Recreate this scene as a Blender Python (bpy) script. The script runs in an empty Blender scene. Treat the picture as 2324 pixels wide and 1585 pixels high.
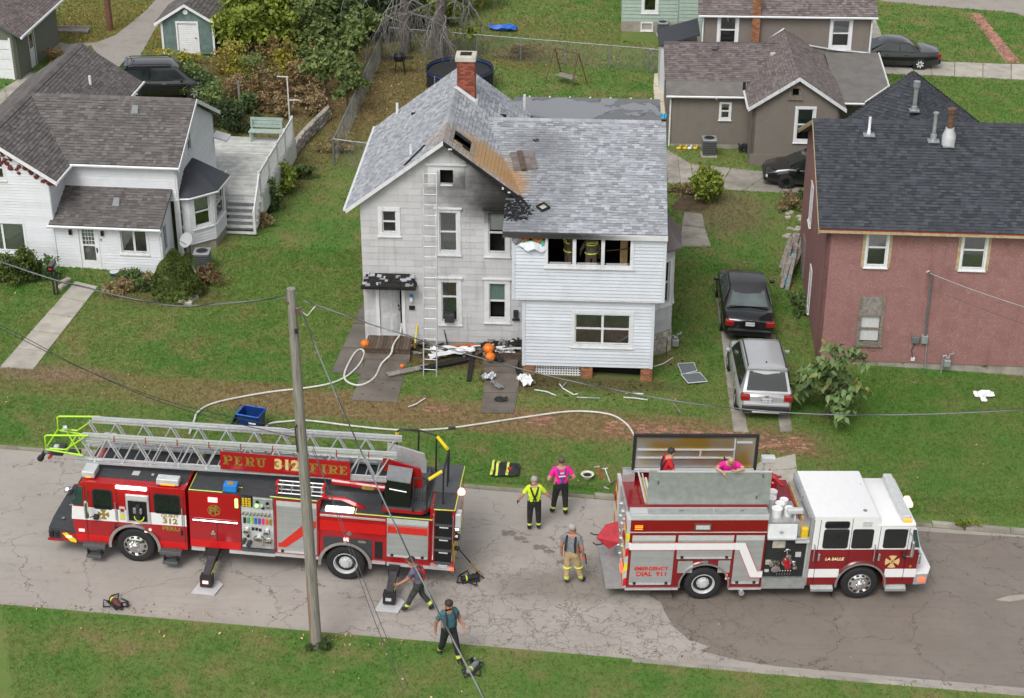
import bpy,bmesh,math,random
import numpy as np
from mathutils import Vector,Matrix,Euler
R=math.radians
random.seed(7);rng=np.random.default_rng(7)
scene=bpy.context.scene;col=scene.collection
# camera, sky, sun, exposure
CAM_H=29.0;PITCH=R(27.5);CAM_Y=-CAM_H/math.tan(PITCH);GRADE=.04
cam_d=bpy.data.cameras.new('camera');cam=bpy.data.objects.new('camera',cam_d);col.objects.link(cam)
cam.location=(0,CAM_Y,CAM_H);cam.rotation_euler=(math.pi/2-PITCH,0,0)
cam_d.sensor_width=36;cam_d.lens=36*4000/2324;cam_d.clip_start=1;cam_d.clip_end=600
scene.camera=cam
world=bpy.data.worlds.new('World');scene.world=world;world.use_nodes=True
wn=world.node_tree;bg=wn.nodes['Background']
sky=wn.nodes.new('ShaderNodeTexSky');sky.sky_type='NISHITA';sky.sun_disc=False
SUN_EL,SUN_AZ=R(52),R(205)
sky.sun_elevation=SUN_EL;sky.sun_rotation=SUN_AZ;sky.air_density=1.0;sky.dust_density=4.0;sky.ozone_density=1.0
hs=wn.nodes.new('ShaderNodeHueSaturation');hs.inputs['Saturation'].default_value=.22
wn.links.new(sky.outputs[0],hs.inputs['Color']);wn.links.new(hs.outputs[0],bg.inputs['Color'])
bg.inputs['Strength'].default_value=.145
sun_d=bpy.data.lights.new('sun','SUN');sun_d.energy=1.05;sun_d.angle=R(24);sun_d.color=(1,.97,.93)
sun=bpy.data.objects.new('sun',sun_d);col.objects.link(sun)
sd=Vector((math.sin(SUN_AZ)*math.cos(SUN_EL),math.cos(SUN_AZ)*math.cos(SUN_EL),math.sin(SUN_EL)))
sun.rotation_euler=sd.to_track_quat('Z','Y').to_euler()
vs=scene.view_settings;vs.view_transform='Standard';vs.look='None';vs.gamma=1;vs.use_curve_mapping=False
vs.exposure=0.28
scene.cycles.max_bounces=5;scene.cycles.diffuse_bounces=2;scene.cycles.glossy_bounces=2;scene.cycles.transmission_bounces=2;scene.cycles.transparent_max_bounces=6;scene.cycles.caustics_reflective=False;scene.cycles.caustics_refractive=False
# helpers
def G(px,py,h=0.0):
 """point on the sloping ground (raised by h) seen at photo position px,py (2324 x 1585 grid)"""
 u=(px-1162)/4000;v=(py-792.5)/4000;c,s=math.cos(PITCH),math.sin(PITCH)
 d=(u,c-v*s,-s-v*c);t=(CAM_H-h)/(-(d[2]+GRADE*d[0]))
 return Vector((t*d[0],CAM_Y+t*d[1],CAM_H+t*d[2]))
def gz(x,h=0.0):return -GRADE*x+h
def ROADH():return -.116
def slope_frame(o,yaw):
 """matrix standing square on the sloping ground"""
 n=Vector((GRADE,0,1)).normalized();X=Vector((math.cos(R(yaw)),math.sin(R(yaw)),0))
 X=(X-n*X.dot(n)).normalized();Y=n.cross(X)
 return Matrix(((X.x,Y.x,n.x,o[0]),(X.y,Y.y,n.y,o[1]),(X.z,Y.z,n.z,o[2]),(0,0,0,1)))
def plumb(o,yaw):return Matrix.Translation(Vector(o))@Matrix.Rotation(R(yaw),4,'Z')
class MB:
 def __init__(s,T=None):s.v=[];s.f=[];s.m=[];s.t=[];s.T=T;s.tone=.5
 def add(s,vs,fs,m=0):
  b=len(s.v);T=s.T
  if T is not None:vs=[tuple(T@Vector(p)) for p in vs]
  s.v+=[tuple(p) for p in vs]
  for f in fs:s.f.append(tuple(b+i for i in f));s.m.append(m);s.t.append(s.tone)
  return s
 def box(s,x0,x1,y0,y1,z0,z1,m=0,M=None):
  vs=[(x,y,z) for z in (z0,z1) for y in (y0,y1) for x in (x0,x1)]
  if M is not None:vs=[M@Vector(p) for p in vs]
  return s.add(vs,[(0,2,3,1),(4,5,7,6),(0,1,5,4),(2,6,7,3),(0,4,6,2),(1,3,7,5)],m)
 def rbox(s,x0,x1,y0,y1,z0,z1,r=.03,seg=2,m=0,M=None):
  bm=bmesh.new();bmesh.ops.create_cube(bm,size=1)
  for v in bm.verts:v.co=((x0+x1)/2+v.co.x*(x1-x0),(y0+y1)/2+v.co.y*(y1-y0),(z0+z1)/2+v.co.z*(z1-z0))
  r=min(r,.49*min(abs(x1-x0),abs(y1-y0),abs(z1-z0)))
  bmesh.ops.bevel(bm,geom=bm.edges[:],offset=r,segments=seg,profile=.5,affect='EDGES')
  return s.bm(bm,m,M)
 def bm(s,bm,m=0,M=None):
  bm.verts.index_update()
  vs=[v.co.copy() for v in bm.verts]
  if M is not None:vs=[M@p for p in vs]
  s.add(vs,[[v.index for v in f.verts] for f in bm.faces],m);bm.free();return s
 def poly(s,pts,m=0):return s.add(pts,[tuple(range(len(pts)))],m)
 def prism(s,pts,ext,m=0):
  """polygon pts swept by vector ext"""
  n=len(pts);e=Vector(ext);a=[Vector(p) for p in pts]
  nr=Vector((0,0,0))
  for i in range(n):nr+=a[i].cross(a[(i+1)%n])
  fl=nr.dot(e)>0
  fs=[tuple(range(n)),tuple(range(2*n-1,n-1,-1))]+[(i,n+i,n+(i+1)%n,(i+1)%n) for i in range(n)]
  if fl:fs=[tuple(reversed(f)) for f in fs]
  return s.add(a+[p+e for p in a],fs,m)
 def tube(s,p0,p1,r0,r1=None,n=8,m=0,cap=True):
  r1=r0 if r1 is None else r1
  return s.path([p0,p1],[r0,r1],n,m,cap)
 def path(s,pts,r,n=8,m=0,cap=True):
  pts=[Vector(p) for p in pts];k=len(pts);rs=r if isinstance(r,(list,tuple)) else [r]*k
  d=(pts[1]-pts[0]).normalized();a=d.orthogonal().normalized();vs=[]
  for i in range(k):
   d2=(pts[min(i+1,k-1)]-pts[max(i-1,0)])
   d2=d2.normalized() if d2.length>1e-9 else d
   a=(a-d2*a.dot(d2));a=a.normalized() if a.length>1e-6 else d2.orthogonal().normalized()
   b=d2.cross(a);d=d2
   for j in range(n):
    t=2*math.pi*j/n;vs.append(pts[i]+(a*math.cos(t)+b*math.sin(t))*rs[i])
  fs=[(i*n+j,i*n+(j+1)%n,(i+1)*n+(j+1)%n,(i+1)*n+j) for i in range(k-1) for j in range(n)]
  if cap:fs+=[tuple(range(n-1,-1,-1)),tuple((k-1)*n+j for j in range(n))]
  return s.add(vs,fs,m)
 def lathe(s,prof,c=(0,0,0),ax=(0,0,1),n=20,m=0,cap0=True,cap1=True):
  """prof: (radius, height) pairs along axis ax"""
  ax=Vector(ax).normalized();a=ax.orthogonal().normalized();b=ax.cross(a);c=Vector(c);vs=[]
  for r,h in prof:
   for j in range(n):
    t=2*math.pi*j/n;vs.append(c+ax*h+(a*math.cos(t)+b*math.sin(t))*max(r,1e-4))
  k=len(prof)
  fs=[(i*n+j,i*n+(j+1)%n,(i+1)*n+(j+1)%n,(i+1)*n+j) for i in range(k-1) for j in range(n)]
  fs+=([tuple(range(n-1,-1,-1))] if cap0 else [])+([tuple((k-1)*n+j for j in range(n))] if cap1 else [])
  return s.add(vs,fs,m)
 def ball(s,c,r,n=10,m=0,jit=0):
  r=(r,r,r) if isinstance(r,(int,float)) else r;k=max(4,n//2+1);vs=[];c=Vector(c)
  for i in range(k):
   ph=math.pi*i/(k-1)
   for j in range(n):
    t=2*math.pi*j/n;q=1+random.uniform(-jit,jit)
    vs.append(c+Vector((r[0]*math.sin(ph)*math.cos(t)*q,r[1]*math.sin(ph)*math.sin(t)*q,r[2]*math.cos(ph)*q)))
  fs=[(i*n+j,(i+1)*n+j,(i+1)*n+(j+1)%n,i*n+(j+1)%n) for i in range(k-1) for j in range(n)]
  return s.add(vs,fs,m)
 def arch(s,cx,cz,r0,r1,y0,y1,a0,a1,n=14,m=0):
  """ring segment in the xz plane between y0 and y1"""
  vs=[]
  for i in range(n+1):
   t=a0+(a1-a0)*i/n
   for rr in (r0,r1):
    for y in (y0,y1):vs.append((cx+rr*math.cos(t),y,cz+rr*math.sin(t)))
  fs=[]
  for i in range(n):
   b=i*4
   for q in ((0,1,3,2),):pass
   fs+=[(b,b+4,b+5,b+1),(b+2,b+3,b+7,b+6),(b,b+2,b+6,b+4),(b+1,b+5,b+7,b+3)]
  fs+=[(0,1,3,2),(n*4,n*4+2,n*4+3,n*4+1)]
  return s.add(vs,fs,m)
 def mesh(s,name,mats,smooth=None):
  me=bpy.data.meshes.new(name);me.from_pydata(s.v,[],s.f)
  for m in (mats if isinstance(mats,(list,tuple)) else [mats]):me.materials.append(MAT(m))
  if len(set(s.m))>1:me.polygons.foreach_set('material_index',s.m)
  at=me.attributes.new('tone','FLOAT','FACE');at.data.foreach_set('value',s.t)
  me.validate()
  if smooth:
   me.polygons.foreach_set('use_smooth',[True]*len(me.polygons));me.set_sharp_from_angle(angle=R(smooth))
  me.update();return me
 def build(s,name,mats,parent=None,smooth=None,label=None,cat=None,group=None,kind=None,M=None):
  o=bpy.data.objects.new(name,s.mesh(name,mats,smooth));col.objects.link(o)
  if parent is not None:o.parent=parent
  if M is not None:o.matrix_local=M
  tag(o,label,cat,group,kind);return o
def tag(o,label=None,cat=None,group=None,kind=None):
 for k,v in (('label',label),('category',cat),('group',group),('kind',kind)):
  if v:o[k]=v
 return o
def thing(name,label,cat,M=None,group=None,loc=None):
 o=bpy.data.objects.new(name,None);col.objects.link(o);o.empty_display_size=.2
 if M is not None:o.matrix_world=M
 if loc is not None:o.location=loc
 return tag(o,label,cat,group)
def inst(name,me,parent,M=None,**kw):
 o=bpy.data.objects.new(name,me);col.objects.link(o)
 if parent is not None:o.parent=parent
 if M is not None:o.matrix_local=M
 return tag(o,**kw)
def copy_tree(o,parent=None):
 c=o.copy();col.objects.link(c);c.parent=parent
 for ch in o.children:copy_tree(ch,c)
 return c
def text(s,size,name,m,parent,M,bold=.0,depth=.004,xs=1,shear=0,spacing=1,align='CENTER'):
 """flat lettering as a mesh part; M places the x (reading) / y (up) plane"""
 cu=bpy.data.curves.new(name,'FONT');cu.body=s;cu.size=size;cu.extrude=depth;cu.offset=bold;cu.shear=shear
 cu.space_character=spacing;cu.align_x=align;cu.align_y='CENTER';cu.resolution_u=3
 ob=bpy.data.objects.new(name,cu);col.objects.link(ob)
 me=bpy.data.meshes.new_from_object(ob)
 bpy.data.objects.remove(ob);me.materials.clear();me.materials.append(MAT(m));me.name=name
 return inst(name,me,parent,M@Matrix.Diagonal((xs,1,1,1)))
FACE_NEAR=Matrix(((1,0,0,0),(0,0,-1,0),(0,1,0,0),(0,0,0,1)))
def side_text(x,y,z):return Matrix.Translation((x,y,z))@FACE_NEAR
# materials
class NT:
 def __init__(s,name):
  s.mat=bpy.data.materials.new(name);s.mat.use_nodes=True;s.nt=s.mat.node_tree;s.nt.nodes.clear()
 def n(s,t,ins=None,**pr):
  x=s.nt.nodes.new(t)
  for k,v in pr.items():setattr(x,k,v)
  for k,v in (ins or {}).items():
   if v is None:continue
   if isinstance(v,bpy.types.NodeSocket):s.nt.links.new(v,x.inputs[k])
   else:x.inputs[k].default_value=v
  return x
 def math(s,op,a,b=None,c=None,clamp=False):
  return s.n('ShaderNodeMath',{i:v for i,v in enumerate((a,b,c)) if v is not None },operation=op,use_clamp=clamp).outputs[0]
 def mix(s,f,a,b,blend='MIX'):
  a=(*a,1) if isinstance(a,tuple) and len(a)==3 else a;b=(*b,1) if isinstance(b,tuple) and len(b)==3 else b
  x=s.n('ShaderNodeMix',None,data_type='RGBA',blend_type=blend,clamp_factor=True)
  for k,v in ((0,f),(6,a),(7,b)):
   if isinstance(v,bpy.types.NodeSocket):s.nt.links.new(v,x.inputs[k])
   else:x.inputs[k].default_value=v
  return x.outputs[2]
 def pos(s):return s.n('ShaderNodeNewGeometry').outputs['Position']
 def obj(s):return s.n('ShaderNodeTexCoord').outputs['Object']
 def mp(s,vec,scale=(1,1,1),loc=(0,0,0),rot=(0,0,0)):
  return s.n('ShaderNodeMapping',{'Vector':vec,'Scale':scale,'Location':loc,'Rotation':rot}).outputs[0]
 def noise(s,scale,detail=2,rough=.5,vec=None,dist=0,color=False):
  x=s.n('ShaderNodeTexNoise',{'Scale':scale,'Detail':detail,'Roughness':rough,'Distortion':dist,'Vector':vec})
  return x.outputs['Color' if color else 'Fac']
 def vor(s,scale,vec=None,feature='F1',rnd=1):
  return s.n('ShaderNodeTexVoronoi',{'Scale':scale,'Vector':vec,'Randomness':rnd},feature=feature)
 def ramp(s,f,stops,interp='LINEAR'):
  x=s.n('ShaderNodeValToRGB',{0:f});e=x.color_ramp.elements;x.color_ramp.interpolation=interp
  for i,(p,c) in enumerate(stops):
   if i>1:e.new(p)
   e[i].position=p;c=(c,c,c) if isinstance(c,(int,float)) else c;e[i].color=(*c,1)
  return x.outputs[0]
 def rng(s,v,a,b,c=0.,d=1.,smooth=True):
  return s.n('ShaderNodeMapRange',{'Value':v,'From Min':a,'From Max':b,'To Min':c,'To Max':d},interpolation_type='SMOOTHSTEP' if smooth else 'LINEAR').outputs[0]
 def blob(s,vec,c,r,soft=.5,nz=None,amt=.6):
  """1 inside an ellipsoid at c with radii r, ragged by noise nz"""
  q=s.mp(vec,scale=(1/r[0],1/r[1],1/r[2]),loc=(-c[0]/r[0],-c[1]/r[1],-c[2]/r[2]))
  d=s.n('ShaderNodeVectorMath',{0:q},operation='LENGTH').outputs['Value']
  if nz is not None:d=s.math('ADD',d,s.math('MULTIPLY',s.math('SUBTRACT',nz,.5),amt*2))
  return s.rng(d,1-soft,1+soft,1,0)
 def xyz(s,vec):return s.n('ShaderNodeSeparateXYZ',{0:vec}).outputs
 def attr(s,name):return s.n('ShaderNodeAttribute',None,attribute_name=name).outputs['Fac']
 def bump(s,h,st=.3,dist=.01):return s.n('ShaderNodeBump',{'Height':h,'Strength':st,'Distance':dist}).outputs[0]
 def out(s,colr,rough=.6,metal=0.,nrm=None,spec=None,coat=None,emit=None,es=0,alpha=None,trans=None,crough=None):
  c=(*colr,1) if isinstance(colr,tuple) and len(colr)==3 else colr
  p=s.n('ShaderNodeBsdfPrincipled',{'Base Color':c,'Roughness':rough,'Metallic':metal,'Normal':nrm,'Specular IOR Level':spec,'Coat Weight':coat,'Coat Roughness':crough,'Alpha':alpha,'Transmission Weight':trans})
  if emit:p.inputs['Emission Color'].default_value=(*emit,1);p.inputs['Emission Strength'].default_value=es
  s.n('ShaderNodeOutputMaterial',{0:p.outputs[0]});return s.mat
SPEC={};CACHE={}
def MAT(n):
 if isinstance(n,bpy.types.Material):return n
 if n not in CACHE:
  s=SPEC[n];CACHE[n]=s() if callable(s) else simple(n,*s[:1],**(s[1] if len(s)>1 else {}))
 return CACHE[n]
def simple(name,rgb,rough=.6,metal=0.,var=.12,vs=6.,bump=0.,bs=80.,tone=0.,coat=None,emit=None,es=0,spec=None,dirt=0.,streak=0.):
 t=NT(name);v=t.obj();c=(*rgb,1)
 if name.split('_')[0] in ('shirt','pants','coat'):bump,bs=.9,11.
 if var:
  f=t.noise(vs,4,.6,v)
  c=t.mix(t.rng(f,.3,.7),tuple(x*(1-var) for x in rgb),tuple(min(1,x*(1+var)) for x in rgb))
 if tone:
  f=t.attr('tone');k=t.math('MULTIPLY_ADD',f,2*tone,1-tone);c=t.mix(1.,c,t.n('ShaderNodeCombineColor',{0:k,1:k,2:k}).outputs[0],'MULTIPLY')
 if dirt:
  f=t.rng(t.noise(1.3,5,.65,t.pos()),.5,.75);c=t.mix(t.math('MULTIPLY',f,dirt),c,(.10,.085,.06))
 if streak:
  f=t.rng(t.noise(1.,4,.6,t.mp(t.pos(),scale=(7,7,.6))),.48,.75);c=t.mix(t.math('MULTIPLY',f,streak),c,(.09,.08,.065))
 nrm=t.bump(t.noise(bs,3,.6,v),bump,.004 if bs>20 else .03) if bump else None
 return t.out(c,rough,metal,nrm,spec,coat,emit,es)
SPEC.update({'white_paint':((.74,.75,.76),dict(rough=.5,var=.05,dirt=.12)),'white_vinyl':((.66,.675,.70),dict(rough=.42,var=.03,vs=2,tone=.05,dirt=.1)),'wing_vinyl':((.59,.63,.675),dict(rough=.42,var=.04,vs=2,tone=.07,dirt=.08)),'trim_white':((.68,.69,.70),dict(rough=.5,var=.06,vs=3,streak=.25)),'deck_white':((.62,.63,.62),dict(rough=.55,var=.1,streak=.2)),'deck_boards':((.50,.50,.47),dict(rough=.8,var=.16,vs=2.5,dirt=.35,tone=.15)),'fascia_burnt':lambda:burnt_trim(),'gutter':((.70,.71,.72),dict(rough=.4,var=.05)),'dark_void':((.006,.006,.006),dict(rough=.95,var=.2)),'char':((.012,.011,.010),dict(rough=.9,var=.5,vs=14,bump=.6,bs=60)),'interior':((.035,.033,.03),dict(rough=.95,var=.3)),'curtain':((.55,.56,.55),dict(rough=.9,var=.08,vs=12)),'blind_dark':((.16,.17,.16),dict(rough=.8,var=.1)),'blind_green':((.10,.16,.13),dict(rough=.7,var=.1)),'blind_pale':((.60,.61,.57),dict(rough=.8,var=.1,vs=3)),'old_wood':((.20,.17,.14),dict(rough=.9,var=.3,vs=9,streak=.3)),'wet_wood':((.095,.066,.046),dict(rough=.6,var=.35,vs=10,tone=.3)),'plank_grey':((.23,.21,.19),dict(rough=.85,var=.3,vs=8)),'fresh_wood':((.42,.27,.13),dict(rough=.8,var=.25,vs=8)),'raw_sheathing':((.42,.33,.19),dict(rough=.8,var=.2,vs=7)),'pole_wood':lambda:pole_wood(),'brick_red':((.27,.075,.045),dict(rough=.85,var=.22,vs=5,tone=.35,bump=.4,bs=90)),'mortar':((.36,.33,.29),dict(rough=.95,var=.15,vs=20)),'brick_orange':((.30,.13,.06),dict(rough=.85,var=.15,vs=6,tone=.3)),'limestone':((.43,.40,.34),dict(rough=.9,var=.2,vs=7,tone=.25,bump=.5,bs=40)),'concrete':((.40,.37,.32),dict(rough=.9,var=.14,vs=1.7,dirt=.25,tone=.08,bump=.2,bs=60)),'concrete_old':((.31,.285,.245),dict(rough=.92,var=.22,vs=1.1,dirt=.5,tone=.1,bump=.25,bs=50)),'concrete_wet':((.145,.125,.105),dict(rough=.45,var=.2,vs=1.6,dirt=.3,tone=.08)),'cap_stone':((.50,.47,.40),dict(rough=.9,var=.12)),'red_paint':((.37,.007,.012),dict(rough=.22,var=.04,vs=2,coat=.6)),'maroon_paint':((.22,.006,.010),dict(rough=.22,var=.05,vs=2,coat=.5,dirt=.05)),'truck_white':((.80,.80,.80),dict(rough=.25,var=.02,coat=.4)),'red_bright':((.60,.010,.010),dict(rough=.35,var=.05)),'red_stripe':((.62,.03,.02),dict(rough=.4,var=.05)),'aluminium':((.70,.71,.72),dict(rough=.34,metal=.55,var=.08,vs=10)),'alu_dull':((.50,.51,.51),dict(rough=.42,metal=.55,var=.1,vs=4,dirt=.1)),'alu_shutter':((.47,.48,.475),dict(rough=.38,metal=.45,var=.04,vs=3,tone=.06)),'alu_pale':((.63,.65,.65),dict(rough=.45,metal=.3,var=.06,vs=5)),'chrome':((.72,.72,.72),dict(rough=.12,metal=1.,var=.05)),'steel_plate':((.58,.58,.57),dict(rough=.4,metal=.6,var=.12,vs=5)),'treadplate':lambda:treadplate(),'diamond':lambda:diamond(),'foil_gold':lambda:lid_reflection(),'black_deck':((.045,.048,.052),dict(rough=.75,var=.15,vs=5,bump=.3,bs=120)),'black_gloss':((.010,.010,.012),dict(rough=.18,var=.1,coat=.5)),'black_matt':((.018,.018,.019),dict(rough=.7,var=.25,vs=9)),'rubber':((.016,.016,.017),dict(rough=.75,var=.25,vs=14,dirt=.12)),'dark_steel':((.06,.06,.065),dict(rough=.5,metal=.3,var=.2)),'grey_mid':((.20,.205,.21),dict(rough=.6,var=.12)),'ac_grey':((.15,.16,.16),dict(rough=.55,metal=.2,var=.1)),'galv':((.42,.44,.46),dict(rough=.4,metal=.5,var=.15,vs=8)),'glass_dark':((.012,.016,.016),dict(rough=.05,var=.2,vs=2,spec=.8)),'glass_green':((.035,.075,.068),dict(rough=.06,var=.3,vs=1.5,spec=.8)),'pane':lambda:pane(),'car_glass':((.020,.026,.027),dict(rough=.05,var=.3,vs=1,spec=.9)),'car_glass_grey':((.09,.115,.115),dict(rough=.08,var=.25,vs=1.2,spec=.8)),'gold':((.52,.36,.09),dict(rough=.35,metal=.6,var=.12,vs=14)),'gold_pale':((.70,.50,.22),dict(rough=.4,var=.06)),'cream_text':((.85,.80,.45),dict(rough=.5,var=.03)),'white_text':((.8,.8,.8),dict(rough=.5,var=.02)),'hivis':((.62,.78,.03),dict(rough=.5,var=.06)),'hivis_trim':((.62,.70,.10),dict(rough=.5,var=.05)),'lime_rail':((.42,.72,.02),dict(rough=.35,var=.05)),'silver_tape':((.66,.68,.62),dict(rough=.35,var=.05)),'yellow_pad':((.78,.60,.01),dict(rough=.5,var=.08)),'yellow_plastic':((.72,.48,.02),dict(rough=.4,var=.1)),'chevron_yellow':((.80,.66,.02),dict(rough=.4,var=.04)),'lamp_white':((.9,.9,.9),dict(rough=.3,var=0,emit=(1,.98,.95),es=7)),'lamp_red':((.8,.1,.05),dict(rough=.3,var=0,emit=(1,.09,.03),es=1.6)),'lamp_pink':((.8,.35,.3),dict(rough=.3,var=0,emit=(1,.45,.38),es=1.6)),'lamp_amber':((.9,.35,.03),dict(rough=.3,var=0,emit=(1,.20,.015),es=1.3)),'lamp_green':((.1,.9,.1),dict(rough=.3,var=0,emit=(.25,1,.15),es=3)),'lens_red':((.30,.012,.014),dict(rough=.12,var=.15,vs=20,coat=.5)),'lens_clear':((.55,.56,.57),dict(rough=.1,var=.15,vs=20,coat=.5)),'lens_amber':((.6,.2,.02),dict(rough=.15,var=.1)),'car_black':((.010,.0105,.012),dict(rough=.16,var=.1,vs=1,coat=.8,dirt=.02)),'car_roof_black':((.036,.037,.040),dict(rough=.34,var=.1,vs=1,coat=.4)),'car_silver':((.50,.51,.52),dict(rough=.26,metal=.35,var=.03,vs=2,coat=.6)),'car_plastic':((.025,.026,.028),dict(rough=.55,var=.1)),'plate_white':((.62,.62,.62),dict(rough=.4,var=.1,vs=20)),'blue_bin':((.006,.035,.16),dict(rough=.4,var=.15,vs=5)),'blue_bin_inside':((.010,.030,.10),dict(rough=.55,var=.15)),'blue_bright':((.02,.13,.55),dict(rough=.5,var=.25,vs=9)),'sky_blue':((.04,.38,.62),dict(rough=.45,var=.12)),'blue_box':((.02,.22,.62),dict(rough=.4,var=.05)),'pumpkin':((.72,.17,.01),dict(rough=.45,var=.15,vs=7)),'stalk':((.28,.20,.09),dict(rough=.9)),'cloth_white':((.72,.73,.74),dict(rough=.9,var=.06,vs=12)),'hose_white':((.60,.59,.54),dict(rough=.75,var=.1,vs=5,dirt=.25)),'hose_dark':((.05,.045,.045),dict(rough=.7)),'hose_red':((.10,.025,.028),dict(rough=.7,var=.3,vs=6)),'skin':((.50,.27,.19),dict(rough=.55,var=.08,vs=14)),'skin_tan':((.42,.20,.13),dict(rough=.55,var=.1,vs=14)),'hair_grey':((.34,.33,.32),dict(rough=.8,var=.2,vs=30)),'hair_dark':((.035,.024,.018),dict(rough=.7,var=.3,vs=30)),'hair_light':((.42,.38,.34),dict(rough=.8,var=.2,vs=30)),'hair_short':((.11,.075,.055),dict(rough=.8,var=.3,vs=30)),'shirt_pink':((.80,.015,.30),dict(rough=.9,var=.12,vs=9)),'shirt_lime':((.58,.80,.03),dict(rough=.9,var=.1,vs=9)),'shirt_grey':((.20,.215,.235),dict(rough=.9,var=.15,vs=9)),'shirt_red':((.52,.012,.02),dict(rough=.9,var=.12,vs=9)),'shirt_teal':((.045,.13,.16),dict(rough=.9,var=.18,vs=9)),'shirt_violet':((.12,.11,.16),dict(rough=.9,var=.3,vs=7)),'pants_black':((.018,.019,.019),dict(rough=.9,var=.4,vs=9)),'pants_green':((.040,.046,.040),dict(rough=.9,var=.35,vs=9)),'pants_tan':((.46,.33,.17),dict(rough=.9,var=.14,vs=7)),'boot':((.012,.012,.012),dict(rough=.6)),'coat_brown':((.10,.075,.055),dict(rough=.9,var=.2,vs=9)),'coat_black':((.022,.023,.026),dict(rough=.9,var=.35,vs=8)),'blue_purple':((.10,.09,.32),dict(rough=.8)),'orange_glove':((.75,.14,.06),dict(rough=.7)),'helmet_cream':((.70,.67,.55),dict(rough=.4,var=.08)),'red_flag':((.42,.03,.045),dict(rough=.8,var=.15)),'green_tank':((.35,.60,.05),dict(rough=.5)),'mesh_screen':((.12,.14,.15),dict(rough=.6,var=.1)),'insulation_orange':((.45,.13,.02),dict(rough=.95,var=.4,vs=14)),'housewrap':((.08,.32,.20),dict(rough=.6,var=.4,vs=12)),'wire':((.03,.032,.035),dict(rough=.5)),'wire_grey':((.20,.21,.22),dict(rough=.4,metal=.3)),'fence_wire':((.30,.32,.33),dict(rough=.4,metal=.5)),'rusty':((.13,.075,.045),dict(rough=.85,var=.3,vs=12)),'brown_pole':((.15,.075,.045),dict(rough=.9,var=.2)),'bark':((.095,.075,.060),dict(rough=.95,var=.3,vs=9,bump=.6,bs=30)),'bark_grey':((.13,.115,.10),dict(rough=.95,var=.3,vs=7)),'twig_grey':((.19,.175,.165),dict(rough=.95,var=.2)),'vine_red':((.15,.03,.03),dict(rough=.9,var=.3)),'yellow_toy':((.80,.52,.01),dict(rough=.4)),'tan_sheet':((.60,.54,.42),dict(rough=.8,var=.06)),'teal_paint':((.125,.185,.172),dict(rough=.7,var=.2,vs=3,streak=.35)),'olive_siding':((.14,.15,.115),dict(rough=.7,var=.08)),'sage_siding':((.34,.43,.37),dict(rough=.6,var=.06,tone=.06,streak=.12)),'green_bench':((.33,.42,.38),dict(rough=.7,var=.1)),'tiles_grey':lambda:burnt_tiles(),'sh_grey':lambda:shingles('sh_grey',(.335,.35,.375),burnt=True),'sh_dark':lambda:shingles('sh_dark',(.056,.061,.071)),'sh_brown':lambda:shingles('sh_brown',(.135,.123,.118)),'sh_mauve':lambda:shingles('sh_mauve',(.165,.140,.135)),'roof_slab':((.10,.10,.105),dict(rough=.9)),'roof_brown_flat':((.15,.14,.13),dict(rough=.9,var=.12,vs=2)),'membrane':lambda:membrane(),'stucco_red':lambda:stucco('stucco_red',(.265,.122,.116),(.45,.31,.285)),'stucco_tan':lambda:stucco('stucco_tan',(.215,.19,.165),(.17,.15,.125)),'asphalt':lambda:asphalt(),'asphalt_wet':lambda:asphalt(True),'lawn':lambda:lawn('lawn',True),'blade':lambda:lawn('blade',False),'gravel':lambda:gravel(),'brick_path':((.36,.17,.125),dict(rough=.9,var=.25,vs=3,tone=.35,dirt=.5)),'soil':((.10,.065,.04),dict(rough=.95,var=.35,vs=3,bump=.4,bs=30)),'leaf_litter':((.36,.26,.13),dict(rough=.9,var=.3,vs=2,tone=.7)),})
def leafmat(name,a,b,dry=None):
 def f():
  t=NT(name);v=t.pos();tn=t.attr('tone');c=t.mix(tn,a,b)
  c=t.mix(t.math('MULTIPLY',t.rng(t.noise(1.1,3,.5,v),.42,.62),.6),c,tuple(x*.55 for x in a))
  if dry:c=t.mix(t.rng(t.noise(.9,3,.6,t.mp(v,loc=(9,4,2))),.52,.66),c,dry)
  p=t.n('ShaderNodeBsdfPrincipled',{'Base Color':c,'Roughness':.6});tr=t.n('ShaderNodeBsdfTranslucent',{'Color':c})
  m=t.n('ShaderNodeMixShader',{0:.3,1:p.outputs[0],2:tr.outputs[0]});t.n('ShaderNodeOutputMaterial',{0:m.outputs[0]});return t.mat
 SPEC[name]=f
leafmat('leaf_bright',(0.19,0.27,0.03),(0.36,0.42,0.07));leafmat('leaf_green',(0.07,0.13,0.035),(0.17,0.25,0.07));leafmat('leaf_dark',(0.035,0.065,0.02),(0.085,0.13,0.04));leafmat('leaf_big',(.14,.24,.07),(.27,.38,.15),(.22,.20,.03));leafmat('leaf_yellow',(0.3,0.29,0.03),(0.55,0.48,0.06));leafmat('leaf_gold',(.30,.24,.045),(.47,.37,.08));leafmat('leaf_sumac',(.14,.20,.055),(.27,.34,.11));leafmat('leaf_rust',(.20,.13,.05),(.34,.23,.10));leafmat('leaf_ever',(0.085,0.135,0.022),(0.17,0.215,0.045));leafmat('leaf_dry',(0.28,0.2,0.1),(0.44,0.33,0.17));leafmat('leaf_red',(0.2,0.03,0.03),(0.3,0.07,0.05))
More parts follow.
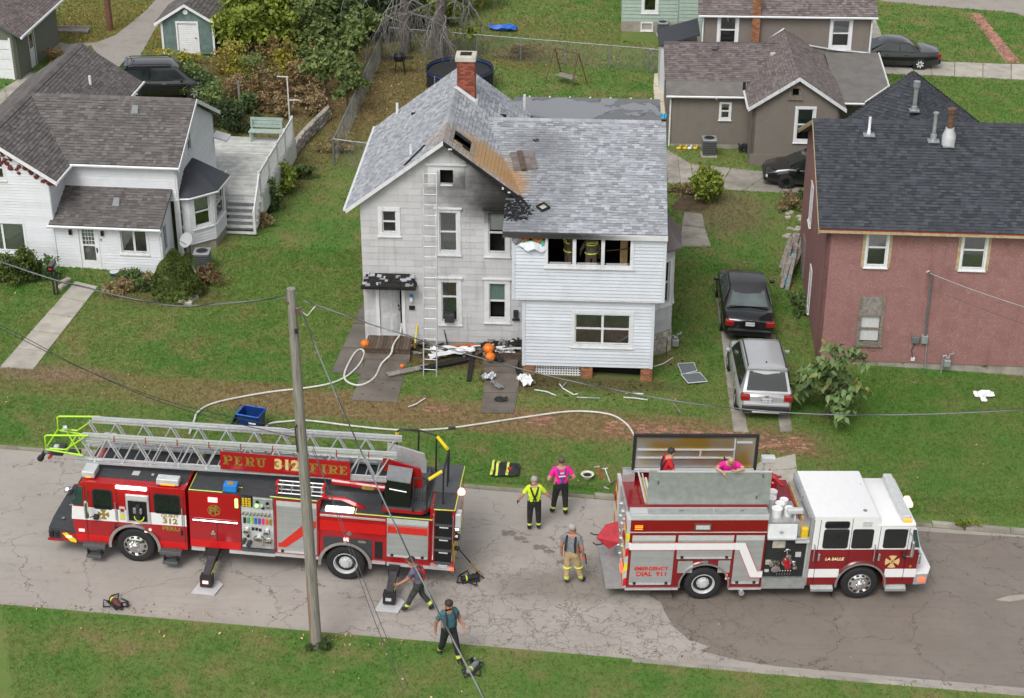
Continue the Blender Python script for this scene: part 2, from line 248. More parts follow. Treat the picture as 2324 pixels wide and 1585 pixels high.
def shingles(name,rgb,burnt=False):
 t=NT(name);tn=t.attr('tone');v=t.pos()
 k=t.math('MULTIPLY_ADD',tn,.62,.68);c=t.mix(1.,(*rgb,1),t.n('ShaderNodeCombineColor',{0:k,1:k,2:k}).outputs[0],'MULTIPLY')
 c=t.mix(t.math('MULTIPLY',t.rng(t.noise(.6,3,.6,v),.42,.7),.35),c,tuple(x*.75 for x in rgb))
 if burnt:
  nz=t.noise(2.2,5,.7,v);nf=t.noise(9,4,.7,v)
  for p,r,k,cc in BURNS_ROOF:c=t.mix(t.math('MULTIPLY',t.math('MULTIPLY',t.blob(v,p,r,.45,nz,.35),k),t.math('MULTIPLY_ADD',tn,.3,.78)),c,cc)
  for p,r in CHAR_ROOF:c=t.mix(t.rng(t.math('ADD',t.blob(v,p,r,.5,nz,.3),t.math('MULTIPLY',t.math('SUBTRACT',nf,.5),1.7)),.80,.90),c,(.014,.015,.016))
 h=t.noise(220,2,.6,t.obj())
 return t.out(c,.92,0,t.bump(h,.25,.003),.25)
def burnt_tiles():
 t=NT('tiles_grey');v=t.pos();tn=t.attr('tone')
 c=t.mix(tn,(.47,.47,.475),(.545,.545,.55));c=t.mix(t.math('MULTIPLY',t.rng(t.noise(1.3,4,.6,v),.45,.7),.3),c,(.40,.39,.375))
 c=t.mix(t.math('MULTIPLY',t.rng(t.noise(1,4,.6,t.mp(v,scale=(6,6,.5))),.5,.75),.25),c,(.2,.19,.17))
 nz=t.noise(1.6,5,.65,v)
 for p,r,k in SOOT_WALL:c=t.mix(t.math('MULTIPLY',t.blob(v,p,r,.6,nz,.28),k),c,(.016,.014,.012))
 return t.out(c,.75,0,t.bump(t.noise(1.,2,.5,t.mp(t.obj(),scale=(90,90,3))),.15,.004))
def burnt_trim():
 t=NT('fascia_burnt');v=t.pos();nz=t.noise(2.5,5,.7,v);c=t.mix(t.rng(nz,.4,.7),(.68,.69,.70),(.60,.60,.59))
 for p,r,k in SOOT_WALL:c=t.mix(t.math('MULTIPLY',t.blob(v,p,(r[0]*1.15,r[1],r[2]*1.1),.5,nz,.35),k),c,(.014,.012,.011))
 return t.out(c,.6)
def membrane():
 t=NT('membrane');v=t.pos();n1=t.noise(.45,4,.6,v,.6);e=t.math('ABSOLUTE',t.math('SUBTRACT',n1,.5))
 c=t.mix(t.rng(n1,.47,.53),(.145,.148,.155),(.20,.207,.218));c=t.mix(t.rng(e,0,.018,.75,0),c,(.05,.05,.055))
 return t.out(c,t.rng(n1,.45,.55,.65,.22),0,None,.4)
def stucco(name,a,b):
 t=NT(name);v=t.pos();f=t.noise(26,5,.75,v);g=t.noise(2.2,4,.6,v);w=t.vor(3.2,t.mp(v,scale=(1,1,1.0),loc=(3,0,0)),'DISTANCE_TO_EDGE').outputs['Distance']
 c=t.mix(t.rng(f,.36,.7),a,tuple((x+y)/2 for x,y in zip(a,b)));c=t.mix(t.math('MULTIPLY',t.rng(f,.6,.72),.8),c,b)
 if 'red' in name:
  q=t.n('ShaderNodeVectorMath',{0:t.noise(2.6,3,.6,v,color=True),1:(.5,.5,.5)},operation='SUBTRACT').outputs[0]
  q2=t.n('ShaderNodeVectorMath',{0:v,1:t.n('ShaderNodeVectorMath',{0:q,'Scale':.9},operation='SCALE').outputs[0]},operation='ADD').outputs[0]
  d=t.vor(1.9,q2,'DISTANCE_TO_EDGE').outputs['Distance']
  ln=t.math('MULTIPLY',t.rng(d,0,.02,1,0),t.rng(t.noise(1.1,3,.6,t.mp(v,loc=(5,1,0))),.42,.62));c=t.mix(t.math('MULTIPLY',ln,.45),c,(.50,.36,.32))
 c=t.mix(t.math('MULTIPLY',t.rng(g,.45,.7),.3),c,tuple(x*.75 for x in a));c=t.mix(t.math('MULTIPLY',t.rng(t.noise(1,4,.6,t.mp(v,scale=(4,4,.5))),.52,.8),.3),c,tuple(x*.55 for x in a))
 return t.out(c,.95,0,t.bump(f,.5,.01),.2)
def pole_wood():
 t=NT('pole_wood');v=t.obj();f=t.noise(1,5,.7,t.mp(v,scale=(30,30,1.1)));c=t.ramp(f,[(.3,(.10,.088,.075)),(.52,(.26,.24,.21)),(.75,(.36,.34,.30))])
 c=t.mix(t.math('MULTIPLY',t.blob(v,(-.14,-.1,1.3),(.05,.4,1.1),.3,f,.5),.85),c,(.24,.12,.05));return t.out(c,.92,0,t.bump(f,.6,.01))
def treadplate():
 t=NT('treadplate');w=t.n('ShaderNodeTexChecker',{'Vector':t.mp(t.obj(),rot=(0,0,.78)),'Scale':30}).outputs['Fac'];h=t.noise(6,3,.5,t.obj())
 return t.out(t.mix(t.rng(h,.3,.7),(.38,.405,.395),(.46,.485,.475)),t.rng(w,0,1,.32,.5),.55,t.bump(w,.4,.004))
def diamond():
 t=NT('diamond');d=t.vor(13,t.mp(t.obj()),'F1',0).outputs['Distance'];h=t.noise(4,3,.6,t.obj())
 c=t.mix(t.rng(d,.2,.33),(.012,.012,.013),t.mix(h,(.075,.08,.085),(.12,.125,.13)));return t.out(c,.6,.2,t.bump(d,.4,.01))
def lid_reflection():
 t=NT('foil_gold');n=t.noise(.9,1,.4,t.mp(t.obj(),scale=(1,.2,1)));return t.out(t.mix(t.rng(n,.38,.64),(.50,.51,.51),(.50,.33,.06)),.34,.7,t.bump(n,.2,.05))  # yellow reflections painted into the bare silver as a soft colour gradient
def pane():
 t=NT('pane');tr=t.n('ShaderNodeBsdfTransparent',{0:(.95,.96,.96,1)});gl=t.n('ShaderNodeBsdfGlossy',{'Color':(.9,.93,.95,1),'Roughness':.03})
 fr=t.n('ShaderNodeFresnel',{'IOR':1.6});m=t.n('ShaderNodeMixShader',{0:t.math('ADD',fr.outputs[0],.05),1:tr.outputs[0],2:gl.outputs[0]});t.n('ShaderNodeOutputMaterial',{0:m.outputs[0]});return t.mat
def warp(t,v,amt,sc):
 q=t.n('ShaderNodeVectorMath',{0:t.noise(sc,4,.65,v,color=True),1:(.5,.5,.5)},operation='SUBTRACT').outputs[0]
 return t.n('ShaderNodeVectorMath',{0:v,1:t.n('ShaderNodeVectorMath',{0:q,'Scale':amt},operation='SCALE').outputs[0]},operation='ADD').outputs[0]
def asphalt(wet=False):
 t=NT('asphalt_wet' if wet else 'asphalt');v=t.mp(t.pos(),scale=(1,1,0))
 f=t.noise(55,3,.7,v);g=t.noise(.5,4,.6,v);gm=t.noise(3.5,4,.65,v)
 c=t.mix(t.rng(g,.35,.65),(.315,.285,.255),(.365,.335,.302));c=t.mix(t.math('MULTIPLY',t.rng(f,.35,.7),.45),c,(.42,.39,.36));c=t.mix(t.math('MULTIPLY',t.rng(gm,.5,.75),.35),c,(.22,.20,.185))
 lines=t.math('MULTIPLY',t.rng(t.noise(1,4,.6,t.mp(v,scale=(.25,4,0),rot=(0,0,R(5.3)))),.52,.72),.25);c=t.mix(lines,c,(.20,.185,.17))
 big=t.vor(.33,warp(t,v,1.6,.9),'DISTANCE_TO_EDGE').outputs['Distance'];mid=t.vor(1.1,warp(t,t.mp(v,loc=(3,7,0)),.7,2.2),'DISTANCE_TO_EDGE').outputs['Distance'];sm=t.vor(2.6,warp(t,t.mp(v,loc=(1,2,0)),.35,4),'DISTANCE_TO_EDGE').outputs['Distance']
 thin=t.noise(1.3,3,.6,v)
 alli=t.blob(v,(1.6,-15.4,0),(5.2,2.6,1),.45,t.noise(.8,4,.6,v),.5)
 k1=t.math('MULTIPLY',t.rng(big,.0015,.009,1,0),t.rng(thin,.36,.5));k2=t.math('MULTIPLY',t.rng(mid,.004,.019,1,0),t.math('MAXIMUM',t.math('MULTIPLY',t.rng(thin,.53,.62),.7),t.math('MULTIPLY',alli,t.rng(thin,.30,.42))));k3=t.math('MULTIPLY',t.rng(sm,.006,.03,1,0),t.math('MULTIPLY',alli,t.rng(t.noise(1.9,3,.6,v),.40,.56)))
 cr=t.math('MAXIMUM',t.math('MAXIMUM',k1,k2),k3);c=t.mix(t.math('MULTIPLY',cr,.74),c,(.12,.105,.09))
 h=f
 if wet:
  c=t.mix(1.,c,(.58,.545,.515),'MULTIPLY');return t.out(c,t.rng(g,.35,.65,.5,.36),0,t.bump(h,.35,.01),.5)
 c=t.mix(t.math('MULTIPLY',t.blob(v,(1.9,-14.3,0),(2.4,.75,1),.45,t.noise(1.2,4,.6,v),.5),.55),c,(.16,.145,.12))
 return t.out(c,.9,0,t.bump(h,.45,.01),.3)
def lawn(name,sheet):
 t=NT(name);v=t.mp(t.pos(),scale=(1,1,0));X=t.xyz(v)
 n1=t.noise(.16,4,.6,v);n2=t.noise(.75,5,.65,t.mp(v,loc=(4,9,0)));n3=t.noise(5,4,.7,v);n4=t.noise(26,3,.7,v)
 c=t.mix(t.rng(n1,.38,.62),(.088,.205,.038),(.150,.225,.058));c=t.mix(t.math('MULTIPLY',t.rng(n2,.40,.64),.7),c,(.22,.22,.08));c=t.mix(t.math('MULTIPLY',t.rng(n2,.56,.70),.6),c,(.28,.21,.115))
 c=t.mix(t.math('MULTIPLY',t.rng(n3,.5,.72),.55),c,(.09,.17,.035));c=t.mix(t.math('MULTIPLY',t.rng(n4,.5,.75),.5),c,(.21,.27,.08))
 band=t.math('ADD',X[1],t.math('MULTIPLY',X[0],.1));d=t.math('ABSOLUTE',t.math('ADD',band,5.05));wob=t.math('MULTIPLY',t.math('SUBTRACT',n2,.5),2.2)
 br=t.math('MULTIPLY',t.rng(t.math('ADD',d,wob),.65,1.25,1,0),t.math('MULTIPLY',t.rng(X[0],-15,-7,.45,1),t.rng(X[0],9.5,11.5,1,0)))
 c=t.mix(t.math('MULTIPLY',br,.85),c,t.mix(t.rng(n3,.4,.65),(.25,.16,.09),(.32,.23,.12)))
 for p,r,k,cc in GROUND_SPOTS:c=t.mix(t.math('MULTIPLY',t.blob(v,(p[0],p[1],0),(r[0],r[1],1),.45,n3,.5),k),c,cc)
 if sheet:return t.out(t.mix(.18,c,(.05,.055,.02)),.95,0,t.bump(n4,.6,.03),.15)
 tn=t.attr('tone');c=t.mix(tn,t.mix(1.,c,(.72,.76,.70),'MULTIPLY'),t.mix(1.,c,(1.6,1.52,1.45),'MULTIPLY'))
 p=t.n('ShaderNodeBsdfPrincipled',{'Base Color':c,'Roughness':.7,'Specular IOR Level':.2});tr=t.n('ShaderNodeBsdfTranslucent',{'Color':c})
 m=t.n('ShaderNodeMixShader',{0:.3,1:p.outputs[0],2:tr.outputs[0]});t.n('ShaderNodeOutputMaterial',{0:m.outputs[0]});return t.mat
def gravel():
 t=NT('gravel');v=t.pos();f=t.noise(30,4,.75,v);g=t.noise(1.1,4,.6,v);c=t.mix(t.rng(f,.35,.7),(.26,.235,.21),(.42,.39,.355));c=t.mix(t.math('MULTIPLY',t.rng(g,.45,.7),.4),c,(.22,.19,.15));return t.out(c,.95,0,t.bump(f,.5,.02),.2)
# ground, road, kerbs, paths
HG=plumb((-5.22,.19,.21),-3.3)
def hw(x,y,z=0):return tuple(HG@Vector((x,y,z)))
BURNS_ROOF=[(hw(4.3,.9,6.75),(1.5,1.1,1.0),.9,(.40,.23,.075)),(hw(5.2,.4,6.0),(.55,.7,.6),.75,(.38,.20,.07)),(hw(3.2,.6,7.6),(.9,.9,.6),.45,(.30,.20,.11)),(hw(6.6,1.2,6.1),(.9,3.2,1.0),.35,(.13,.135,.145)),(hw(5.9,2.8,6.6),(.9,.9,.5),.45,(.13,.135,.15)),(hw(5.6,-1.3,5.5),(1.0,1.0,.5),.5,(.10,.115,.125))]
CHAR_ROOF=[(hw(5.35,-.5,5.65),(.55,.5,.4)),(hw(5.4,-1.0,5.55),(.75,.7,.4)),(hw(5.9,3.02,6.6),(.14,.12,.12))]
SOOT_WALL=[(hw(5.5,0,5.5),(2.3,1.5,.85),.97),(hw(4.7,0,6.4),(1.2,1,.5),.8),(hw(3.3,0,6.0),(.6,.6,.42),.45),(hw(2.9,0,7.5),(1.3,.6,.5),.4),(hw(4.8,0,5.3),(.5,.5,.25),.8),(hw(6.3,-2,5.2),(1.9,.6,.22),.95),(hw(7.8,-2,5.15),(1.4,.5,.10),.6),(hw(5,0,4.1),(.5,.5,.6),.2)]
GROUND_SPOTS=[((-1.0,-.7),(4.2,1.0),.9,(.13,.085,.045)),((.5,-1.9),(1.4,1.2),.8,(.10,.07,.04)),((3.0,-2.4),(2.8,.55),.7,(.12,.09,.045)),((-7,27),(4.5,7),.8,(.20,.14,.06)),((-12,27),(6,6),.85,(.17,.12,.06)),((-10.5,17.5),(2.5,5),.6,(.18,.13,.06)),((9,13.5),(1.8,2.6),.7,(.20,.15,.09)),((-21,36),(5,5),.55,(.24,.15,.05)),((-15.6,-3),(2.2,.6),.6,(.30,.20,.15)),((-13,-15.6),(3,.5),.6,(.20,.14,.07)),((-2,36),(9,4),.35,(.22,.17,.07)),((1,33),(3,2),.4,(.2,.13,.06)),((10.6,-4.3),(.6,.5),.7,(.16,.10,.05)),((-12.8,3.2),(2.6,.8),.6,(.16,.12,.06)),((-6,20),(3,3),.35,(.2,.14,.06)),((16,-5),(7,4.5),.45,(.07,.18,.028)),((12,-3),(2,3),.4,(.085,.18,.03)),((-8,4),(3.0,4),.35,(.10,.20,.03)),((20,28),(6,8),.4,(.085,.20,.03))]
def yfar(x):return -9.33-.0955*x
def ynear(x):return -17.40-.0885*x
mb=MB();rows=[lambda x:-75.,lambda x:ynear(x)-.02,lambda x:ynear(x),lambda x:yfar(x),lambda x:yfar(x)+.02,lambda x:230.];hh=[0,0,-.12,-.12,0,0]
xs=[-160,-40,-20,0,20,40,160]
mb.add([(x,r(x),gz(x,h)) for r,h in zip(rows,hh) for x in xs],[(j*7+i,j*7+i+1,(j+1)*7+i+1,(j+1)*7+i) for j in range(5) for i in range(6)])
ground=mb.build('ground','lawn',kind='structure')
mb=MB();mb.poly([(x,y,gz(x,-.116)) for x,y in ((-60,ynear(-60)+.03),(60,ynear(60)+.03),(60,yfar(60)-.03),(-60,yfar(-60)-.03))])
mb.build('road','asphalt',kind='structure')
def pxpoly(pts,f,h):return [G(*f(*p),h) for p in pts]
D=lambda x,y:(x,y)
q1=lambda x,y:(x*.34277,y*.34277);q2=lambda x,y:(760.4+x*.34277,y*.34277);q3=lambda x,y:(1484.6+x*.36117,y*.36117)
q4=lambda x,y:(x*.34277,470.7+y*.34277);q5=lambda x,y:(760.4+x*.3656,362.1+y*.3656);q6=lambda x,y:(1484.6+x*.36117,470.7+y*.36117)
wp=[(1475,1352),(1500,1368),(1512,1395),(1530,1425),(1565,1452),(1612,1468),(1585,1476),(1640,1490),(1680,1500),(1760,1512),(1900,1524),(2420,1570),(2420,1225),(2230,1215),(2080,1205),(1950,1215),(1600,1270),(1480,1330)]
mb=MB();mb.poly([G(x,y,-.111) for x,y in wp]);mb.build('wet_road','asphalt_wet',kind='structure')
for x,y,r in ((1150,1150,.30),(1178,1162,.22),(1222,1182,.26),(1192,1170,.12),(1245,1192,.18),(1275,1216,.2)):
 c=G(x,y+60,-.110);MB().poly([(c.x+r*(1+.3*math.sin(a*2.7+x))*math.cos(a*.2618),c.y+r*.5*(1+.35*math.sin(a*1.9+y))*math.sin(a*.2618),gz(c.x,-.110)) for a in range(24)]).build('road_stain','asphalt_wet',kind='structure')
mb=MB();mb.poly([G(x,y,-.110) for x,y in [(2258,1362),(2290,1352),(2400,1345),(2400,1362),(2330,1360),(2290,1366)]]);mb.build('concrete_patch','concrete_old',kind='structure')
def kerb(name,fy,x0,x1,side,skip=()):
 o=thing(name,None,None,Matrix.Identity(4));o['kind']='structure';x=x0
 while x<x1:
  l=random.uniform(1.6,3.0);xe=min(x+l,x1)
  if not any(a<x<b for a,b in skip):
   mb=MB();a,b=(0,.17) if side>0 else (-.17,0);j=.012;dz=random.uniform(-.02,.012)-.012
   mb.tone=random.random()
   pts=[(x+j,fy(x)+a),(xe-j,fy(xe)+a),(xe-j,fy(xe)+b),(x+j,fy(x)+b)]
   mb.prism([(p,q,gz(p,-.2)) for p,q in pts],(0,0,.2+.02+dz));mb.build('kerb_stone','concrete_old',o)
  x=xe
kerb('far_kerb',yfar,-22,24,1,skip=((6.8,8.4),));kerb('near_kerb',ynear,3.2,22,-1)
def slabs(name,L,Rr,n,m,h=.03,label=None):
 """paving: quads between two edge lines, each slab a piece with a joint"""
 o=thing(name,None,None,Matrix.Identity(4));o['kind']='structure'
 def at(P,t):
  s=t*(len(P)-1);i=min(int(s),len(P)-2);return P[i].lerp(P[i+1],s-i)
 for i in range(n):
  t0,t1=(i+.012)/n,(i+.988)/n;mb=MB();mb.tone=random.random();dz=random.uniform(-.008,.008)
  q=[at(L,t0),at(Rr,t0),at(Rr,t1),at(L,t1)];mb.prism([p+Vector((0,0,-.08)) for p in q],(0,0,.08+h+dz));mb.build('slab',m,o)
 return o
def ed(f,*p):return [G(*f(*q)) for q in p]
slabs('front_walk',ed(D,(0,835),(172,640)),ed(D,(75,840),(222,652)),5,'concrete')
slabs('door_walk',ed(q5,(100,1500),(195,1240)),ed(q5,(385,1512),(452,1250)),2,'concrete_wet')
slabs('side_walk',ed(q5,(-25,1330),(178,880)),ed(q5,(168,1335),(215,880)),3,'concrete_wet',h=.025)
slabs('porch_walk',ed(q5,(905,1580),(935,1330)),ed(q5,(1110,1580),(1155,1330)),2,'concrete_wet')
slabs('drive_strip',ed(q6,(500,1415),(455,1100),(425,820),(385,560)),ed(q6,(592,1415),(530,1100),(500,820),(420,560)),7,'concrete_old',h=.015)
slabs('drive_strip_right',ed(q6,(792,1412),(745,1100),(690,800)),ed(q6,(868,1412),(825,1100),(760,800)),5,'concrete_old',h=.015)
slabs('drive_apron',[G(1690,1098),G(1722,1050)],[G(1812,1098),G(1805,1030)],2,'concrete',h=.01)
slabs('back_drive',ed(q3,(70,935),(230,1035),(740,1085),(1020,1110)),ed(q3,(85,1150),(250,1175),(560,1200),(1020,1225)),6,'concrete_old',h=.02)
slabs('garden_path',ed(q3,(190,1335),(170,1460),(160,1550)),ed(q3,(300,1345),(330,1480),(360,1550)),3,'concrete_old',h=.012)
slabs('public_walk',ed(q3,(1330,385),(1800,392),(2420,412)),ed(q3,(1430,465),(1800,478),(2420,510)),7,'concrete')
slabs('house_walk',ed(q3,(1330,115),(1345,300)),ed(q3,(1388,118),(1455,290)),3,'concrete_old')
slabs('yard_walk',ed(q2,(2115,488),(2105,620),(2135,800)),ed(q2,(2178,488),(2190,620),(2195,800)),3,'tan_sheet',h=.02)
slabs('garage_apron',ed(q1,(-60,640),(200,480)),ed(q1,(-60,800),(300,520)),3,'concrete_old',h=.015)
def sheet(name,pts,f,m,h=.008):MB().poly(pxpoly(pts,f,h)).build(name,m,kind='structure')
sheet('alley',[(310,262),(450,292),(640,282),(760,235),(860,160),(950,85),(1050,-20),(1190,-20),(1110,80),(1020,205),(960,310),(925,380),(1010,470),(1230,660),(860,660),(600,300),(440,392),(330,382)],q1,'gravel')
sheet('back_street',[(1360,-40),(2420,-40),(2420,150),(2290,90),(2190,72),(1950,55),(1700,35),(1430,6)],q3,'gravel',.006)
sheet('foundation_bed',[(110,1300),(220,1180),(330,1230),(360,1290),(300,1330),(130,1320)],q3,'soil',.010)
brick_me=[]
for k in range(5):
 b=MB();b.tone=k/4;b.box(-.098,.098,-.047,.047,-.03,.012);brick_me.append(b.mesh('brick','brick_path'))
fw=thing('brick_footway',None,None,Matrix.Identity(4));fw['kind']='structure'
far=MB();nb=0
for i in range(-62,62):
 for j in range(-6,7):
  for half in (0,1):
   x=i*.2+half*.1;y=j*.1;X=x+2.0-.1*0;Y=-5.15-.1*X+y+(.05 if half else 0)
   if half and j%2:continue
   w=math.sin(X*1.7)+math.sin(X*.61+2)+math.sin(Y*2.3+X*.4)
   show=(X>3.0 and X<9.9 and w>-.9 and random.random()<.45) or (w>1.9 and -8<X<3 and random.random()<.35)
   if not show or abs(y)>.6:continue
   M=Matrix.Translation((X,Y,gz(X,random.uniform(-.006,.008))))@Matrix.Rotation(R(-5.7+random.uniform(-3,3)),4,'Z')
   if X>3 and nb<300:inst('brick',random.choice(brick_me),fw,M);nb+=1
   else:far.tone=random.random();far.box(-.098,.098,-.047,.047,-.03,.012,M=M)
far.build('worn_bricks','brick_path',fw,kind='stuff')
bp=thing('brick_path',None,None,Matrix.Identity(4));bp['kind']='structure';far=MB()
a0,a1=G(*q3(2000,85)),G(*q3(2250,395))
for i in range(60):
 for j in range(9):
  t=(i+.5*(j%2))/60
  if random.random()<.12:continue
  p=a0.lerp(a1,t)+Vector((.95,-.15,0)).normalized()*(j-4)*.105;far.tone=random.random()
  far.box(-.05,.05,-.1,.1,-.03,.012,M=Matrix.Translation(p)@Matrix.Rotation(math.atan2(a1.y-a0.y,a1.x-a0.x)-math.pi/2,4,'Z'))
far.build('path_bricks','brick_path',bp,kind='stuff')
# house-building helpers
def span(poly,z):
 xs=[]
 n=len(poly)
 for i in range(n):
  (x0,a),(x1,b)=poly[i],poly[(i+1)%n]
  if abs(a-b)>1e-9 and min(a,b)<=z<=max(a,b):xs.append(x0+(x1-x0)*(z-a)/(b-a))
 return (min(xs),max(xs)) if len(xs)>1 else None
def traps(poly,ops,z0,z1,eps=1e-4):
 """trapezoids of the polygon between z0 and z1 with rectangular openings left out"""
 zm=(z0+z1)/2;a,b,c=span(poly,z0+eps),span(poly,zm),span(poly,z1-eps)
 if not b:return []
 a=a or b;c=c or b
 f=lambda u:((a[0] if u is None else u),(c[0] if u is None else u))
 cuts=sorted((o[0],o[1]) for o in ops if o[2]<zm<o[3]);res=[];cur=None
 for u0,u1 in cuts:
  if u0>(b[0] if cur is None else cur)+.01:res.append(((a[0],c[0]) if cur is None else (cur,cur),(u0,u0)))
  cur=u1 if cur is None else max(cur,u1)
 if cur is None:res.append(((a[0],c[0]),(a[1],c[1])))
 elif cur<b[1]-.01:res.append(((cur,cur),(a[1],c[1])))
 return res
def wall(house,T,poly,ops=(),style=None,m='white_vinyl',e=.12,tw=.6,th=.14,base='trim_white',name='wall',label=None):
 mb=MB(T);zs=sorted(set([round(z,4) for _,z in poly]+[round(v,4) for o in ops for v in o[2:4]]));zlo,zhi=min(z for _,z in poly),max(z for _,z in poly)
 zs=[z for z in zs if zlo<=z<=zhi]
 for z0,z1 in zip(zs,zs[1:]):
  if z1-z0<.01:continue
  for (l0,l1),(r0,r1) in traps(poly,ops,z0,z1):
   mb.prism([(l0,0,z0),(r0,0,z0),(r1,0,z1),(l1,0,z1)],(0,th,0))
 w=mb.build(name,base if style else m,house,label=label)
 if not style:return w
 z=zlo;k=0
 while z<zhi-.02:
  ze=min(z+e,zhi)
  for (l0,l1),(r0,r1) in traps(poly,ops,z,ze):
   if style=='lap':
    b=MB(T);b.tone=random.random();q=.034;t=.004
    b.add([(l0,-q,z),(r0,-q,z),(r1,-t,ze),(l1,-t,ze),(l0,-.001,z),(r0,-.001,z),(r1,-.001,ze),(l1,-.001,ze)],[(0,1,2,3),(4,5,1,0),(4,0,3,7),(1,5,6,2)])
    b.build('siding_board',m,w)
   else:
    lo,hi=min(l0,l1),max(r0,r1);u=math.floor((lo-(k%2)*tw/2)/tw)*tw+(k%2)*tw/2
    while u<hi:
     a,c=max(u+.004,lo),min(u+tw-.004,hi)
     if c-a>.03:
      cl=lambda x,A,B:max(A,min(B,x));b=MB(T);b.tone=random.random();q=.016
      p0,p1,p2,p3=cl(a,l0,r0),cl(c,l0,r0),cl(c,l1,r1),cl(a,l1,r1)
      if p1-p0>.02 or p2-p3>.02:
       b.add([(p0,-q,z+.004),(p1,-q,z+.004),(p2,-.004,ze),(p3,-.004,ze),(p0,-.001,z+.004),(p1,-.001,z+.004),(p2,-.001,ze),(p3,-.001,ze)],[(0,1,2,3),(4,5,1,0),(4,0,3,7),(1,5,6,2)])
       b.build('siding_tile',m,w)
     u+=tw
  z=ze;k+=1
 return w
def window(house,T,u0,u1,z0,z1,trim=.11,tm='trim_white',blind=None,bf=.5,sash=True,glass=True,head=.0,lights=1,rail=.5,back=True,low=None,sill=True):
 """cased window: casing and frame, panes, sill, blind; u0..z1 is the glazed opening"""
 mb=MB(T);p=.035
 mb.box(u0-trim,u0,-p,.10,z0,z1);mb.box(u1,u1+trim,-p,.10,z0,z1);mb.box(u0-trim,u1+trim,-p-.005,.10,z1,z1+trim);mb.box(u0-trim,u1+trim,-p-.005,.10,z0-trim,z0)
 if head:mb.box(u0-trim-.05,u1+trim+.05,-.10,.0,z1+trim+.002,z1+trim+.05)
 w=mb.build('window',tm,house)
 fr=MB(T);f=.04;W=(u1-u0)/lights
 for i in range(lights):
  a,b=u0+i*W,u0+(i+1)*W
  for x0,x1,q0,q1 in ((a,a+f,z0,z1),(b-f,b,z0,z1),(a+f,b-f,z1-f,z1),(a+f,b-f,z0,z0+f)):fr.box(x0,x1,.02,.06,q0,q1)
  zr=z0+(z1-z0)*rail
  if sash:fr.box(a+f,b-f,.012,.058,zr-.03,zr+.03)
  if glass:
   for q0,q1 in (((z0+f,zr-.03),(zr+.03,z1-f)) if sash else ((z0+f,z1-f),)):
    g=MB(T);g.box(a+f,b-f,.036,.042,q0,q1);g.build('pane','pane',w)
  if blind:
   g=MB(T);zb=z1-(z1-z0)*bf;g.box(a+.01,b-.01,.085,.095,zb,z1-.01);g.build('blind',blind,w)
  if low:
   g=MB(T);g.box(a+.01,b-.01,.11,.118,z0+.01,z0+(z1-z0)*.55);g.build('curtain',low,w)
 fr.build('sash',tm,w)
 if sill:s=MB(T);s.box(u0-trim-.03,u1+trim+.03,-.075,.0,z0-trim-.035,z0-trim-.002);s.build('sill',tm,w)
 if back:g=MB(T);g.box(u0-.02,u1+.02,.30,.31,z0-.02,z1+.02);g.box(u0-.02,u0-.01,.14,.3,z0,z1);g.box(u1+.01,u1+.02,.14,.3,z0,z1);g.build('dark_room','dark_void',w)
 return w
TABS={}
def tab(b,x0,x1,v,ve,up,k,e):
 """one shingle tab: butt edge proud, many with the dark shadow band of laminated shingles"""
 t0,t1=.016+up,.003;b.tone=k/5
 b.add([(x0,v,t0),(x1,v,t0),(x1,ve,t1),(x0,ve,t1),(x0,v,-.005),(x1,v,-.005),(x1,ve,-.005),(x0,ve,-.005)],[(0,1,2,3),(4,5,1,0),(4,0,3,7),(1,5,6,2)])
 if e:va=v+(ve-v)*.73;z=lambda q:t0+(t1-t0)*(q-v)/(ve-v)+.0012;b.tone=-.35;b.add([(x0,va,z(va)),(x1,va,z(va)),(x1,ve,z(ve)),(x0,ve,z(ve))],[(0,1,2,3)])  # band darkened as laminate colour and as shade below the next butt edge
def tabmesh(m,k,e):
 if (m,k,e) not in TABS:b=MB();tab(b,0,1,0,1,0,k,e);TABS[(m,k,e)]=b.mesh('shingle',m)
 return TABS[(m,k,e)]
BUDGET={}
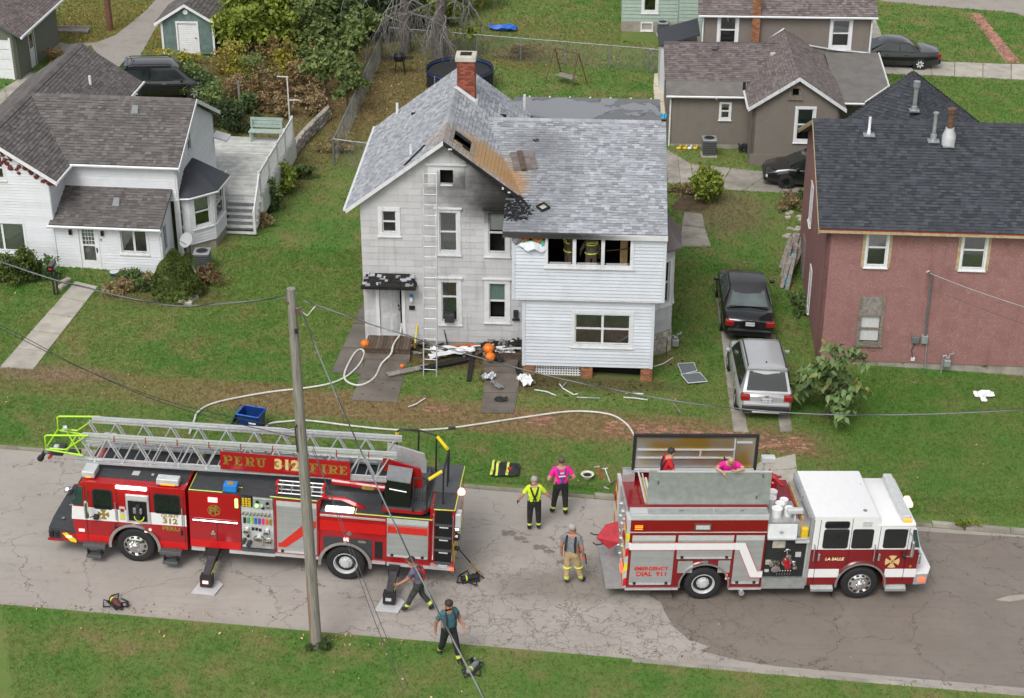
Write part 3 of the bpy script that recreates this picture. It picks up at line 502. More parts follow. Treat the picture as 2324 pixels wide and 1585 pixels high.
def roof_plane(house,O,U,V,poly,m,e=.143,tw=(.11,.27),holes=(),th=.10,nobj=300,name='roof',slab='roof_slab',rough=.0,key=None):
 """sloping roof: deck slab, and laid courses of single shingle tabs on top"""
 O,U,V=Vector(O),Vector(U).normalized(),Vector(V).normalized();N=U.cross(V)
 B=Matrix(((U.x,V.x,N.x,O.x),(U.y,V.y,N.y,O.y),(U.z,V.z,N.z,O.z),(0,0,0,1)));mb=MB(B)
 zs=sorted(set([round(v,4) for _,v in poly]+[round(q,4) for h in holes for q in h[2:4]]));lo,hi=zs[0],zs[-1]
 for a,b in zip(zs,zs[1:]):
  if b-a<.01:continue
  for (l0,l1),(r0,r1) in traps(poly,holes,a,b):mb.prism([(l0,a,-th),(r0,a,-th),(r1,b,-th),(l1,b,-th)],(0,0,th-.004))
 ro=mb.build(name,slab,house);rest=MB(B);v=lo;n=0;key=key or house.name;left=BUDGET.get(key,300)
 while v<hi-.02:
  ve=min(v+e+.012,hi)
  for (l0,l1),(r0,r1) in traps(poly,holes,v,min(v+e,hi)):
   a,b=min(l0,l1) if abs(l0-l1)<.4 else (l0+l1)/2,max(r0,r1) if abs(r0-r1)<.4 else (r0+r1)/2
   u=a
   while u<b-.01:
    w=random.uniform(*tw);ue=min(u+w,b)
    if b-ue<.05:ue=b
    k=min(5,max(0,int(random.gauss(2.5,1.5)+.5)));up=random.uniform(0,.006)
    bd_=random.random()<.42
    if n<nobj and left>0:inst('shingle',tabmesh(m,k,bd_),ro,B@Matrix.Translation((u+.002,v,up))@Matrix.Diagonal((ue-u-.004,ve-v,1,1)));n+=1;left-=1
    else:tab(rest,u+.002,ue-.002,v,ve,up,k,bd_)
    u=ue
  v+=e
 BUDGET[key]=left
 if rest.v:rest.build('more_shingles',m,ro,kind='stuff')
 return ro
def ridge_caps(house,p0,p1,m,s=.2,w=.15,drop=.07,parent=None):
 p0,p1=Vector(p0),Vector(p1);d=(p1-p0);n=int(d.length/s);d.normalize();sd_=Vector((0,0,1)).cross(d).normalized();mes=[]
 for k in range(4):
  b=MB();b.tone=.25+k*.17;b.add([(-.01,-w,-drop),(s+.03,-w,-drop-.01),(s+.03,0,.012),(-.01,0,.026),(s+.03,w,-drop-.01),(-.01,w,-drop),(-.01,-w,-drop-.03),(-.01,w,-drop-.03),(-.01,0,0)],[(0,1,2,3),(3,2,4,5),(6,0,3,8),(8,3,5,7)]);mes.append(b.mesh('ridge_cap',m))
 up=d.cross(sd_)
 for i in range(n):
  o=p0+d*(i*s);inst('ridge_cap',random.choice(mes),parent or house,Matrix(((d.x,sd_.x,up.x,o.x),(d.y,sd_.y,up.y,o.y),(d.z,sd_.z,up.z,o.z),(0,0,0,1))))
def TW(x,y,z=0,a=0):return Matrix.Translation((x,y,z))@Matrix.Rotation(R(a),4,'Z')
def gutter(house,p0,p1,m='gutter',r=.055,name='gutter'):return MB().path([p0,p1],r,6).build(name,m,house)
def bricks(house,T,w,h,d,m='brick_red',bl=.2,bh=.075,sides=('f','l','r'),name='brick',me=[]):
 """single bricks laid round a block w x d x h, standing proud of the mortar core"""
 key=m
 mes=[]
 for k in range(5):
  b=MB();b.tone=k/4;b.box(-.5,.5,-.5,.5,-.5,.5);mes.append(b.mesh('brick',m))
 n=int(h/bh)
 for i in range(n):
  z=(i+.5)*bh
  for s_,L,fn in (('f',w,lambda u:(u,.02)),('l',d,lambda u:(.02,u)),('r',d,lambda u:(w-.02,u)),('b',w,lambda u:(u,d-.02))):
   if s_ not in sides:continue
   u=-(bl/2 if i%2 else 0)
   while u<L:
    a,c=max(u,0),min(u+bl,L)
    if c-a>.03:
     x,y=fn((a+c)/2);sx,sy=((c-a)-.012,.06) if s_ in 'fb' else (.06,(c-a)-.012)
     inst(name,random.choice(mes),house,T@Matrix.Translation((x,y,z+random.uniform(-.002,.002)))@Matrix.Diagonal((sx,sy,bh-.012,1)))
    u+=bl
# the burnt grey house
gh=thing('burnt_house','grey two-storey house with smoke-blackened gable, broken roof and burnt-out upper windows','house',HG)
T0=Matrix.Identity(4)
ops=[(.75,1.24,4.27,5.07),(2.72,3.33,3.60,5.07),(4.42,5.02,3.60,5.08),(2.75,3.31,.91,2.43),(4.42,5.01,1.05,2.42),(.55,1.34,.30,2.28),(2.78,3.23,6.06,6.62)]
GW=wall(gh,T0,[(0,.08),(5.80,.08),(5.80,5.5),(2.93,7.62),(0,5.42)],ops,'tile','tiles_grey',e=.243,tw=.61,base='tiles_grey')
wall(gh,TW(0,8.0,0,-90),[(0,.08),(8,.08),(8,5.4),(0,5.4)],(),None,'tiles_grey',name='side_wall')
MB().box(.1,5.7,.16,7.7,5.25,5.3).box(1.2,4.7,5.6,5.65,5.3,6.6).build('attic_floor','char',gh);MB().box(.3,5.6,.7,.75,.2,5.15).box(.3,5.3,.2,.7,2.75,2.8).build('inner_wall','interior',gh)
MB().box(-.02,5.78,.0,.3,-.5,.08).box(0,.1,.3,8,-.6,.08).build('foundation','concrete_old',gh)
window(gh,T0,.75,1.24,4.27,5.07,.14,blind='blind_dark',bf=.45);window(gh,T0,2.72,3.33,3.60,5.07,.13,blind='curtain',bf=.98,head=1,back=False)
window(gh,T0,4.42,5.02,3.60,5.08,.15,blind='blind_dark',bf=.45,glass=False,head=1,tm='fascia_burnt',back=False)
window(gh,T0,2.75,3.31,.91,2.43,.15,blind='blind_green',bf=.75,head=1,rail=.62);window(gh,T0,4.42,5.01,1.05,2.42,.16,blind='blind_green',bf=.5,glass=False,head=1)
MB().rbox(2.86,3.2,-.22,.12,.93,1.22,.02).build('window_air_conditioner','dark_steel',gh)
wa=MB();wa.box(2.37,2.78,-.035,.0,5.99,6.80).box(3.23,3.62,-.035,0,5.99,6.80).box(2.78,3.23,-.035,0,6.63,6.80).box(2.78,3.23,-.035,0,5.99,6.06).box(2.30,3.70,-.10,0,6.803,6.86).box(2.44,2.46,-.045,-.03,6.05,6.74).box(3.54,3.56,-.045,-.03,6.05,6.74).box(2.44,3.56,-.045,-.03,6.72,6.745)
aw=wa.build('attic_window','fascia_burnt',gh,label='burnt-out attic window, black hole in a sooty white surround');MB().box(2.78,3.23,.3,.32,6.0,6.7).build('dark_room','dark_void',aw);MB().box(2.79,3.2,-.06,.02,6.055,6.09).build('broken_sill','trim_white',aw)
MB().box(.43,.55,-.04,.1,.12,2.34).box(1.34,1.46,-.04,.1,.12,2.34).box(.55,1.34,-.04,.1,2.28,2.40).box(.43,1.46,-.1,.1,.06,.12).build('door_frame','trim_white',gh)
dm=TW(.56,.04,0,32);dd=MB(dm);dd.box(0,.78,0,.045,.16,2.24);door=dd.build('door','white_paint',gh,label='white panelled door standing half open')
for cx in (.2,.57):
 for a,b in ((.3,.95),(1.1,1.5),(1.62,2.1)):MB(dm).box(cx-.13,cx+.13,-.008,.002,a+.03,b-.02).box(cx-.10,cx+.10,-.014,.002,a+.06,b-.05).build('door_panel','trim_white',door)
MB(dm).ball((.71,-.03,1.12),.035).box(.69,.73,-.02,0,1.2,1.3).build('door_handle','black_gloss',door)
MB().box(.4,1.5,.65,.68,.1,2.5).box(.55,1.34,.1,.65,.11,.14).build('hall','dark_void',gh)
cn=MB();cn.prism([(-.02,-.5,2.36),(1.9,-.5,2.36),(1.66,0,2.66),(.24,0,2.66)],(0,0,.05));cn.box(-.02,1.9,-.52,-.02,2.30,2.36);cn.prism([(-.03,-.53,2.34),(-.03,0,2.34),(.22,0,2.68)],(.03,0,0));cn.prism([(1.88,-.53,2.34),(1.88,0,2.34),(1.66,0,2.68)],(.03,0,0));ca=cn.build('door_canopy','char',gh,label='peeling dark shingled canopy over the front door')
for i in range(34):
 x=random.uniform(.05,1.75);v=random.uniform(0,.9);z=2.42+v*.3;y=-.48+v*.46
 MB(Matrix.Translation((x,y,z))@Euler((R(31),0,R(random.uniform(-20,20)))).to_matrix().to_4x4()).box(-.08,.08,-.06,.06,0,.02).build('loose_shingle',random.choice(['char','sh_grey','char','grey_mid']),ca)
MB().box(1.60,1.80,-.06,-.016,1.33,1.48).build('letter_box','black_gloss',gh);MB().lathe([(.0,0),(.06,.0),(.07,.05),(.05,.16),(0,.18)],(1.69,-.09,1.66),n=10).build('porch_lamp','white_paint',gh);MB().rbox(1.63,1.75,-.12,-.02,1.83,1.92,.02).build('lamp_cap','blue_box',gh);MB().rbox(5.28,5.45,-.14,-.016,1.15,1.42,.02).box(5.24,5.5,-.10,-.016,1.02,1.08).build('wall_lamp','black_matt',gh)
YL,YU=-1.74,-1.90
wall(gh,TW(0,YL,0),[(5.70,.16),(10.16,.16),(10.16,2.86),(5.70,2.86)],[(7.48,9.36,1.04,2.20)],'lap','wing_vinyl',e=.125,name='wing_wall')
wall(gh,TW(5.70,0,0,-90),[(0,.16),(-YL,.16),(-YL,2.86),(0,2.86)],(),'lap','wing_vinyl',e=.125,name='wing_side_wall');wall(gh,TW(10.16,YL,0,90),[(0,.16),(6.5,.16),(6.5,2.86),(0,2.86)],(),'lap','wing_vinyl',e=.125,name='wing_end_wall')
window(gh,TW(0,YL,0),7.48,9.36,1.04,2.20,.12,blind='blind_dark',bf=.6,lights=2,low='blind_dark')
wall(gh,TW(0,YU,0),[(5.36,2.80),(10.46,2.80),(10.46,5.16),(5.36,5.16)],[(6.54,9.28,4.10,5.12),(5.55,6.44,4.86,5.16)],'lap','wing_vinyl',e=.125,name='upper_wall')
wall(gh,TW(5.36,0,0,-90),[(0,2.80),(-YU,2.80),(-YU,5.16),(0,5.16)],(),'lap','wing_vinyl',e=.125,name='upper_side_wall');wall(gh,TW(10.46,YU,0,90),[(0,2.80),(7,2.80),(7,5.16),(0,5.16)],(),'lap','wing_vinyl',e=.125,name='upper_end_wall')
MB().box(5.36,10.46,YU-.02,0,2.74,2.80).build('wing_soffit','trim_white',gh)
for x in (5.36,10.40):MB().box(x-.02,x+.08,YU-.045,YU-.021,2.76,5.14).build('corner_post','wing_vinyl',gh)
for x in (5.70,10.10):MB().box(x-.02,x+.08,YL-.045,YL-.021,.14,2.72).build('corner_post','wing_vinyl',gh)
bw=MB();yy=YU
for a,b in ((6.45,6.54),(7.36,7.48),(8.31,8.43),(9.28,9.40)):bw.box(a,b,yy-.05,yy+.12,4.10,5.12)
bw.box(6.45,9.40,yy-.055,yy+.12,3.99,4.10);bw.box(6.40,9.45,yy-.09,yy,3.95,3.985)
uw=bw.build('gutted_window','trim_white',gh,label='row of three gutted windows without glass, black room behind')
for a,b in ((6.6,7.3),(7.5,8.2),(8.5,9.2)):MB().box(a,b,yy+.02,yy+.05,4.11+.03,4.14+.03,M=Matrix.Rotation(R(.6),4,'X')).build('fallen_strip','aluminium',uw)
MB().box(5.5,10.3,1.2,1.25,3.3,5.2).box(5.45,5.5,YU+.15,1.2,3.3,5.2).box(10.3,10.35,YU+.15,1.2,3.3,5.2).box(5.5,10.3,YU+.15,1.2,3.25,3.3).box(5.5,10.3,YU+.15,1.2,5.16,5.2).build('burnt_room','char',gh)
MB().box(8.95,9.2,-1.1,-1.0,3.3,4.95).build('wall_stud','fresh_wood',gh);MB().path([(8.5,-1.2,4.3),(9.3,-1.1,4.36)],.02,5).build('conduit','rusty',gh);MB().path([(8.7,-.9,5.1),(8.95,-1,4.8),(9.0,-1.1,4.3)],.025,5).build('hanging_cable','grey_mid',gh)
for q,(n_,m_,zz,yo) in enumerate((('exposed_insulation','insulation_orange',4.98,.05),('housewrap','housewrap',4.84,.0))):
 b=MB();k=12
 b.add([(5.62+.8*i/k,YU-.02-yo*0-random.uniform(0,.05),zz-.06*math.sin(i*.9)-random.uniform(0,.05)-(.10 if q else 0)) for i in range(k+1)]+[(5.62+.8*i/k,YU-.01+yo,zz+.10) for i in range(k+1)],[(i,i+1,k+2+i,k+1+i) for i in range(k)]);b.build(n_,m_,gh)
b=MB();k=10;b.add([(5.5+.98*i/k,YU-.04-.16*math.sin(i/k*3.0),4.72-.12*i/k+.06*math.sin(i*1.3)) for i in range(k+1)]+[(5.45+.98*i/k,YU-.03,4.92-.05*math.sin(i*.8)-(.1*i/k)) for i in range(k+1)],[(i,i+1,k+2+i,k+1+i) for i in range(k)]);b.build('peeled_siding','wing_vinyl',gh)
b=MB();b.ball((5.5,YU-.06,4.98),(.16,.07,.16),9,jit=.35);b.build('melted_vinyl','grey_mid',gh)
for x in (5.72,7.72,9.78):
 p=MB();p.box(x,x+.38,YL+.03,YL+.4,-.75,.14);pr=p.build('pier','mortar',gh);bricks(pr,Matrix.Translation((x-.01,YL+.02,-.62)),.40,.75,.38,'brick_orange',sides=('f','r'))
lt=MB()
for i in range(17):lt.box(6.15+i*.09,6.19+i*.09,YL+.12,YL+.13,-.5,.1)
for i in range(6):lt.box(6.12,7.7,YL+.105,YL+.115,-.46+i*.095,-.42+i*.095)
lt.build('lattice','white_paint',gh);MB().box(5.8,10.1,YL+.5,YL+.55,-.7,.15).build('crawl_space','dark_void',gh)
S=2.545/4.231;Cc=3.38/4.231;TP=.26;cw=1/math.hypot(1,TP);sw=TP*cw
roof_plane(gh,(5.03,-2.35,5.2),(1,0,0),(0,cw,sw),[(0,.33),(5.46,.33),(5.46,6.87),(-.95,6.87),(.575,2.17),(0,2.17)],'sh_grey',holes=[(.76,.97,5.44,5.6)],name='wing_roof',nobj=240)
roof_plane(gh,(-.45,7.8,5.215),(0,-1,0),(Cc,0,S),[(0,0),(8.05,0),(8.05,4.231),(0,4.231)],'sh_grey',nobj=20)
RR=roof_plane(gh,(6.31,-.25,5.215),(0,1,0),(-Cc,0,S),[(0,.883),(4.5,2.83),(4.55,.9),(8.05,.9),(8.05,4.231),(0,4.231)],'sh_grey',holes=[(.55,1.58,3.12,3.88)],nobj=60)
MB().box(4.4,10.4,4.25,4.35,5.3,6.88).build('wing_back_wall','tiles_grey',gh)
MB().box(4.7,10.45,4.36,10.95,5.30,5.42).build('flat_roof','membrane',gh);MB().box(4.8,10.35,4.5,10.85,.0,5.30).build('rear_wall','tiles_grey',gh)
for i in range(7):MB().ball((5.3+i*.8,10.9,5.45),.04,6).build('roof_fixing','white_paint',gh)
ridge_caps(gh,(4.15,4.28,6.955),(10.45,4.28,6.955),'sh_grey',s=.205,w=.15,drop=.045);ridge_caps(gh,(2.93,-.22,7.775),(2.93,4.9,7.775),'sh_grey',s=.16,w=.14,drop=.10)
hm=MB(Matrix(((0,-Cc,S,6.31),(1,0,0,-.25),(0,S,Cc,5.215),(0,0,0,1))))
hm.box(.44,.55,3.0,4.0,-.1,.03).box(1.58,1.64,3.1,3.9,-.1,.02).box(.55,1.58,3.88,4.02,-.1,.02).box(.5,1.6,3.0,3.12,-.1,.02);ho=hm.build('cut_roof_deck','plank_grey',gh)
MB(hm.T).box(1.08,1.13,3.12,3.88,-.2,-.08).build('rafter','char',gh);MB(hm.T).box(.62,.66,3.5,3.86,-.1,.04).build('split_wood','fresh_wood',gh);MB(hm.T).box(.4,1.7,3.0,4.0,-.75,-.7).build('attic_void','dark_void',gh)
def rake(p0,p1,m,nm='rake_board',d=.16,w=.05):
 p0,p1=Vector(p0),Vector(p1);b=MB();b.prism([p0,p1,p1+Vector((0,0,-d)),p0+Vector((0,0,-d))],(0,w,0));return b.build(nm,m,gh)
rake((-.46,-.27,5.20),(2.93,-.27,7.75),'trim_white');rake((2.93,-.27,7.75),(6.0,-.27,5.44),'char','burnt_rake_board')
for i in range(14):
 x=3.1+i*.2;MB().box(x,x+random.uniform(.06,.16),-.285,-.26,7.72-(x-2.93)*.753-random.uniform(.04,.1)-.1,7.72-(x-2.93)*.753-.10).build('blistered_paint',random.choice(['trim_white','grey_mid','char','char','char','char']),gh)
sb=MB();sb.prism([(-.44,0,5.10),(2.93,0,7.62),(2.93,-.25,7.62),(-.44,-.25,5.10)],(0,0,.05));sb.prism([(2.93,0,7.62),(6.2,0,5.16),(6.2,-.25,5.16),(2.93,-.25,7.62)],(0,0,.05));sb.build('rake_soffit','fascia_burnt',gh)
gutter(gh,(-.50,-.27,5.18),(-.50,7.8,5.18));MB().box(5.03,10.50,-2.06,-1.99,5.08,5.26).box(5.03,10.50,-1.99,YU,5.12,5.16).build('fascia','fascia_burnt',gh)
cm=MB();cm.box(2.99,3.57,5.02,5.58,6.9,8.80);ch=cm.build('chimney','mortar',gh);bricks(ch,Matrix.Translation((2.97,5.0,7.2)),.62,1.58,.60,'brick_red',bl=.2,bh=.075,sides=('f','r','l'))
MB().rbox(2.90,3.65,4.93,5.67,8.78,8.98,.03).build('chimney_cap','cap_stone',ch);MB().box(3.07,3.48,5.1,5.5,8.985,8.992).build('flue','char',ch)
MB().prism([(2.86,4.9,7.84),(2.95,4.9,7.90),(3.68,4.9,7.36),(3.68,4.9,7.22),(2.95,4.9,7.78)],(0,.08,0)).box(3.62,3.70,4.9,5.65,7.16,7.34).build('flashing','trim_white',gh)
for p,h in (((1.73,.76,6.75),.48),((.47,7.32,5.85),.5),((5.24,8.1,5.5),1.0)):MB().lathe([(.055,0),(.055,h),(.04,h),(.04,h-.05)],p,n=10).build('vent_pipe','trim_white',gh)
b=MB(Matrix(((Cc,0,-S,1.6),(0,1,0,-.12),(S,0,Cc,6.79),(0,0,0,1))));b.box(0,1.05,-.05,.06,0,.03,M=Matrix.Rotation(R(42),4,'Z'));MBo=b.build('charred_board','char',None,label='short charred board lying on the left slope of the burnt roof',cat='board');MBo.matrix_world=HG
RWm=Matrix(((1,0,0,5.03),(0,cw,-sw,-2.35),(0,sw,cw,5.2),(0,0,0,1)))
rs=thing('cut_roof_section','square cut-out piece of shingled roof lying on the grey roof, plank across it','debris',HG@RWm@Matrix.Translation((.5,4.25,.03))@Matrix.Rotation(R(11),4,'Z'))
MB().box(-.40,.42,-.52,.52,0,.05).build('deck_board','plank_grey',rs)
for i in range(7):
 for j in range(4):b=MB();b.tone=random.uniform(.2,1);b.box(-.40+j*.205,-.205+j*.205,-.52+i*.148,-.376+i*.148,.05,.06+random.uniform(0,.008));b.build('shingle','sh_mauve',rs)
MB().box(-.16,.02,-.6,.5,.07,.12).build('plank','wet_wood',rs)
fb=MB(RWm@Matrix.Translation((1.29,1.63,.02))@Matrix.Rotation(R(40),4,'Z'));fb.box(-.17,.17,-.17,-.13,0,.09).box(-.17,.17,.13,.17,0,.09).box(-.17,-.13,-.13,.13,0,.09).box(.13,.17,-.13,.13,0,.09);rv=fb.build('roof_vent','black_matt',gh,label='square roof vent set cornerwise with a pale screen');MB(fb.T).box(-.13,.13,-.13,.13,.01,.02).build('vent_screen','limestone',rv)
by=[(10.16,.2),(10.85,.75),(10.85,2.1),(10.16,2.7)]
for i in range(3):
 a,b_=by[i],by[i+1];L=math.dist(a,b_);T=TW(a[0],a[1],0,math.degrees(math.atan2(b_[1]-a[1],b_[0]-a[0])))
 op=[(.17,L-.17,1.55,3.15)] if i<2 else []
 wall(gh,T,[(0,.45),(L,.45),(L,3.75),(0,3.75)],op,'tile','tiles_grey',e=.243,tw=.61,name='bay_wall',base='tiles_grey')
 if op:window(gh,T,.17,L-.17,1.55,3.15,.1,blind='blind_dark',bf=.45)
 p=MB(T);p.box(-.02,L+.02,.02,.3,-.9,.45);fo=p.build('bay_foundation','mortar',gh)
 for r_ in range(6):
  u=-.1*(r_%2)
  while u<L:
   w=random.uniform(.22,.42);b=MB(T);b.tone=random.random();b.rbox(max(u,-.02)+.008,min(u+w,L+.02)-.008,-.03,.03,-.85+r_*.21,-.66+r_*.21,.015,1);b.build('stone','limestone',fo);u+=w
rb=MB();rim=[(10.2,-.1,3.72),(11.1,.55,3.72),(11.1,2.3,3.72),(10.2,2.95,3.72)];top=[(10.2,.9,4.55),(10.45,1.1,4.55),(10.45,1.8,4.55),(10.2,2.0,4.55)]
for i in range(3):rb.prism([rim[i],rim[i+1],top[i+1],top[i]],(0,0,-.08))
rb.poly(top);rb.build('bay_roof','sh_mauve',gh)
def gas_meter(parent_M,label):
 o=thing('gas_meter',label,'gas meter',parent_M)
 MB().rbox(-.12,.12,-.1,.1,.35,.62,.03).build('body','galv',o);MB().lathe([(.08,0),(.08,.08)],(0,-.02,.64),n=10).build('dial','galv',o);MB().path([(-.16,0,0),(-.16,0,.75),(-.05,0,.78),(-.05,0,.7)],.025,6).path([(.05,0,.7),(.05,0,.82),(.2,.05,.82),(.2,.2,.82)],.025,6).build('pipe','galv',o);return o
gas_meter(Matrix.Translation(Vector(hw(11.05,1.0,-.72))),'grey gas meter on the stone footing of the burnt house bay')
MB().path([(10.72,.25,-.9),(10.72,.25,.35)],.02,5).build('stake','rusty',gh)
st=thing('wooden_stoop','wet dark wooden stoop with loose boards under the open front door','stoop',HG)
for i in range(13):b=MB();b.tone=random.random();x=.12+i*.118;b.box(x,x+.108,-1.05+random.uniform(-.02,.02),-.03,.24,.275);b.build('deck_board','wet_wood',st)
MB().box(.1,1.7,-1.02,-.05,-.25,.238).build('box_frame','wet_wood',st);MB().box(0,.12,-.5,.5,0,.03,M=TW(1.78,-.5,.20,-38)).build('loose_board','wet_wood',st);MB().box(.1,1.72,-1.42,-1.06,-.45,.08).build('step','concrete_wet',st)
s2=thing('porch_step','sooty wooden platform and concrete steps beside the wing, heaped with charred debris','steps',HG)
for i in range(11):b=MB();b.tone=random.random();b.box(4.25+i*.125,4.365+i*.125,-.95,-.04,.12,.15);b.build('deck_board','wet_wood',s2)
MB().box(4.25,5.62,-.93,-.06,-.4,.118).build('box_frame','wet_wood',s2);MB().box(4.3,5.5,-1.35,-.96,-.5,-.06).box(4.32,5.48,-1.75,-1.36,-.5,-.17).build('steps','concrete_wet',s2)
dh=thing('debris_heap','heap of charred boards and burnt scraps along the burnt house wall','debris',HG)
for i in range(80):
 x=random.choice((random.uniform(1.9,4.3),random.uniform(4.2,5.6)));y=random.uniform(-.95,-.12) if x>4.2 else random.uniform(-.75,-.1);z=random.uniform(.15,.34) if x>4.2 else random.uniform(-.16,.04);l=random.uniform(.2,.8)
 MB(Matrix.Translation((x,y,z))@Euler((random.uniform(-.3,.3),random.uniform(-.25,.25),random.uniform(-.7,.7)+(1.57 if random.random()<.25 else 0))).to_matrix().to_4x4()).box(-l/2,l/2,-random.uniform(.02,.07),random.uniform(.02,.07),0,.03).build('burnt_piece',random.choice(('char','char','char','wet_wood','plank_grey','old_wood','trim_white')),dh)
# white house on the left
HWM=plumb((-13.49,5.18,.54),-5.5)
wh=thing('white_house','white clapboard house with brown shingle roof, front porch room and side bay','house',HWM)
LP=dict(style='lap',m='white_vinyl',e=.115)
wall(wh,T0,[(-8.2,-.1),(-3.85,-.1),(-3.85,3.72),(-5.95,5.15),(-8.2,3.72)],[(-6.75,-5.05,.72,1.86),(-6.4,-5.52,3.68,4.52)],name='gable_wall',**LP)
wall(wh,TW(-3.85,0,0,90),[(0,1.9),(1.7,1.9),(1.7,3.7),(0,3.7)],name='gable_side_wall',**LP)
wall(wh,TW(0,1.7,0),[(-3.85,2.3),(.5,2.3),(.5,3.72),(-3.85,3.72)],name='upper_wall',**LP)
wall(wh,T0,[(-3.83,-.1),(.2,-.1),(.2,1.96),(-3.83,1.96)],[(-2.92,-2.22,-.02,1.84),(-1.30,-.30,.86,1.82)],name='porch_wall',**LP)
wall(wh,TW(.2,0,0,90),[(0,-.1),(1.7,-.1),(1.7,2.68),(0,1.98)],[(.45,.8,.75,1.75)],name='porch_side_wall',**LP)
wall(wh,TW(.5,1.7,0,90),[(0,-.1),(5.8,-.1),(5.8,3.72),(2.9,5.25),(0,3.72)],[(1.95,2.4,3.55,4.4)],name='end_wall',**LP)
window(wh,T0,-6.75,-5.05,.72,1.86,.07,blind='curtain',bf=1.,sash=False,lights=2,tm='white_paint');window(wh,T0,-6.4,-5.52,3.68,4.52,.08);window(wh,T0,-1.30,-.30,.86,1.82,.08,sash=False,lights=2,blind='blind_dark',bf=1.)
window(wh,TW(.2,0,0,90),.45,.8,.75,1.75,.07,sash=False);window(wh,TW(.5,1.7,0,90),1.95,2.4,3.55,4.4,.05)
b=MB();b.box(-2.99,-2.92,-.04,.1,-.1,1.92).box(-2.22,-2.15,-.04,.1,-.1,1.92).box(-2.92,-2.22,-.04,.1,1.84,1.92);b.build('door_frame','white_paint',wh)
b=MB();b.box(-2.92,-2.80,.0,.05,-.05,1.84).box(-2.34,-2.22,.0,.05,-.05,1.84).box(-2.80,-2.34,.0,.05,-.05,.45).box(-2.80,-2.34,0,.05,1.05,1.1).box(-2.80,-2.34,0,.05,1.76,1.84);fd=b.build('storm_door','white_paint',wh,label='white storm door with glass above and below')
MB().box(-2.80,-2.34,.02,.03,.45,1.05).build('lower_pane','pane',fd);MB().box(-2.80,-2.34,.03,.035,1.1,1.76).build('upper_pane','pane',fd)
mg=MB()
for i in range(1,4):mg.box(-2.80+i*.115-.01,-2.80+i*.115+.01,.02,.028,1.1,1.76)
for i in range(1,4):mg.box(-2.80,-2.34,.018,.03,1.1+i*.165-.01,1.1+i*.165+.01)
mg.build('muntin','white_paint',fd);MB().box(-2.92,-2.22,.12,.14,-.05,1.84).build('inner_door','curtain',fd);MB().box(-2.29,-2.25,-.04,0,.8,.98).build('door_handle','black_gloss',fd)
for x in (-3.22,-1.98):MB().rbox(x-.06,x+.06,-.12,-.02,1.52,1.72,.02).build('wall_lamp','black_gloss',wh)
text('476',.13,'house_number','black_gloss',wh,side_text(-2.07,-.03,1.32)@Matrix.Rotation(R(-90),4,'Z')@Matrix.Rotation(R(90),4,'Z'),xs=.5)
MB().box(-3.85,.25,-.02,.05,-.35,-.1).box(-8.2,-3.85,-.02,.05,-.35,-.1).build('foundation','concrete_old',wh)
sl=math.atan2(.82,1.95);roof_plane(wh,(-3.95,-.25,1.98),(1,0,0),(0,math.cos(sl),math.sin(sl)),[(0,0),(4.3,0),(4.3,2.12),(0,2.12)],'sh_brown',nobj=150,name='porch_roof',th=.08)
h=math.hypot(3.15,1.6);roof_plane(wh,(-5.9,1.45,3.8),(1,0,0),(0,3.15/h,1.6/h),[(2.2,0),(6.65,0),(6.65,h),(.05,h)],'sh_brown',nobj=150)
h2=math.hypot(2.5,1.65);roof_plane(wh,(-3.45,-.3,3.75),(0,1,0),(-2.5/h2,0,1.65/h2),[(0,0),(11.4,0),(11.4,h2),(0,h2)],'sh_brown',nobj=0,name='gable_roof')
roof_plane(wh,(.75,7.75,3.8),(-1,0,0),(0,-3.15/h,1.6/h),[(0,0),(6.6,0),(6.6,h),(0,h)],'sh_brown',nobj=0,e=.4,name='back_roof');roof_plane(wh,(-8.45,11.1,3.75),(0,-1,0),(2.5/h2,0,1.65/h2),[(0,0),(11.4,0),(11.4,h2),(0,h2)],'sh_brown',nobj=0,e=.4,name='far_gable_roof')
wall(wh,TW(-3.85,7.4,0,90),[(0,0),(3.5,0),(3.5,3.7),(0,3.7)],name='rear_side_wall',style=None,m='white_vinyl');MB().box(-8.2,-3.9,10.8,10.9,0,3.7).box(-3.8,.5,7.35,7.45,0,3.7).build('rear_wall','white_vinyl',wh)
ridge_caps(wh,(-5.85,4.6,5.41),(.75,4.6,5.41),'sh_brown',s=.2,drop=.06);ridge_caps(wh,(-5.95,-.3,5.42),(-5.95,11.1,5.42),'sh_brown',s=.2,drop=.07)
gutter(wh,(-4.0,-.32,1.93),(.36,-.32,1.93));gutter(wh,(-3.45,1.40,3.74),(.78,1.40,3.74));gutter(wh,(-3.40,-.3,3.70),(-3.40,1.45,3.70));gutter(wh,(-3.38,7.8,3.70),(-3.38,11.2,3.70))
MB().path([(.36,-.32,1.9),(.30,-.2,1.7),(.27,-.06,1.6),(.27,-.06,.1)],.04,6).path([(.62,1.5,3.7),(.58,1.62,3.5),(.56,1.66,3.4),(.56,1.66,.1)],.04,6).build('downspout','gutter',wh)
def rk(p0,p1,ext,nm='rake_board',m='white_paint',d=.16):
 p0,p1=Vector(p0),Vector(p1);return MB().prism([p0,p1,p1+Vector((0,0,-d)),p0+Vector((0,0,-d))],ext).build(nm,m,wh)
rk((.76,1.4,3.78),(.76,4.6,5.40),(.03,0,0));rk((.76,4.6,5.40),(.76,7.8,3.78),(.03,0,0));rk((-3.4,-.33,3.74),(-5.95,-.33,5.41),(0,.03,0));rk((-5.95,-.33,5.41),(-8.5,-.33,3.74),(0,.03,0))
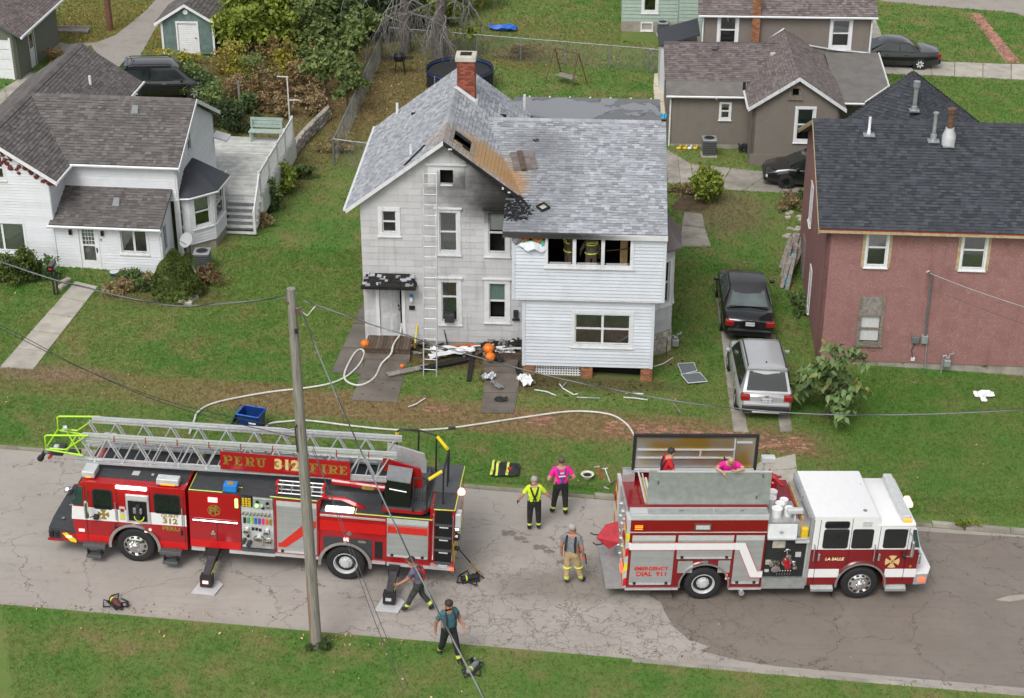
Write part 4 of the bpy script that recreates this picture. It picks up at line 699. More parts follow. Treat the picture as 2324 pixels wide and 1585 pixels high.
for p,T in (((-1.5,3.9,5.06),(0,1.6,3.15)),((-1.6,.85,2.45),(0,.82,1.95))):
 d=Vector((0,T[2],T[1])).normalized();n=Vector((1,0,0)).cross(d);MM=Matrix(((1,d.x,n.x,p[0]),(0,d.y,n.y,p[1]),(0,d.z,n.z,p[2]),(0,0,0,1)));MB(MM).prism([(-.14,-.16,.0),(.14,-.16,.0),(.11,.14,.16),(-.11,.14,.16)],(0,0,.05)).box(-.17,.17,-.2,.17,-.02,.012).build('roof_vent','ac_grey',wh)
MB().lathe([(.06,0),(.06,.55)],(-4.7,8.2,4.4),n=8).build('vent_pipe','white_paint',wh)
bb=[(.5,1.95),(.85,2.02),(1.62,2.75),(1.70,4.1),(.5,4.7)]
for i in range(4):
 a,c=bb[i],bb[i+1];L=math.dist(a,c);T=TW(a[0],a[1],0,math.degrees(math.atan2(c[1]-a[1],c[0]-a[0])));op=[(.2,L-.2,1.05,2.2)] if i in (1,2) else []
 wall(wh,T,[(0,.35),(L,.35),(L,2.42),(0,2.42)],op,name='bay_wall',**LP);MB(T).box(0,L,.04,.2,-.4,.35).build('bay_footing','concrete_old',wh)
 if op:window(wh,T,.2,L-.2,1.05,2.2,.1,tm='white_paint',blind='blind_pale' if i==1 else 'blind_green',bf=.45)
br=MB();rim=[(.45,1.7,2.42),(.95,1.78,2.42),(1.85,2.65,2.42),(1.95,4.25,2.42),(.5,5.0,2.42)];tp=[(.52,2.9,3.15),(.6,2.9,3.15),(.8,3.1,3.15),(.8,3.9,3.15),(.52,4.1,3.15)]
for i in range(4):br.prism([rim[i],rim[i+1],tp[i+1],tp[i]],(0,0,-.06))
br.poly(tp);br.build('bay_roof','sh_dark',wh);MB().path([Vector(p)+Vector((0,0,-.06)) for p in rim],.04,5).build('bay_eave','white_paint',wh)
MB().prism([(.5,7.3,2.75),(1.1,7.3,2.6),(1.1,8.0,2.6),(.5,8.0,2.75)],(0,0,.08)).build('back_porch_roof','gutter',wh)
vn=MB()
for i in range(70):
 x=-6.3+2.7*random.random();z=5.2-abs(x+5.95)*.66-random.uniform(.05,.65)*(1 if x<-4.9 else .5);vn.ball((x,-.05,z),(.10,.04,.06),5,jit=.3)
vn.build('red_vine','vine_red',None,label='dark red creeper under the eaves of the white house gable',cat='creeper',M=HWM)
vn=MB()
for i in range(40):vn.ball((.56,1.80+random.uniform(-.08,.1),random.uniform(.2,2.3)),(.03,.06,.09),5,jit=.4)
vn.build('dead_vine','rusty',None,label='withered brown creeper up the corner by the bay',cat='creeper',M=HWM)
dk=thing('deck','white painted side deck with picket railing and steps','deck',HWM)
for i in range(46):b=MB();b.tone=random.random();b.box(.58 if i<17 else -1.2,2.95,5.25+i*.141,5.384+i*.141,1.12,1.16);b.build('deck_board','deck_boards',dk)
MB().box(2.9,2.96,5.25,11.75,.3,1.10).box(.6,2.9,5.26,5.3,.3,1.10).build('skirt','deck_white',dk)
for i in range(6):MB().box(1.55,2.86,5.24-(i+1)*.2,5.24-i*.2,1.12-(i+1)*.185-.04,1.12-(i+1)*.185).box(1.6,2.82,5.24-i*.2-.02,5.24-i*.2,.0,1.12-(i+1)*.185-.041).build('tread','deck_white',dk)
for y in (5.3,6.9,8.5,10.1,11.7):MB().box(2.80,2.90,y-.05,y+.05,1.0,2.2).build('post','deck_white',dk)
for a,b_ in ((2.08,2.13),(1.26,1.30)):MB().box(2.82,2.88,5.35,11.65,a,b_).build('rail','deck_white',dk)
for i in range(48):MB().box(2.835,2.865,5.45+i*.13,5.49+i*.13,1.30,2.08).build('picket','deck_white',dk)
for a,b_ in ((2.02,2.07),(1.26,1.30)):MB().box(.65,1.55,5.32,5.36,a,b_).build('rail','deck_white',dk)
for i in range(8):MB().box(.7+i*.11,.73+i*.11,5.33,5.35,1.3,2.02).build('picket','deck_white',dk)
for x in (.66,1.5):MB().box(x-.05,x+.05,5.28,5.38,1.0,2.15).build('post','deck_white',dk)
MB().box(2.80,2.90,4.0,4.1,0,1.0).build('post','deck_white',dk)
for z in (.95,.25):MB().prism([(2.82,4.05,z),(2.82,5.3,z+1.12),(2.82,5.3,z+1.17),(2.82,4.05,z+.05)],(.06,0,0)).build('stair_rail','deck_white',dk)
for i in range(9):MB().box(2.835,2.865,4.15+i*.13,4.19+i*.13,.3+(i+.7)*.116,.97+(i+.7)*.116).build('picket','deck_white',dk)
bn=thing('deck_bench','pale green wooden bench at the far end of the white deck','bench',HWM@Matrix.Translation((1.75,11.35,1.16)))
for i in range(3):MB().box(-.72,.72,-.22+i*.15,-.08+i*.15,.42,.46).build('seat_slat','green_bench',bn)
for i in range(3):MB().box(-.72,.72,.24+i*.03,.27+i*.03,.52+i*.15,.65+i*.15).build('back_slat','green_bench',bn)
for x in (-.68,.62):MB().box(x,x+.07,-.2,-.13,0,.42).box(x,x+.07,.18,.25,0,.9).build('leg','green_bench',bn)
# red house on the right
HRM=plumb((12.44,-.26,-.50),-4.2)
rh=thing('red_house','two-storey house in rough brick-red siding with dark shingle roof, unfinished eaves','house',HRM)
wall(rh,T0,[(-1.6,.15),(8.5,.15),(8.5,5.36),(-1.6,5.36)],[(-.2,.46,3.9,5.26),(3.04,3.8,3.9,5.28),(-.16,.5,.95,1.95)],None,'stucco_red',name='front_wall')
wall(rh,TW(-1.6,9.1,0,-90),[(0,.15),(9.1,.15),(9.1,5.36),(4.55,7.4),(0,5.36)],[(3.0,3.65,3.0,4.45),(4.95,5.5,.3,1.9),(1.7,2.4,.3,1.7)],None,'stucco_red',name='side_wall')
window(rh,T0,-.2,.46,3.9,5.26,.07,tm='white_paint',blind='blind_pale',bf=.55,low='blind_dark');window(rh,T0,3.04,3.8,3.9,5.28,.07,tm='white_paint',blind='blind_dark',bf=1.)
for u0,u1,z0,z1 in ((-.27,.53,3.83,5.33),(2.97,3.87,3.83,5.35)):MB().box(u0-.1,u0-.002,-.03,0,z0,z1).box(u1+.002,u1+.1,-.03,0,z0,z1).build('raw_casing','raw_sheathing',rh)
w3=MB();w3.box(-.28,-.16,-.035,.1,.85,2.70).box(.5,.62,-.035,.1,.85,2.70).box(-.16,.5,-.035,.1,1.95,2.02).box(-.32,.66,-.08,.1,.76,.84).box(-.16,.5,0,.06,1.42,1.48).box(-.16,.5,-.035,.1,.841,.95)
bw_=w3.build('boarded_window','old_wood',rh,label='weathered window with bare boards above and a pale sheet behind the glass');MB().box(-.155,.495,-.03,.05,2.022,2.68).build('board','plank_grey',bw_);MB().box(-.15,.49,.06,.07,.96,1.94).build('sheet','curtain',bw_)
for u0,u1,z0,z1 in ((3.0,3.65,3.0,4.45),(4.95,5.5,.3,1.9)):window(rh,TW(-1.6,9.1,0,-90),u0,u1,z0,z1,.08,tm='white_paint',blind='curtain',bf=1.)
MB(TW(-1.6,9.1,0,-90)).box(1.62,2.48,-.03,.1,.22,1.78).build('boarded_opening','plank_grey',rh)
MB().box(-1.55,8.5,.03,.3,-.9,.15).box(-1.55,-1.3,.3,9,-.9,.15).build('foundation','concrete_old',rh)
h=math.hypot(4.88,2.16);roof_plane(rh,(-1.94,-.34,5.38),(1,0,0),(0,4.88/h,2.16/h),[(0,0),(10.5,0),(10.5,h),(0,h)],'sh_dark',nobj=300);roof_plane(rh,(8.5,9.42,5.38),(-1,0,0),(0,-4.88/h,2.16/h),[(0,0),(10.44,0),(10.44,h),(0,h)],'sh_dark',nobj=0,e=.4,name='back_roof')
ridge_caps(rh,(-1.94,4.54,7.555),(8.5,4.54,7.555),'sh_dark',s=.2,drop=.06)
MB().box(-1.94,8.5,-.40,-.345,5.24,5.36).build('fascia','raw_sheathing',rh);MB().box(-1.94,8.5,-.345,0,5.24,5.27).build('soffit','raw_sheathing',rh);MB().box(-1.94,8.5,-.415,-.395,5.36,5.385).build('drip_edge','lens_red',rh)
for a,c in (((-1.96,-.36,5.36),(-1.96,4.54,7.52)),((-1.96,4.54,7.52),(-1.96,9.45,5.36))):
 a,c=Vector(a),Vector(c);MB().prism([a,c,c-Vector((0,0,.17)),a-Vector((0,0,.17))],(.04,0,0)).build('rake_board','raw_sheathing',rh);MB().prism([a-Vector((0,0,.12)),c-Vector((0,0,.12)),c-Vector((-.36,0,.12)),a-Vector((-.36,0,.12))],(0,0,.03)).build('rake_soffit','old_wood',rh)
def flue(parent,p,parts,nm,m,base='galv'):
 f=MB().lathe(parts,p,n=12).build(nm,m,parent,smooth=40);MB().box(p[0]-.2,p[0]+.2,p[1]-.2,p[1]+.16,p[2]-.06,p[2]+.0,M=None).build('flashing',base,f);return f
zr=lambda y:5.38+(y+.34)*2.16/4.88
flue(rh,(.0,3.85,zr(3.85)+.06),[(.07,0),(.065,.12),(.05,.14),(.05,.62),(0,.63)],'vent_pipe','white_paint')
flue(rh,(2.25,3.65,zr(3.65)+.06),[(.12,0),(.11,.2),(.07,.22),(.07,.95),(.1,.96),(.1,1.02),(0,1.03)],'flue_pipe','galv')
ck=flue(rh,(2.75,3.45,zr(3.45)+.06),[(.24,0),(.24,.35),(.15,.58),(.15,.62),(0,.63)],'chimney_flue','alu_pale');MB().lathe([(.11,0),(.11,.55),(.15,.56),(.15,.66),(.17,.67),(.17,.72),(0,.73)],(2.75,3.45,zr(3.45)+.68),n=12).build('cowl','rusty',ck)
MB().path([(2.07,-.12,3.75),(2.10,-.10,1.3)],.04,7).build('service_mast','ac_grey',rh);MB().path([(2.07,-.12,3.7),(1.95,-.2,3.85),(1.85,-.22,3.8)],.03,6).build('weather_head','galv',rh);MB().rbox(1.98,2.22,-.14,-.0,.98,1.30,.02).build('meter_box','galv',rh);MB().rbox(1.66,1.92,-.14,0,.98,1.24,.02).build('switch_box','ac_grey',rh);MB().path([(2.2,-.06,1.0),(2.25,-.06,-.2)],.025,6).build('conduit','galv',rh);MB().path([(1.8,-.05,1.0),(1.7,-.05,.7),(1.78,-.05,.3)],.012,5).build('cable','wire',rh);MB().rbox(1.72,1.85,-.06,0,.25,.38,.01).build('phone_box','white_paint',rh)
gas_meter(HRM@Matrix.Translation((2.95,-.25,-.15)),'grey gas meter at the foot of the red house wall')
hp=thing('hip_roof_house','low house with dark pyramid roof half hidden behind the red house','house',HRM)
ap=Vector((3.1,14.85,6.0));cs=[Vector((3.1+3.7*math.cos(R(a)),14.85+3.7*math.sin(R(a)),3.2)) for a in (-170,-80,10,100)]
def tri_roof(a,b_,top,nobj,nm):
 U=(b_-a).normalized();w=top-a;V=(w-U*w.dot(U));hh_=V.length;roof_plane(hp,a,U,V,[(0,0),((b_-a).length,0),(w.dot(U)+.02,hh_),(w.dot(U)-.02,hh_)],'sh_dark',nobj=nobj,name=nm)
tri_roof(cs[0],cs[1],ap,0,'front_roof');tri_roof(cs[3],cs[0],ap,0,'left_roof');tri_roof(cs[1],cs[2],ap,0,'right_roof');tri_roof(cs[2],cs[3],ap,0,'rear_roof')
for k in (0,1):ridge_caps(hp,cs[k]+Vector((0,0,.02)),ap,'sh_dark',s=.2,drop=.05)
MB().prism([((p-ap)*.9+ap).xy.to_3d() for p in cs],(0,0,3.4)).build('wall','stucco_tan',hp)
f=flue(hp,(3.05,13.3,4.9),[(.14,0),(.12,.14),(.09,.16),(.09,.95),(.14,.96),(.14,1.2),(0,1.21)],'flue_pipe','galv')
# tan stucco house behind
HSM=plumb((10.74,18.81,-.43),-2.5);sh=thing('stucco_house','tan stucco house of low gabled wings against a taller block, mauve-brown roofs','house',HSM)
wall(sh,T0,[(0,.0),(3.85,0),(3.85,2.95),(1.93,4.2),(0,2.95)],[(1.98,2.68,1.25,2.72),(1.65,2.0,3.3,3.68)],None,'stucco_tan',name='gable_wall');MB().box(-.03,3.88,-.05,.1,-.5,.55).build('foundation','stucco_tan',sh);wall(sh,TW(0,2,0,-90),[(0,0),(2,0),(2,2.9),(0,2.9)],(),None,'stucco_tan',name='gable_side_wall');MB().box(3.75,3.85,0,6,0,2.9).build('gable_far_wall','stucco_tan',sh)
window(sh,T0,1.98,2.68,1.25,2.72,.12,tm='white_paint',blind='blind_green',bf=.5);window(sh,T0,1.65,2.0,3.3,3.68,.12,tm='old_wood',sash=False,glass=False)
wall(sh,TW(0,2.0,0),[(-3.6,0),(0,0),(0,2.6),(-3.6,2.6)],[(-1.27,-.87,1.5,2.2)],None,'stucco_tan',name='wing_wall');window(sh,TW(0,2.0,0),-1.27,-.87,1.5,2.2,.08,tm='white_paint',blind='blind_pale',bf=.3);MB().box(-3.6,-3.5,2.1,8.5,0,2.6).build('wing_end_wall','stucco_tan',sh);MB().box(-3.62,0,1.96,2.0,-.4,.22).build('wing_foundation','concrete_old',sh)
h=math.hypot(2.15,1.42)
for s_ in (0,1):
 if s_:roof_plane(sh,(4.08,-.25,2.82),(0,1,0),(-2.15/h,0,1.42/h),[(0,0),(7.3,0),(7.3,h),(0,h)],'sh_mauve',nobj=100,name='gable_roof')
 else:roof_plane(sh,(-.22,7.05,2.82),(0,-1,0),(2.15/h,0,1.42/h),[(0,0),(7.3,0),(7.3,h),(0,h)],'sh_mauve',nobj=100,name='gable_roof')
for a,c in (((-.24,-.27,2.82),(1.93,-.27,4.26)),((1.93,-.27,4.26),(4.1,-.27,2.82))):
 a,c=Vector(a),Vector(c);MB().prism([a,c,c-Vector((0,0,.17)),a-Vector((0,0,.17))],(0,.04,0)).build('rake_board','trim_white',sh)
MB().prism([(-3.8,1.75,2.62),(-.1,1.75,2.62),(-.1,2.75,2.98),(-3.8,2.75,2.98)],(0,0,.06)).build('low_roof','roof_brown_flat',sh)
h=math.hypot(2.75,.98);roof_plane(sh,(-3.85,2.72,3.02),(1,0,0),(0,2.75/h,.98/h),[(0,0),(4.6,0),(5.6,h),(0,h)],'sh_mauve',nobj=100,name='wing_roof');roof_plane(sh,(1.9,8.3,3.0),(-1,0,0),(0,-2.75/h,.98/h),[(0,0),(5.7,0),(5.7,h),(0,h)],'sh_mauve',nobj=0,e=.4,name='wing_back_roof')
gutter(sh,(-3.8,1.72,2.6),(-.25,1.72,2.6));gutter(sh,(-.26,-.25,2.78),(-.26,2.3,2.78));MB().path([(-3.6,1.78,2.55),(-3.58,1.93,2.4),(-3.58,1.93,.1),(-3.68,1.8,.05)],.04,6).build('downspout','white_paint',sh)
MB().prism([(3.95,1.3,2.55),(5.1,1.3,2.55),(6.4,3.0,2.75),(6.45,6.9,3.05),(3.9,6.9,3.05)],(0,0,.07)).build('flat_roof','roof_brown_flat',sh);MB().box(3.9,6.2,3.0,6.9,0,2.5).build('annex_wall','stucco_tan',sh);MB().path([(5.12,1.3,2.62),(6.42,3.0,2.82),(6.47,6.9,3.12)],.04,5).build('edge_trim','trim_white',sh);gutter(sh,(4.1,1.25,2.55),(5.1,1.25,2.55))
wall(sh,TW(0,7.0,0),[(-2.0,0),(6.05,0),(6.05,4.95),(-2.0,4.95)],[(-1.13,-.38,3.48,4.78),(4.2,5.0,3.40,4.66)],None,'stucco_tan',name='tall_wall');MB().box(5.95,6.05,7.1,14,0,4.95).build('tall_end_wall','stucco_tan',sh)
window(sh,TW(0,7.0,0),-1.13,-.38,3.48,4.78,.14,tm='white_paint',blind='blind_dark',bf=.5);window(sh,TW(0,7.0,0),4.2,5.0,3.40,4.66,.14,tm='white_paint',blind='curtain',bf=.5)
h=math.hypot(3.5,2.4);roof_plane(sh,(-2.2,6.75,4.92),(1,0,0),(0,3.5/h,2.4/h),[(0,0),(8.45,0),(8.45,h),(0,h)],'sh_mauve',nobj=0,name='tall_roof');MB().prism([(-2.2,13.8,4.92),(6.2,13.8,4.92),(6.2,10.3,7.3),(-2.2,10.3,7.3)],(0,0,-.1)).build('tall_back_roof','sh_mauve',sh)
gutter(sh,(-2.2,6.70,4.87),(6.25,6.70,4.87));MB().path([(6.0,6.75,4.8),(6.02,6.92,4.6),(6.02,6.92,2.9)],.045,6).path([(-1.95,6.92,4.8),(-1.95,6.92,3.2)],.04,6).build('downspout','white_paint',sh)
c2=MB().box(.36,.70,6.74,6.99,2.6,9.0).build('brick_chimney','mortar',sh);bricks(c2,Matrix.Translation((.34,6.72,3.6)),.38,2.6,.3,'brick_orange',sides=('f','r'))
MB().path([(-1.0+.0,6.95,3.02),(.4,6.95,3.12),(1.9,6.95,4.25),(3.0,6.95,3.45),(4.4,6.95,3.22),(6.0,6.95,3.1)],.05,5).build('roof_flashing','galv',sh)
for p in ((-1.5,4.9,3.86),(1.2,4.5,3.62)):MB().rbox(p[0]-.13,p[0]+.13,p[1]-.13,p[1]+.13,p[2],p[2]+.22,.03).build('roof_vent','ac_grey' if p[0]<0 else 'limestone',sh)
MB().rbox(-.33,-.2,2.1,2.2,2.75,3.2,.02).build('vent_pipe','char',sh);MB().rbox(-1.55,-1.45,1.9,2.0,2.4,2.5,.01).build('flood_lamp','white_paint',sh)
# sage-green house, shed, garage at the back
HGM=plumb((6.01,38.37,-.24),-3);g2=thing('green_house','pale sage green clapboard house at the top edge, grey foundation','house',HGM)
wall(g2,T0,[(0,.55),(3.05,.55),(3.05,5.2),(0,5.2)],[(1.2,1.85,1.15,2.6)],'lap','sage_siding',e=.2,name='wall',base='sage_siding');window(g2,T0,1.2,1.85,1.15,2.6,.14,tm='white_paint',blind='blind_green',bf=.3)
MB().box(-.02,3.05,-.03,.2,-.4,.55).build('foundation','concrete_old',g2);window(g2,TW(0,-.04,0),1.12,1.66,.1,.46,.07,tm='white_paint',sash=False);MB().box(0,.1,.14,7,0,5).box(3.0,8,-.0,.1,5,5.2).build('end_wall','sage_siding',g2)
wall(g2,TW(3.05,-1.8,0),[(0,.35),(4.2,.35),(4.2,5.2),(0,5.2)],(),'lap','sage_siding',e=.2,name='near_wall',base='sage_siding');wall(g2,TW(3.05,0,0,-90),[(0,.35),(1.8,.35),(1.8,5.2),(0,5.2)],(),None,'sage_siding',name='return_wall');MB().box(3.05,7.2,-1.84,-1.6,-.6,.35).build('near_foundation','concrete_old',g2)
lo=thing('lean_to_shed','low shed roof in dark felt between the stucco and green houses','shed',HSM);MB().prism([(-3.9,9.3,2.5),(-1.9,9.3,3.1),(-1.9,12.0,3.1),(-3.9,12.0,2.5)],(0,0,.08)).build('roof','sh_dark',lo);MB().box(-3.8,-1.95,9.4,11.9,0,2.5).build('wall','white_vinyl',lo)
HDM=plumb((-17.85,31.45,.71),-3);sd2=thing('garden_shed','small teal shed with white roll-up door and round gable vent','shed',HDM)
wall(sd2,T0,[(0,0),(2.66,0),(2.66,1.75),(1.3,2.6),(0,1.75)],[(.82,1.82,.0,1.62)],None,'teal_paint',name='front_wall');MB().box(.0,.1,.14,3,0,1.75).box(2.56,2.66,.14,3,0,1.75).build('side_wall','teal_paint',sd2)
for i in range(14):b=MB();b.tone=random.random();b.box(.82,1.82,.03,.06,.02+i*.115,.128+i*.115);b.build('door_slat','white_paint',sd2)
MB().box(.74,.82,-.03,.1,0,1.62).box(1.82,1.90,-.03,.1,0,1.62).box(.74,1.90,-.035,.1,1.62,1.72).build('door_frame','white_paint',sd2)
MB().box(-.03,.07,-.04,.05,0,1.75).box(2.59,2.69,-.04,.05,0,1.75).build('corner_board','white_paint',sd2);MB().lathe([(.13,0),(.13,.04),(.09,.05),(0,.05)],(1.3,0,2.2),(0,-1,0),n=14).build('gable_vent','white_paint',sd2);MB().ball((1.72,0,.85),.04,6).build('door_handle','rusty',sd2)
h=math.hypot(1.6,1.0)
roof_plane(sd2,(-.3,3.2,1.65),(0,-1,0),(1.6/h,0,1.0/h),[(0,0),(3.4,0),(3.4,h),(0,h)],'sh_brown',nobj=0,e=.2);roof_plane(sd2,(2.92,-.2,1.65),(0,1,0),(-1.6/h,0,1.0/h),[(0,0),(3.4,0),(3.4,h),(0,h)],'sh_brown',nobj=0,e=.2)
for a,c in (((-.32,-.22,1.65),(1.3,-.22,2.66)),((1.3,-.22,2.66),(2.95,-.22,1.65))):
 a,c=Vector(a),Vector(c);MB().prism([a,c,c-Vector((0,0,.15)),a-Vector((0,0,.15))],(0,.04,0)).build('rake_board','white_paint',sd2)
HAM=plumb((-23.97,26.58,.96),-5);ga=thing('garage','olive-walled garage with white overhead door and grey shingle roof, top left','garage',HAM)
wall(ga,TW(0,0,0,90),[(0,0),(6,0),(6,2.35),(0,2.35)],[(1.75,2.45,-.05,1.85)],'lap','olive_siding',e=.12,name='side_wall',base='olive_siding');b=MB(TW(0,0,0,90));b.box(1.75,2.45,.02,.06,0,1.85);gd=b.build('side_door','white_paint',ga);MB(TW(0,0,0,90)).box(1.87,2.33,.01,.02,.95,1.65).build('pane','glass_dark',gd);MB(TW(0,0,0,90)).box(1.66,1.745,-.03,.05,0,1.95).box(2.455,2.54,-.03,.05,0,1.95).box(1.745,2.455,-.03,.05,1.86,1.95).build('door_frame','white_paint',ga)
wall(ga,T0,[(-6,0),(0,0),(0,2.35),(-3,4.2),(-6,2.35)],[(-4.4,-.35,0,2.0)],None,'olive_siding',name='front_wall')
for i in range(4):MB().rbox(-4.4,-.35,.03,.08,.01+i*.5,.49+i*.5,.01,1).build('door_panel','white_paint',ga)
MB().box(-.35,-.25,-.03,.1,0,2.1).build('door_jamb','white_paint',ga);MB().box(-.02,.03,.02,6,-.5,.0).build('footing','concrete_old',ga)
h=math.hypot(3.4,2.05);roof_plane(ga,(.4,-.35,2.28),(0,1,0),(-3.4/h,0,2.05/h),[(0,0),(6.7,0),(6.7,h),(0,h)],'sh_mauve',nobj=60);roof_plane(ga,(-6.4,6.35,2.28),(0,-1,0),(3.4/h,0,2.05/h),[(0,0),(6.7,0),(6.7,h),(0,h)],'sh_mauve',nobj=0,e=.4,name='far_roof');gutter(ga,(.45,-.35,2.22),(.45,6.35,2.22),r=.07)
MB().lathe([(.05,0),(.05,.5)],(-1.2,4.0,3.2),n=8).build('vent_pipe','galv',ga)
# ladder truck
def sp(par,name,m,x0,x1,z0,z1,t=.01,y=0.,**kw):return MB().box(x0,x1,y-t,y,z0,z1).build(name,m,par,**kw)
def rp(par,name,m,x0,x1,z0,z1,t=.012,y=0.,r=.05,**kw):
 """panel with rounded corners on the near side"""
 pts=[]
 for cx,cz,a in ((x1-r,z0+r,-90),(x1-r,z1-r,0),(x0+r,z1-r,90),(x0+r,z0+r,180)):pts+=[(cx+r*math.cos(R(a+k*30)),y,cz+r*math.sin(R(a+k*30))) for k in range(4)]
 return MB().prism(pts,(0,-t,0)).build(name,m,par,**kw)
def wheel(par,x,y,z,r,w=.30,concave=False,s=-1,rim_m='chrome',cov=None):
 ax=(0,s,0);y0=y-s*w
 ty=MB().lathe([(.58*r,0),(.93*r,.01),(.985*r,.04),(r,.07),(r,w-.07),(.985*r,w-.04),(.93*r,w-.01),(.80*r,w+.005),(.60*r,w-.01)],(x,y0,z),ax,28,cap1=False).build('wheel','rubber',par,smooth=50)
 gr=MB()
 for k in (-.07,0,.07):gr.lathe([(r+.001,w/2+k-.006),(r+.002,w/2+k),(r+.001,w/2+k+.006)],(x,y0,z),ax,28)
 gr.build('tread_groove','black_matt',ty)
 if concave:pr=[(.61*r,w),(.57*r,w+.004),(.53*r,w-.03),(.50*r,w-.12),(.34*r,w-.13),(.33*r,w-.06),(.20*r,w-.04),(.19*r,w+.02),(0,w+.03)]
 else:pr=[(.61*r,w),(.57*r,w+.004),(.54*r,w-.03),(.42*r,w+.01),(.30*r,w+.03),(.20*r,w+.035),(.19*r,w+.10),(.13*r,w+.13),(0,w+.135)]
 ri=MB().lathe(pr,(x,y0,z),ax,28,cap0=False).build('rim','alu_pale' if concave else rim_m,ty,smooth=40)
 nb=10;hl=MB()
 for k in range(nb):
  a=2*math.pi*k/nb;hr=.455*r if not concave else .43*r;hy=y0+s*((w-.008) if not concave else w-.128)
  hl.lathe([(.05*r/.55,0),(.05*r/.55,.012)],(x+hr*math.cos(a),hy,z+hr*math.sin(a)),ax,8)
  hl.lathe([(.022,0),(.022,.05)],(x+.27*r*math.cos(a+.3),y0+s*((w+.02) if not concave else w-.10),z+.27*r*math.sin(a+.3)),ax,6,m=1)
 hl.build('wheel_nuts',['black_matt','chrome'],ty,kind='stuff');return ty
def maltese(par,x,z,s,m,y=-.02,ring=None):
 b=MB()
 for k in range(4):
  a=R(90*k);d=Vector((math.cos(a),0,math.sin(a)));e=Vector((-d.z,0,d.x));c=Vector((x,y,z));b.prism([c+d*s*.28-e*s*.13,c+d*s*.28+e*s*.13,c+d*s+e*s*.62,c+d*s*1.1,c+d*s-e*s*.62],(0,-.004,0))
 b.lathe([(s*.36,0),(s*.36,.006)],(x,y,z),(0,-1,0),14);o=b.build('maltese_cross',m,par)
 if ring:MB().lathe([(s*.27,.006),(s*.27,.009)],(x,y,z),(0,-1,0),14).build('roundel',ring,o)
 return o
def slab_letters(par,word,x,z,h,m,y,adv=None,w=None):
 """block serif capitals built from strokes"""
 w=w or h*.86;t=h*.17;q=h*.26;s=h*.11;out=None
 def letter(ch,x):
  b=MB();bx=lambda a0,a1,c0,c1:b.box(x+a0,x+a1,y-.006,y,z+c0,z+c1)
  st=lambda c:(bx(c-q/2,c+q/2,0,h),bx(c-q,c+q,0,s),bx(c-q,c+q,h-s,h))
  if ch in 'PREFI':st(q if ch!='I' else w*.35)
  if ch in 'EF':
   bx(q*1.4,w*.85,h-s*1.2,h);bx(w*.85-s,w*.85,h-h*.3,h);bx(q*1.4,w*.62,h*.45,h*.57);bx(w*.62-s*.7,w*.62,h*.36,h*.66)
   if ch=='E':bx(q*1.4,w*.88,0,s*1.2);bx(w*.88-s,w*.88,0,h*.3)
  if ch in 'PR':
   bx(q*1.4,w*.70,h-s*1.1,h);bx(q*1.4,w*.70,h*.42,h*.42+s*1.1);b.arch(x+w*.66,z+h*.71,h*.29-t,h*.29,y-.006,y,-math.pi/2,math.pi/2,8)
   if ch=='R':b.prism([(x+w*.48,y,z+h*.45),(x+w*.72,y,z+h*.45),(x+w*1.0,y,z),(x+w*.74,y,z)],(0,-.006,0));bx(w*.68,w*1.05,0,s)
  if ch=='U':
   for c,k in ((q,1),(w*.8,.7)):bx(c-q/2*k,c+q/2*k,h*.28,h);bx(c-q,c+q,h-s,h)
   b.arch(x+(q+w*.8)/2,z+h*.30,(w*.8-q)/2-t*.45,(w*.8-q)/2+t*.45,y-.006,y,math.pi,2*math.pi,10)
  return b.build('letter',m,par)
 for ch in word:letter(ch,x);x+=(adv or w*1.18)*(.72 if ch=='I' else 1)
LTM=slope_frame(G(308,1277,-.116),-5.25)
lt_=thing('ladder_truck','red ladder fire truck on the street, silver aerial ladder folded over its roof','fire truck',LTM)
W_=2.45
def arc(cx,cz,r,a0,a1,n=10):return [(cx+r*math.cos(R(a0+(a1-a0)*i/n)),cz+r*math.sin(R(a0+(a1-a0)*i/n))) for i in range(n+1)]
def body(par,name,m,prof,y0=0.,y1=W_,bev=.03):
 me=bmesh.new();vs=[me.verts.new((x,y0,z)) for x,z in prof];f=me.faces.new(vs);r_=bmesh.ops.extrude_face_region(me,geom=[f])
 for v in r_['geom']:
  if isinstance(v,bmesh.types.BMVert):v.co.y=y1
 bmesh.ops.recalc_face_normals(me,faces=me.faces[:])
 if bev:bmesh.ops.bevel(me,geom=[e for e in me.edges if abs(e.verts[0].co.y-e.verts[1].co.y)<1e-6],offset=bev,segments=2,profile=.6,affect='EDGES')
 return MB().bm(me).build(name,m,par,smooth=35)
cabp=[(-1.66,.52),(-1.73,.9),(-1.75,1.3),(-1.71,1.76),(-1.50,2.46),(-1.40,2.56),(-1.2,2.60),(1.55,2.60),(1.55,.56),(.70,.56)]+arc(.03,.57,.67,0,180,12)+[(-.64,.52)]
cab=body(lt_,'cab','red_paint',cabp,bev=.05)
MB().box(-1.6,9.0,.35,2.1,.45,.62).box(-1.0,9.0,.7,1.7,.3,.46).build('chassis','black_matt',lt_)
MB().prism([(-1.745,-.008,1.32),(1.545,-.008,1.38),(1.545,-.008,1.75),(-1.705,-.008,1.75)],(0,.009,0)).build('white_band','truck_white',cab);MB().prism([(-1.765,0,1.32),(-1.765,W_,1.32),(-1.725,W_,1.75),(-1.725,0,1.75)],(.02,0,0)).build('front_band','truck_white',cab)
MB().prism([(-1.66,-.006,.62),(-.66,-.006,.62),(-.62,-.006,.82),(-1.70,-.006,.82)],(0,.007,0)).build('lower_stripe','red_bright',cab);MB().prism([(.72,-.006,.62),(1.54,-.006,.62),(1.54,-.006,.82),(.66,-.006,.82)],(0,.007,0)).build('lower_stripe','red_bright',cab)
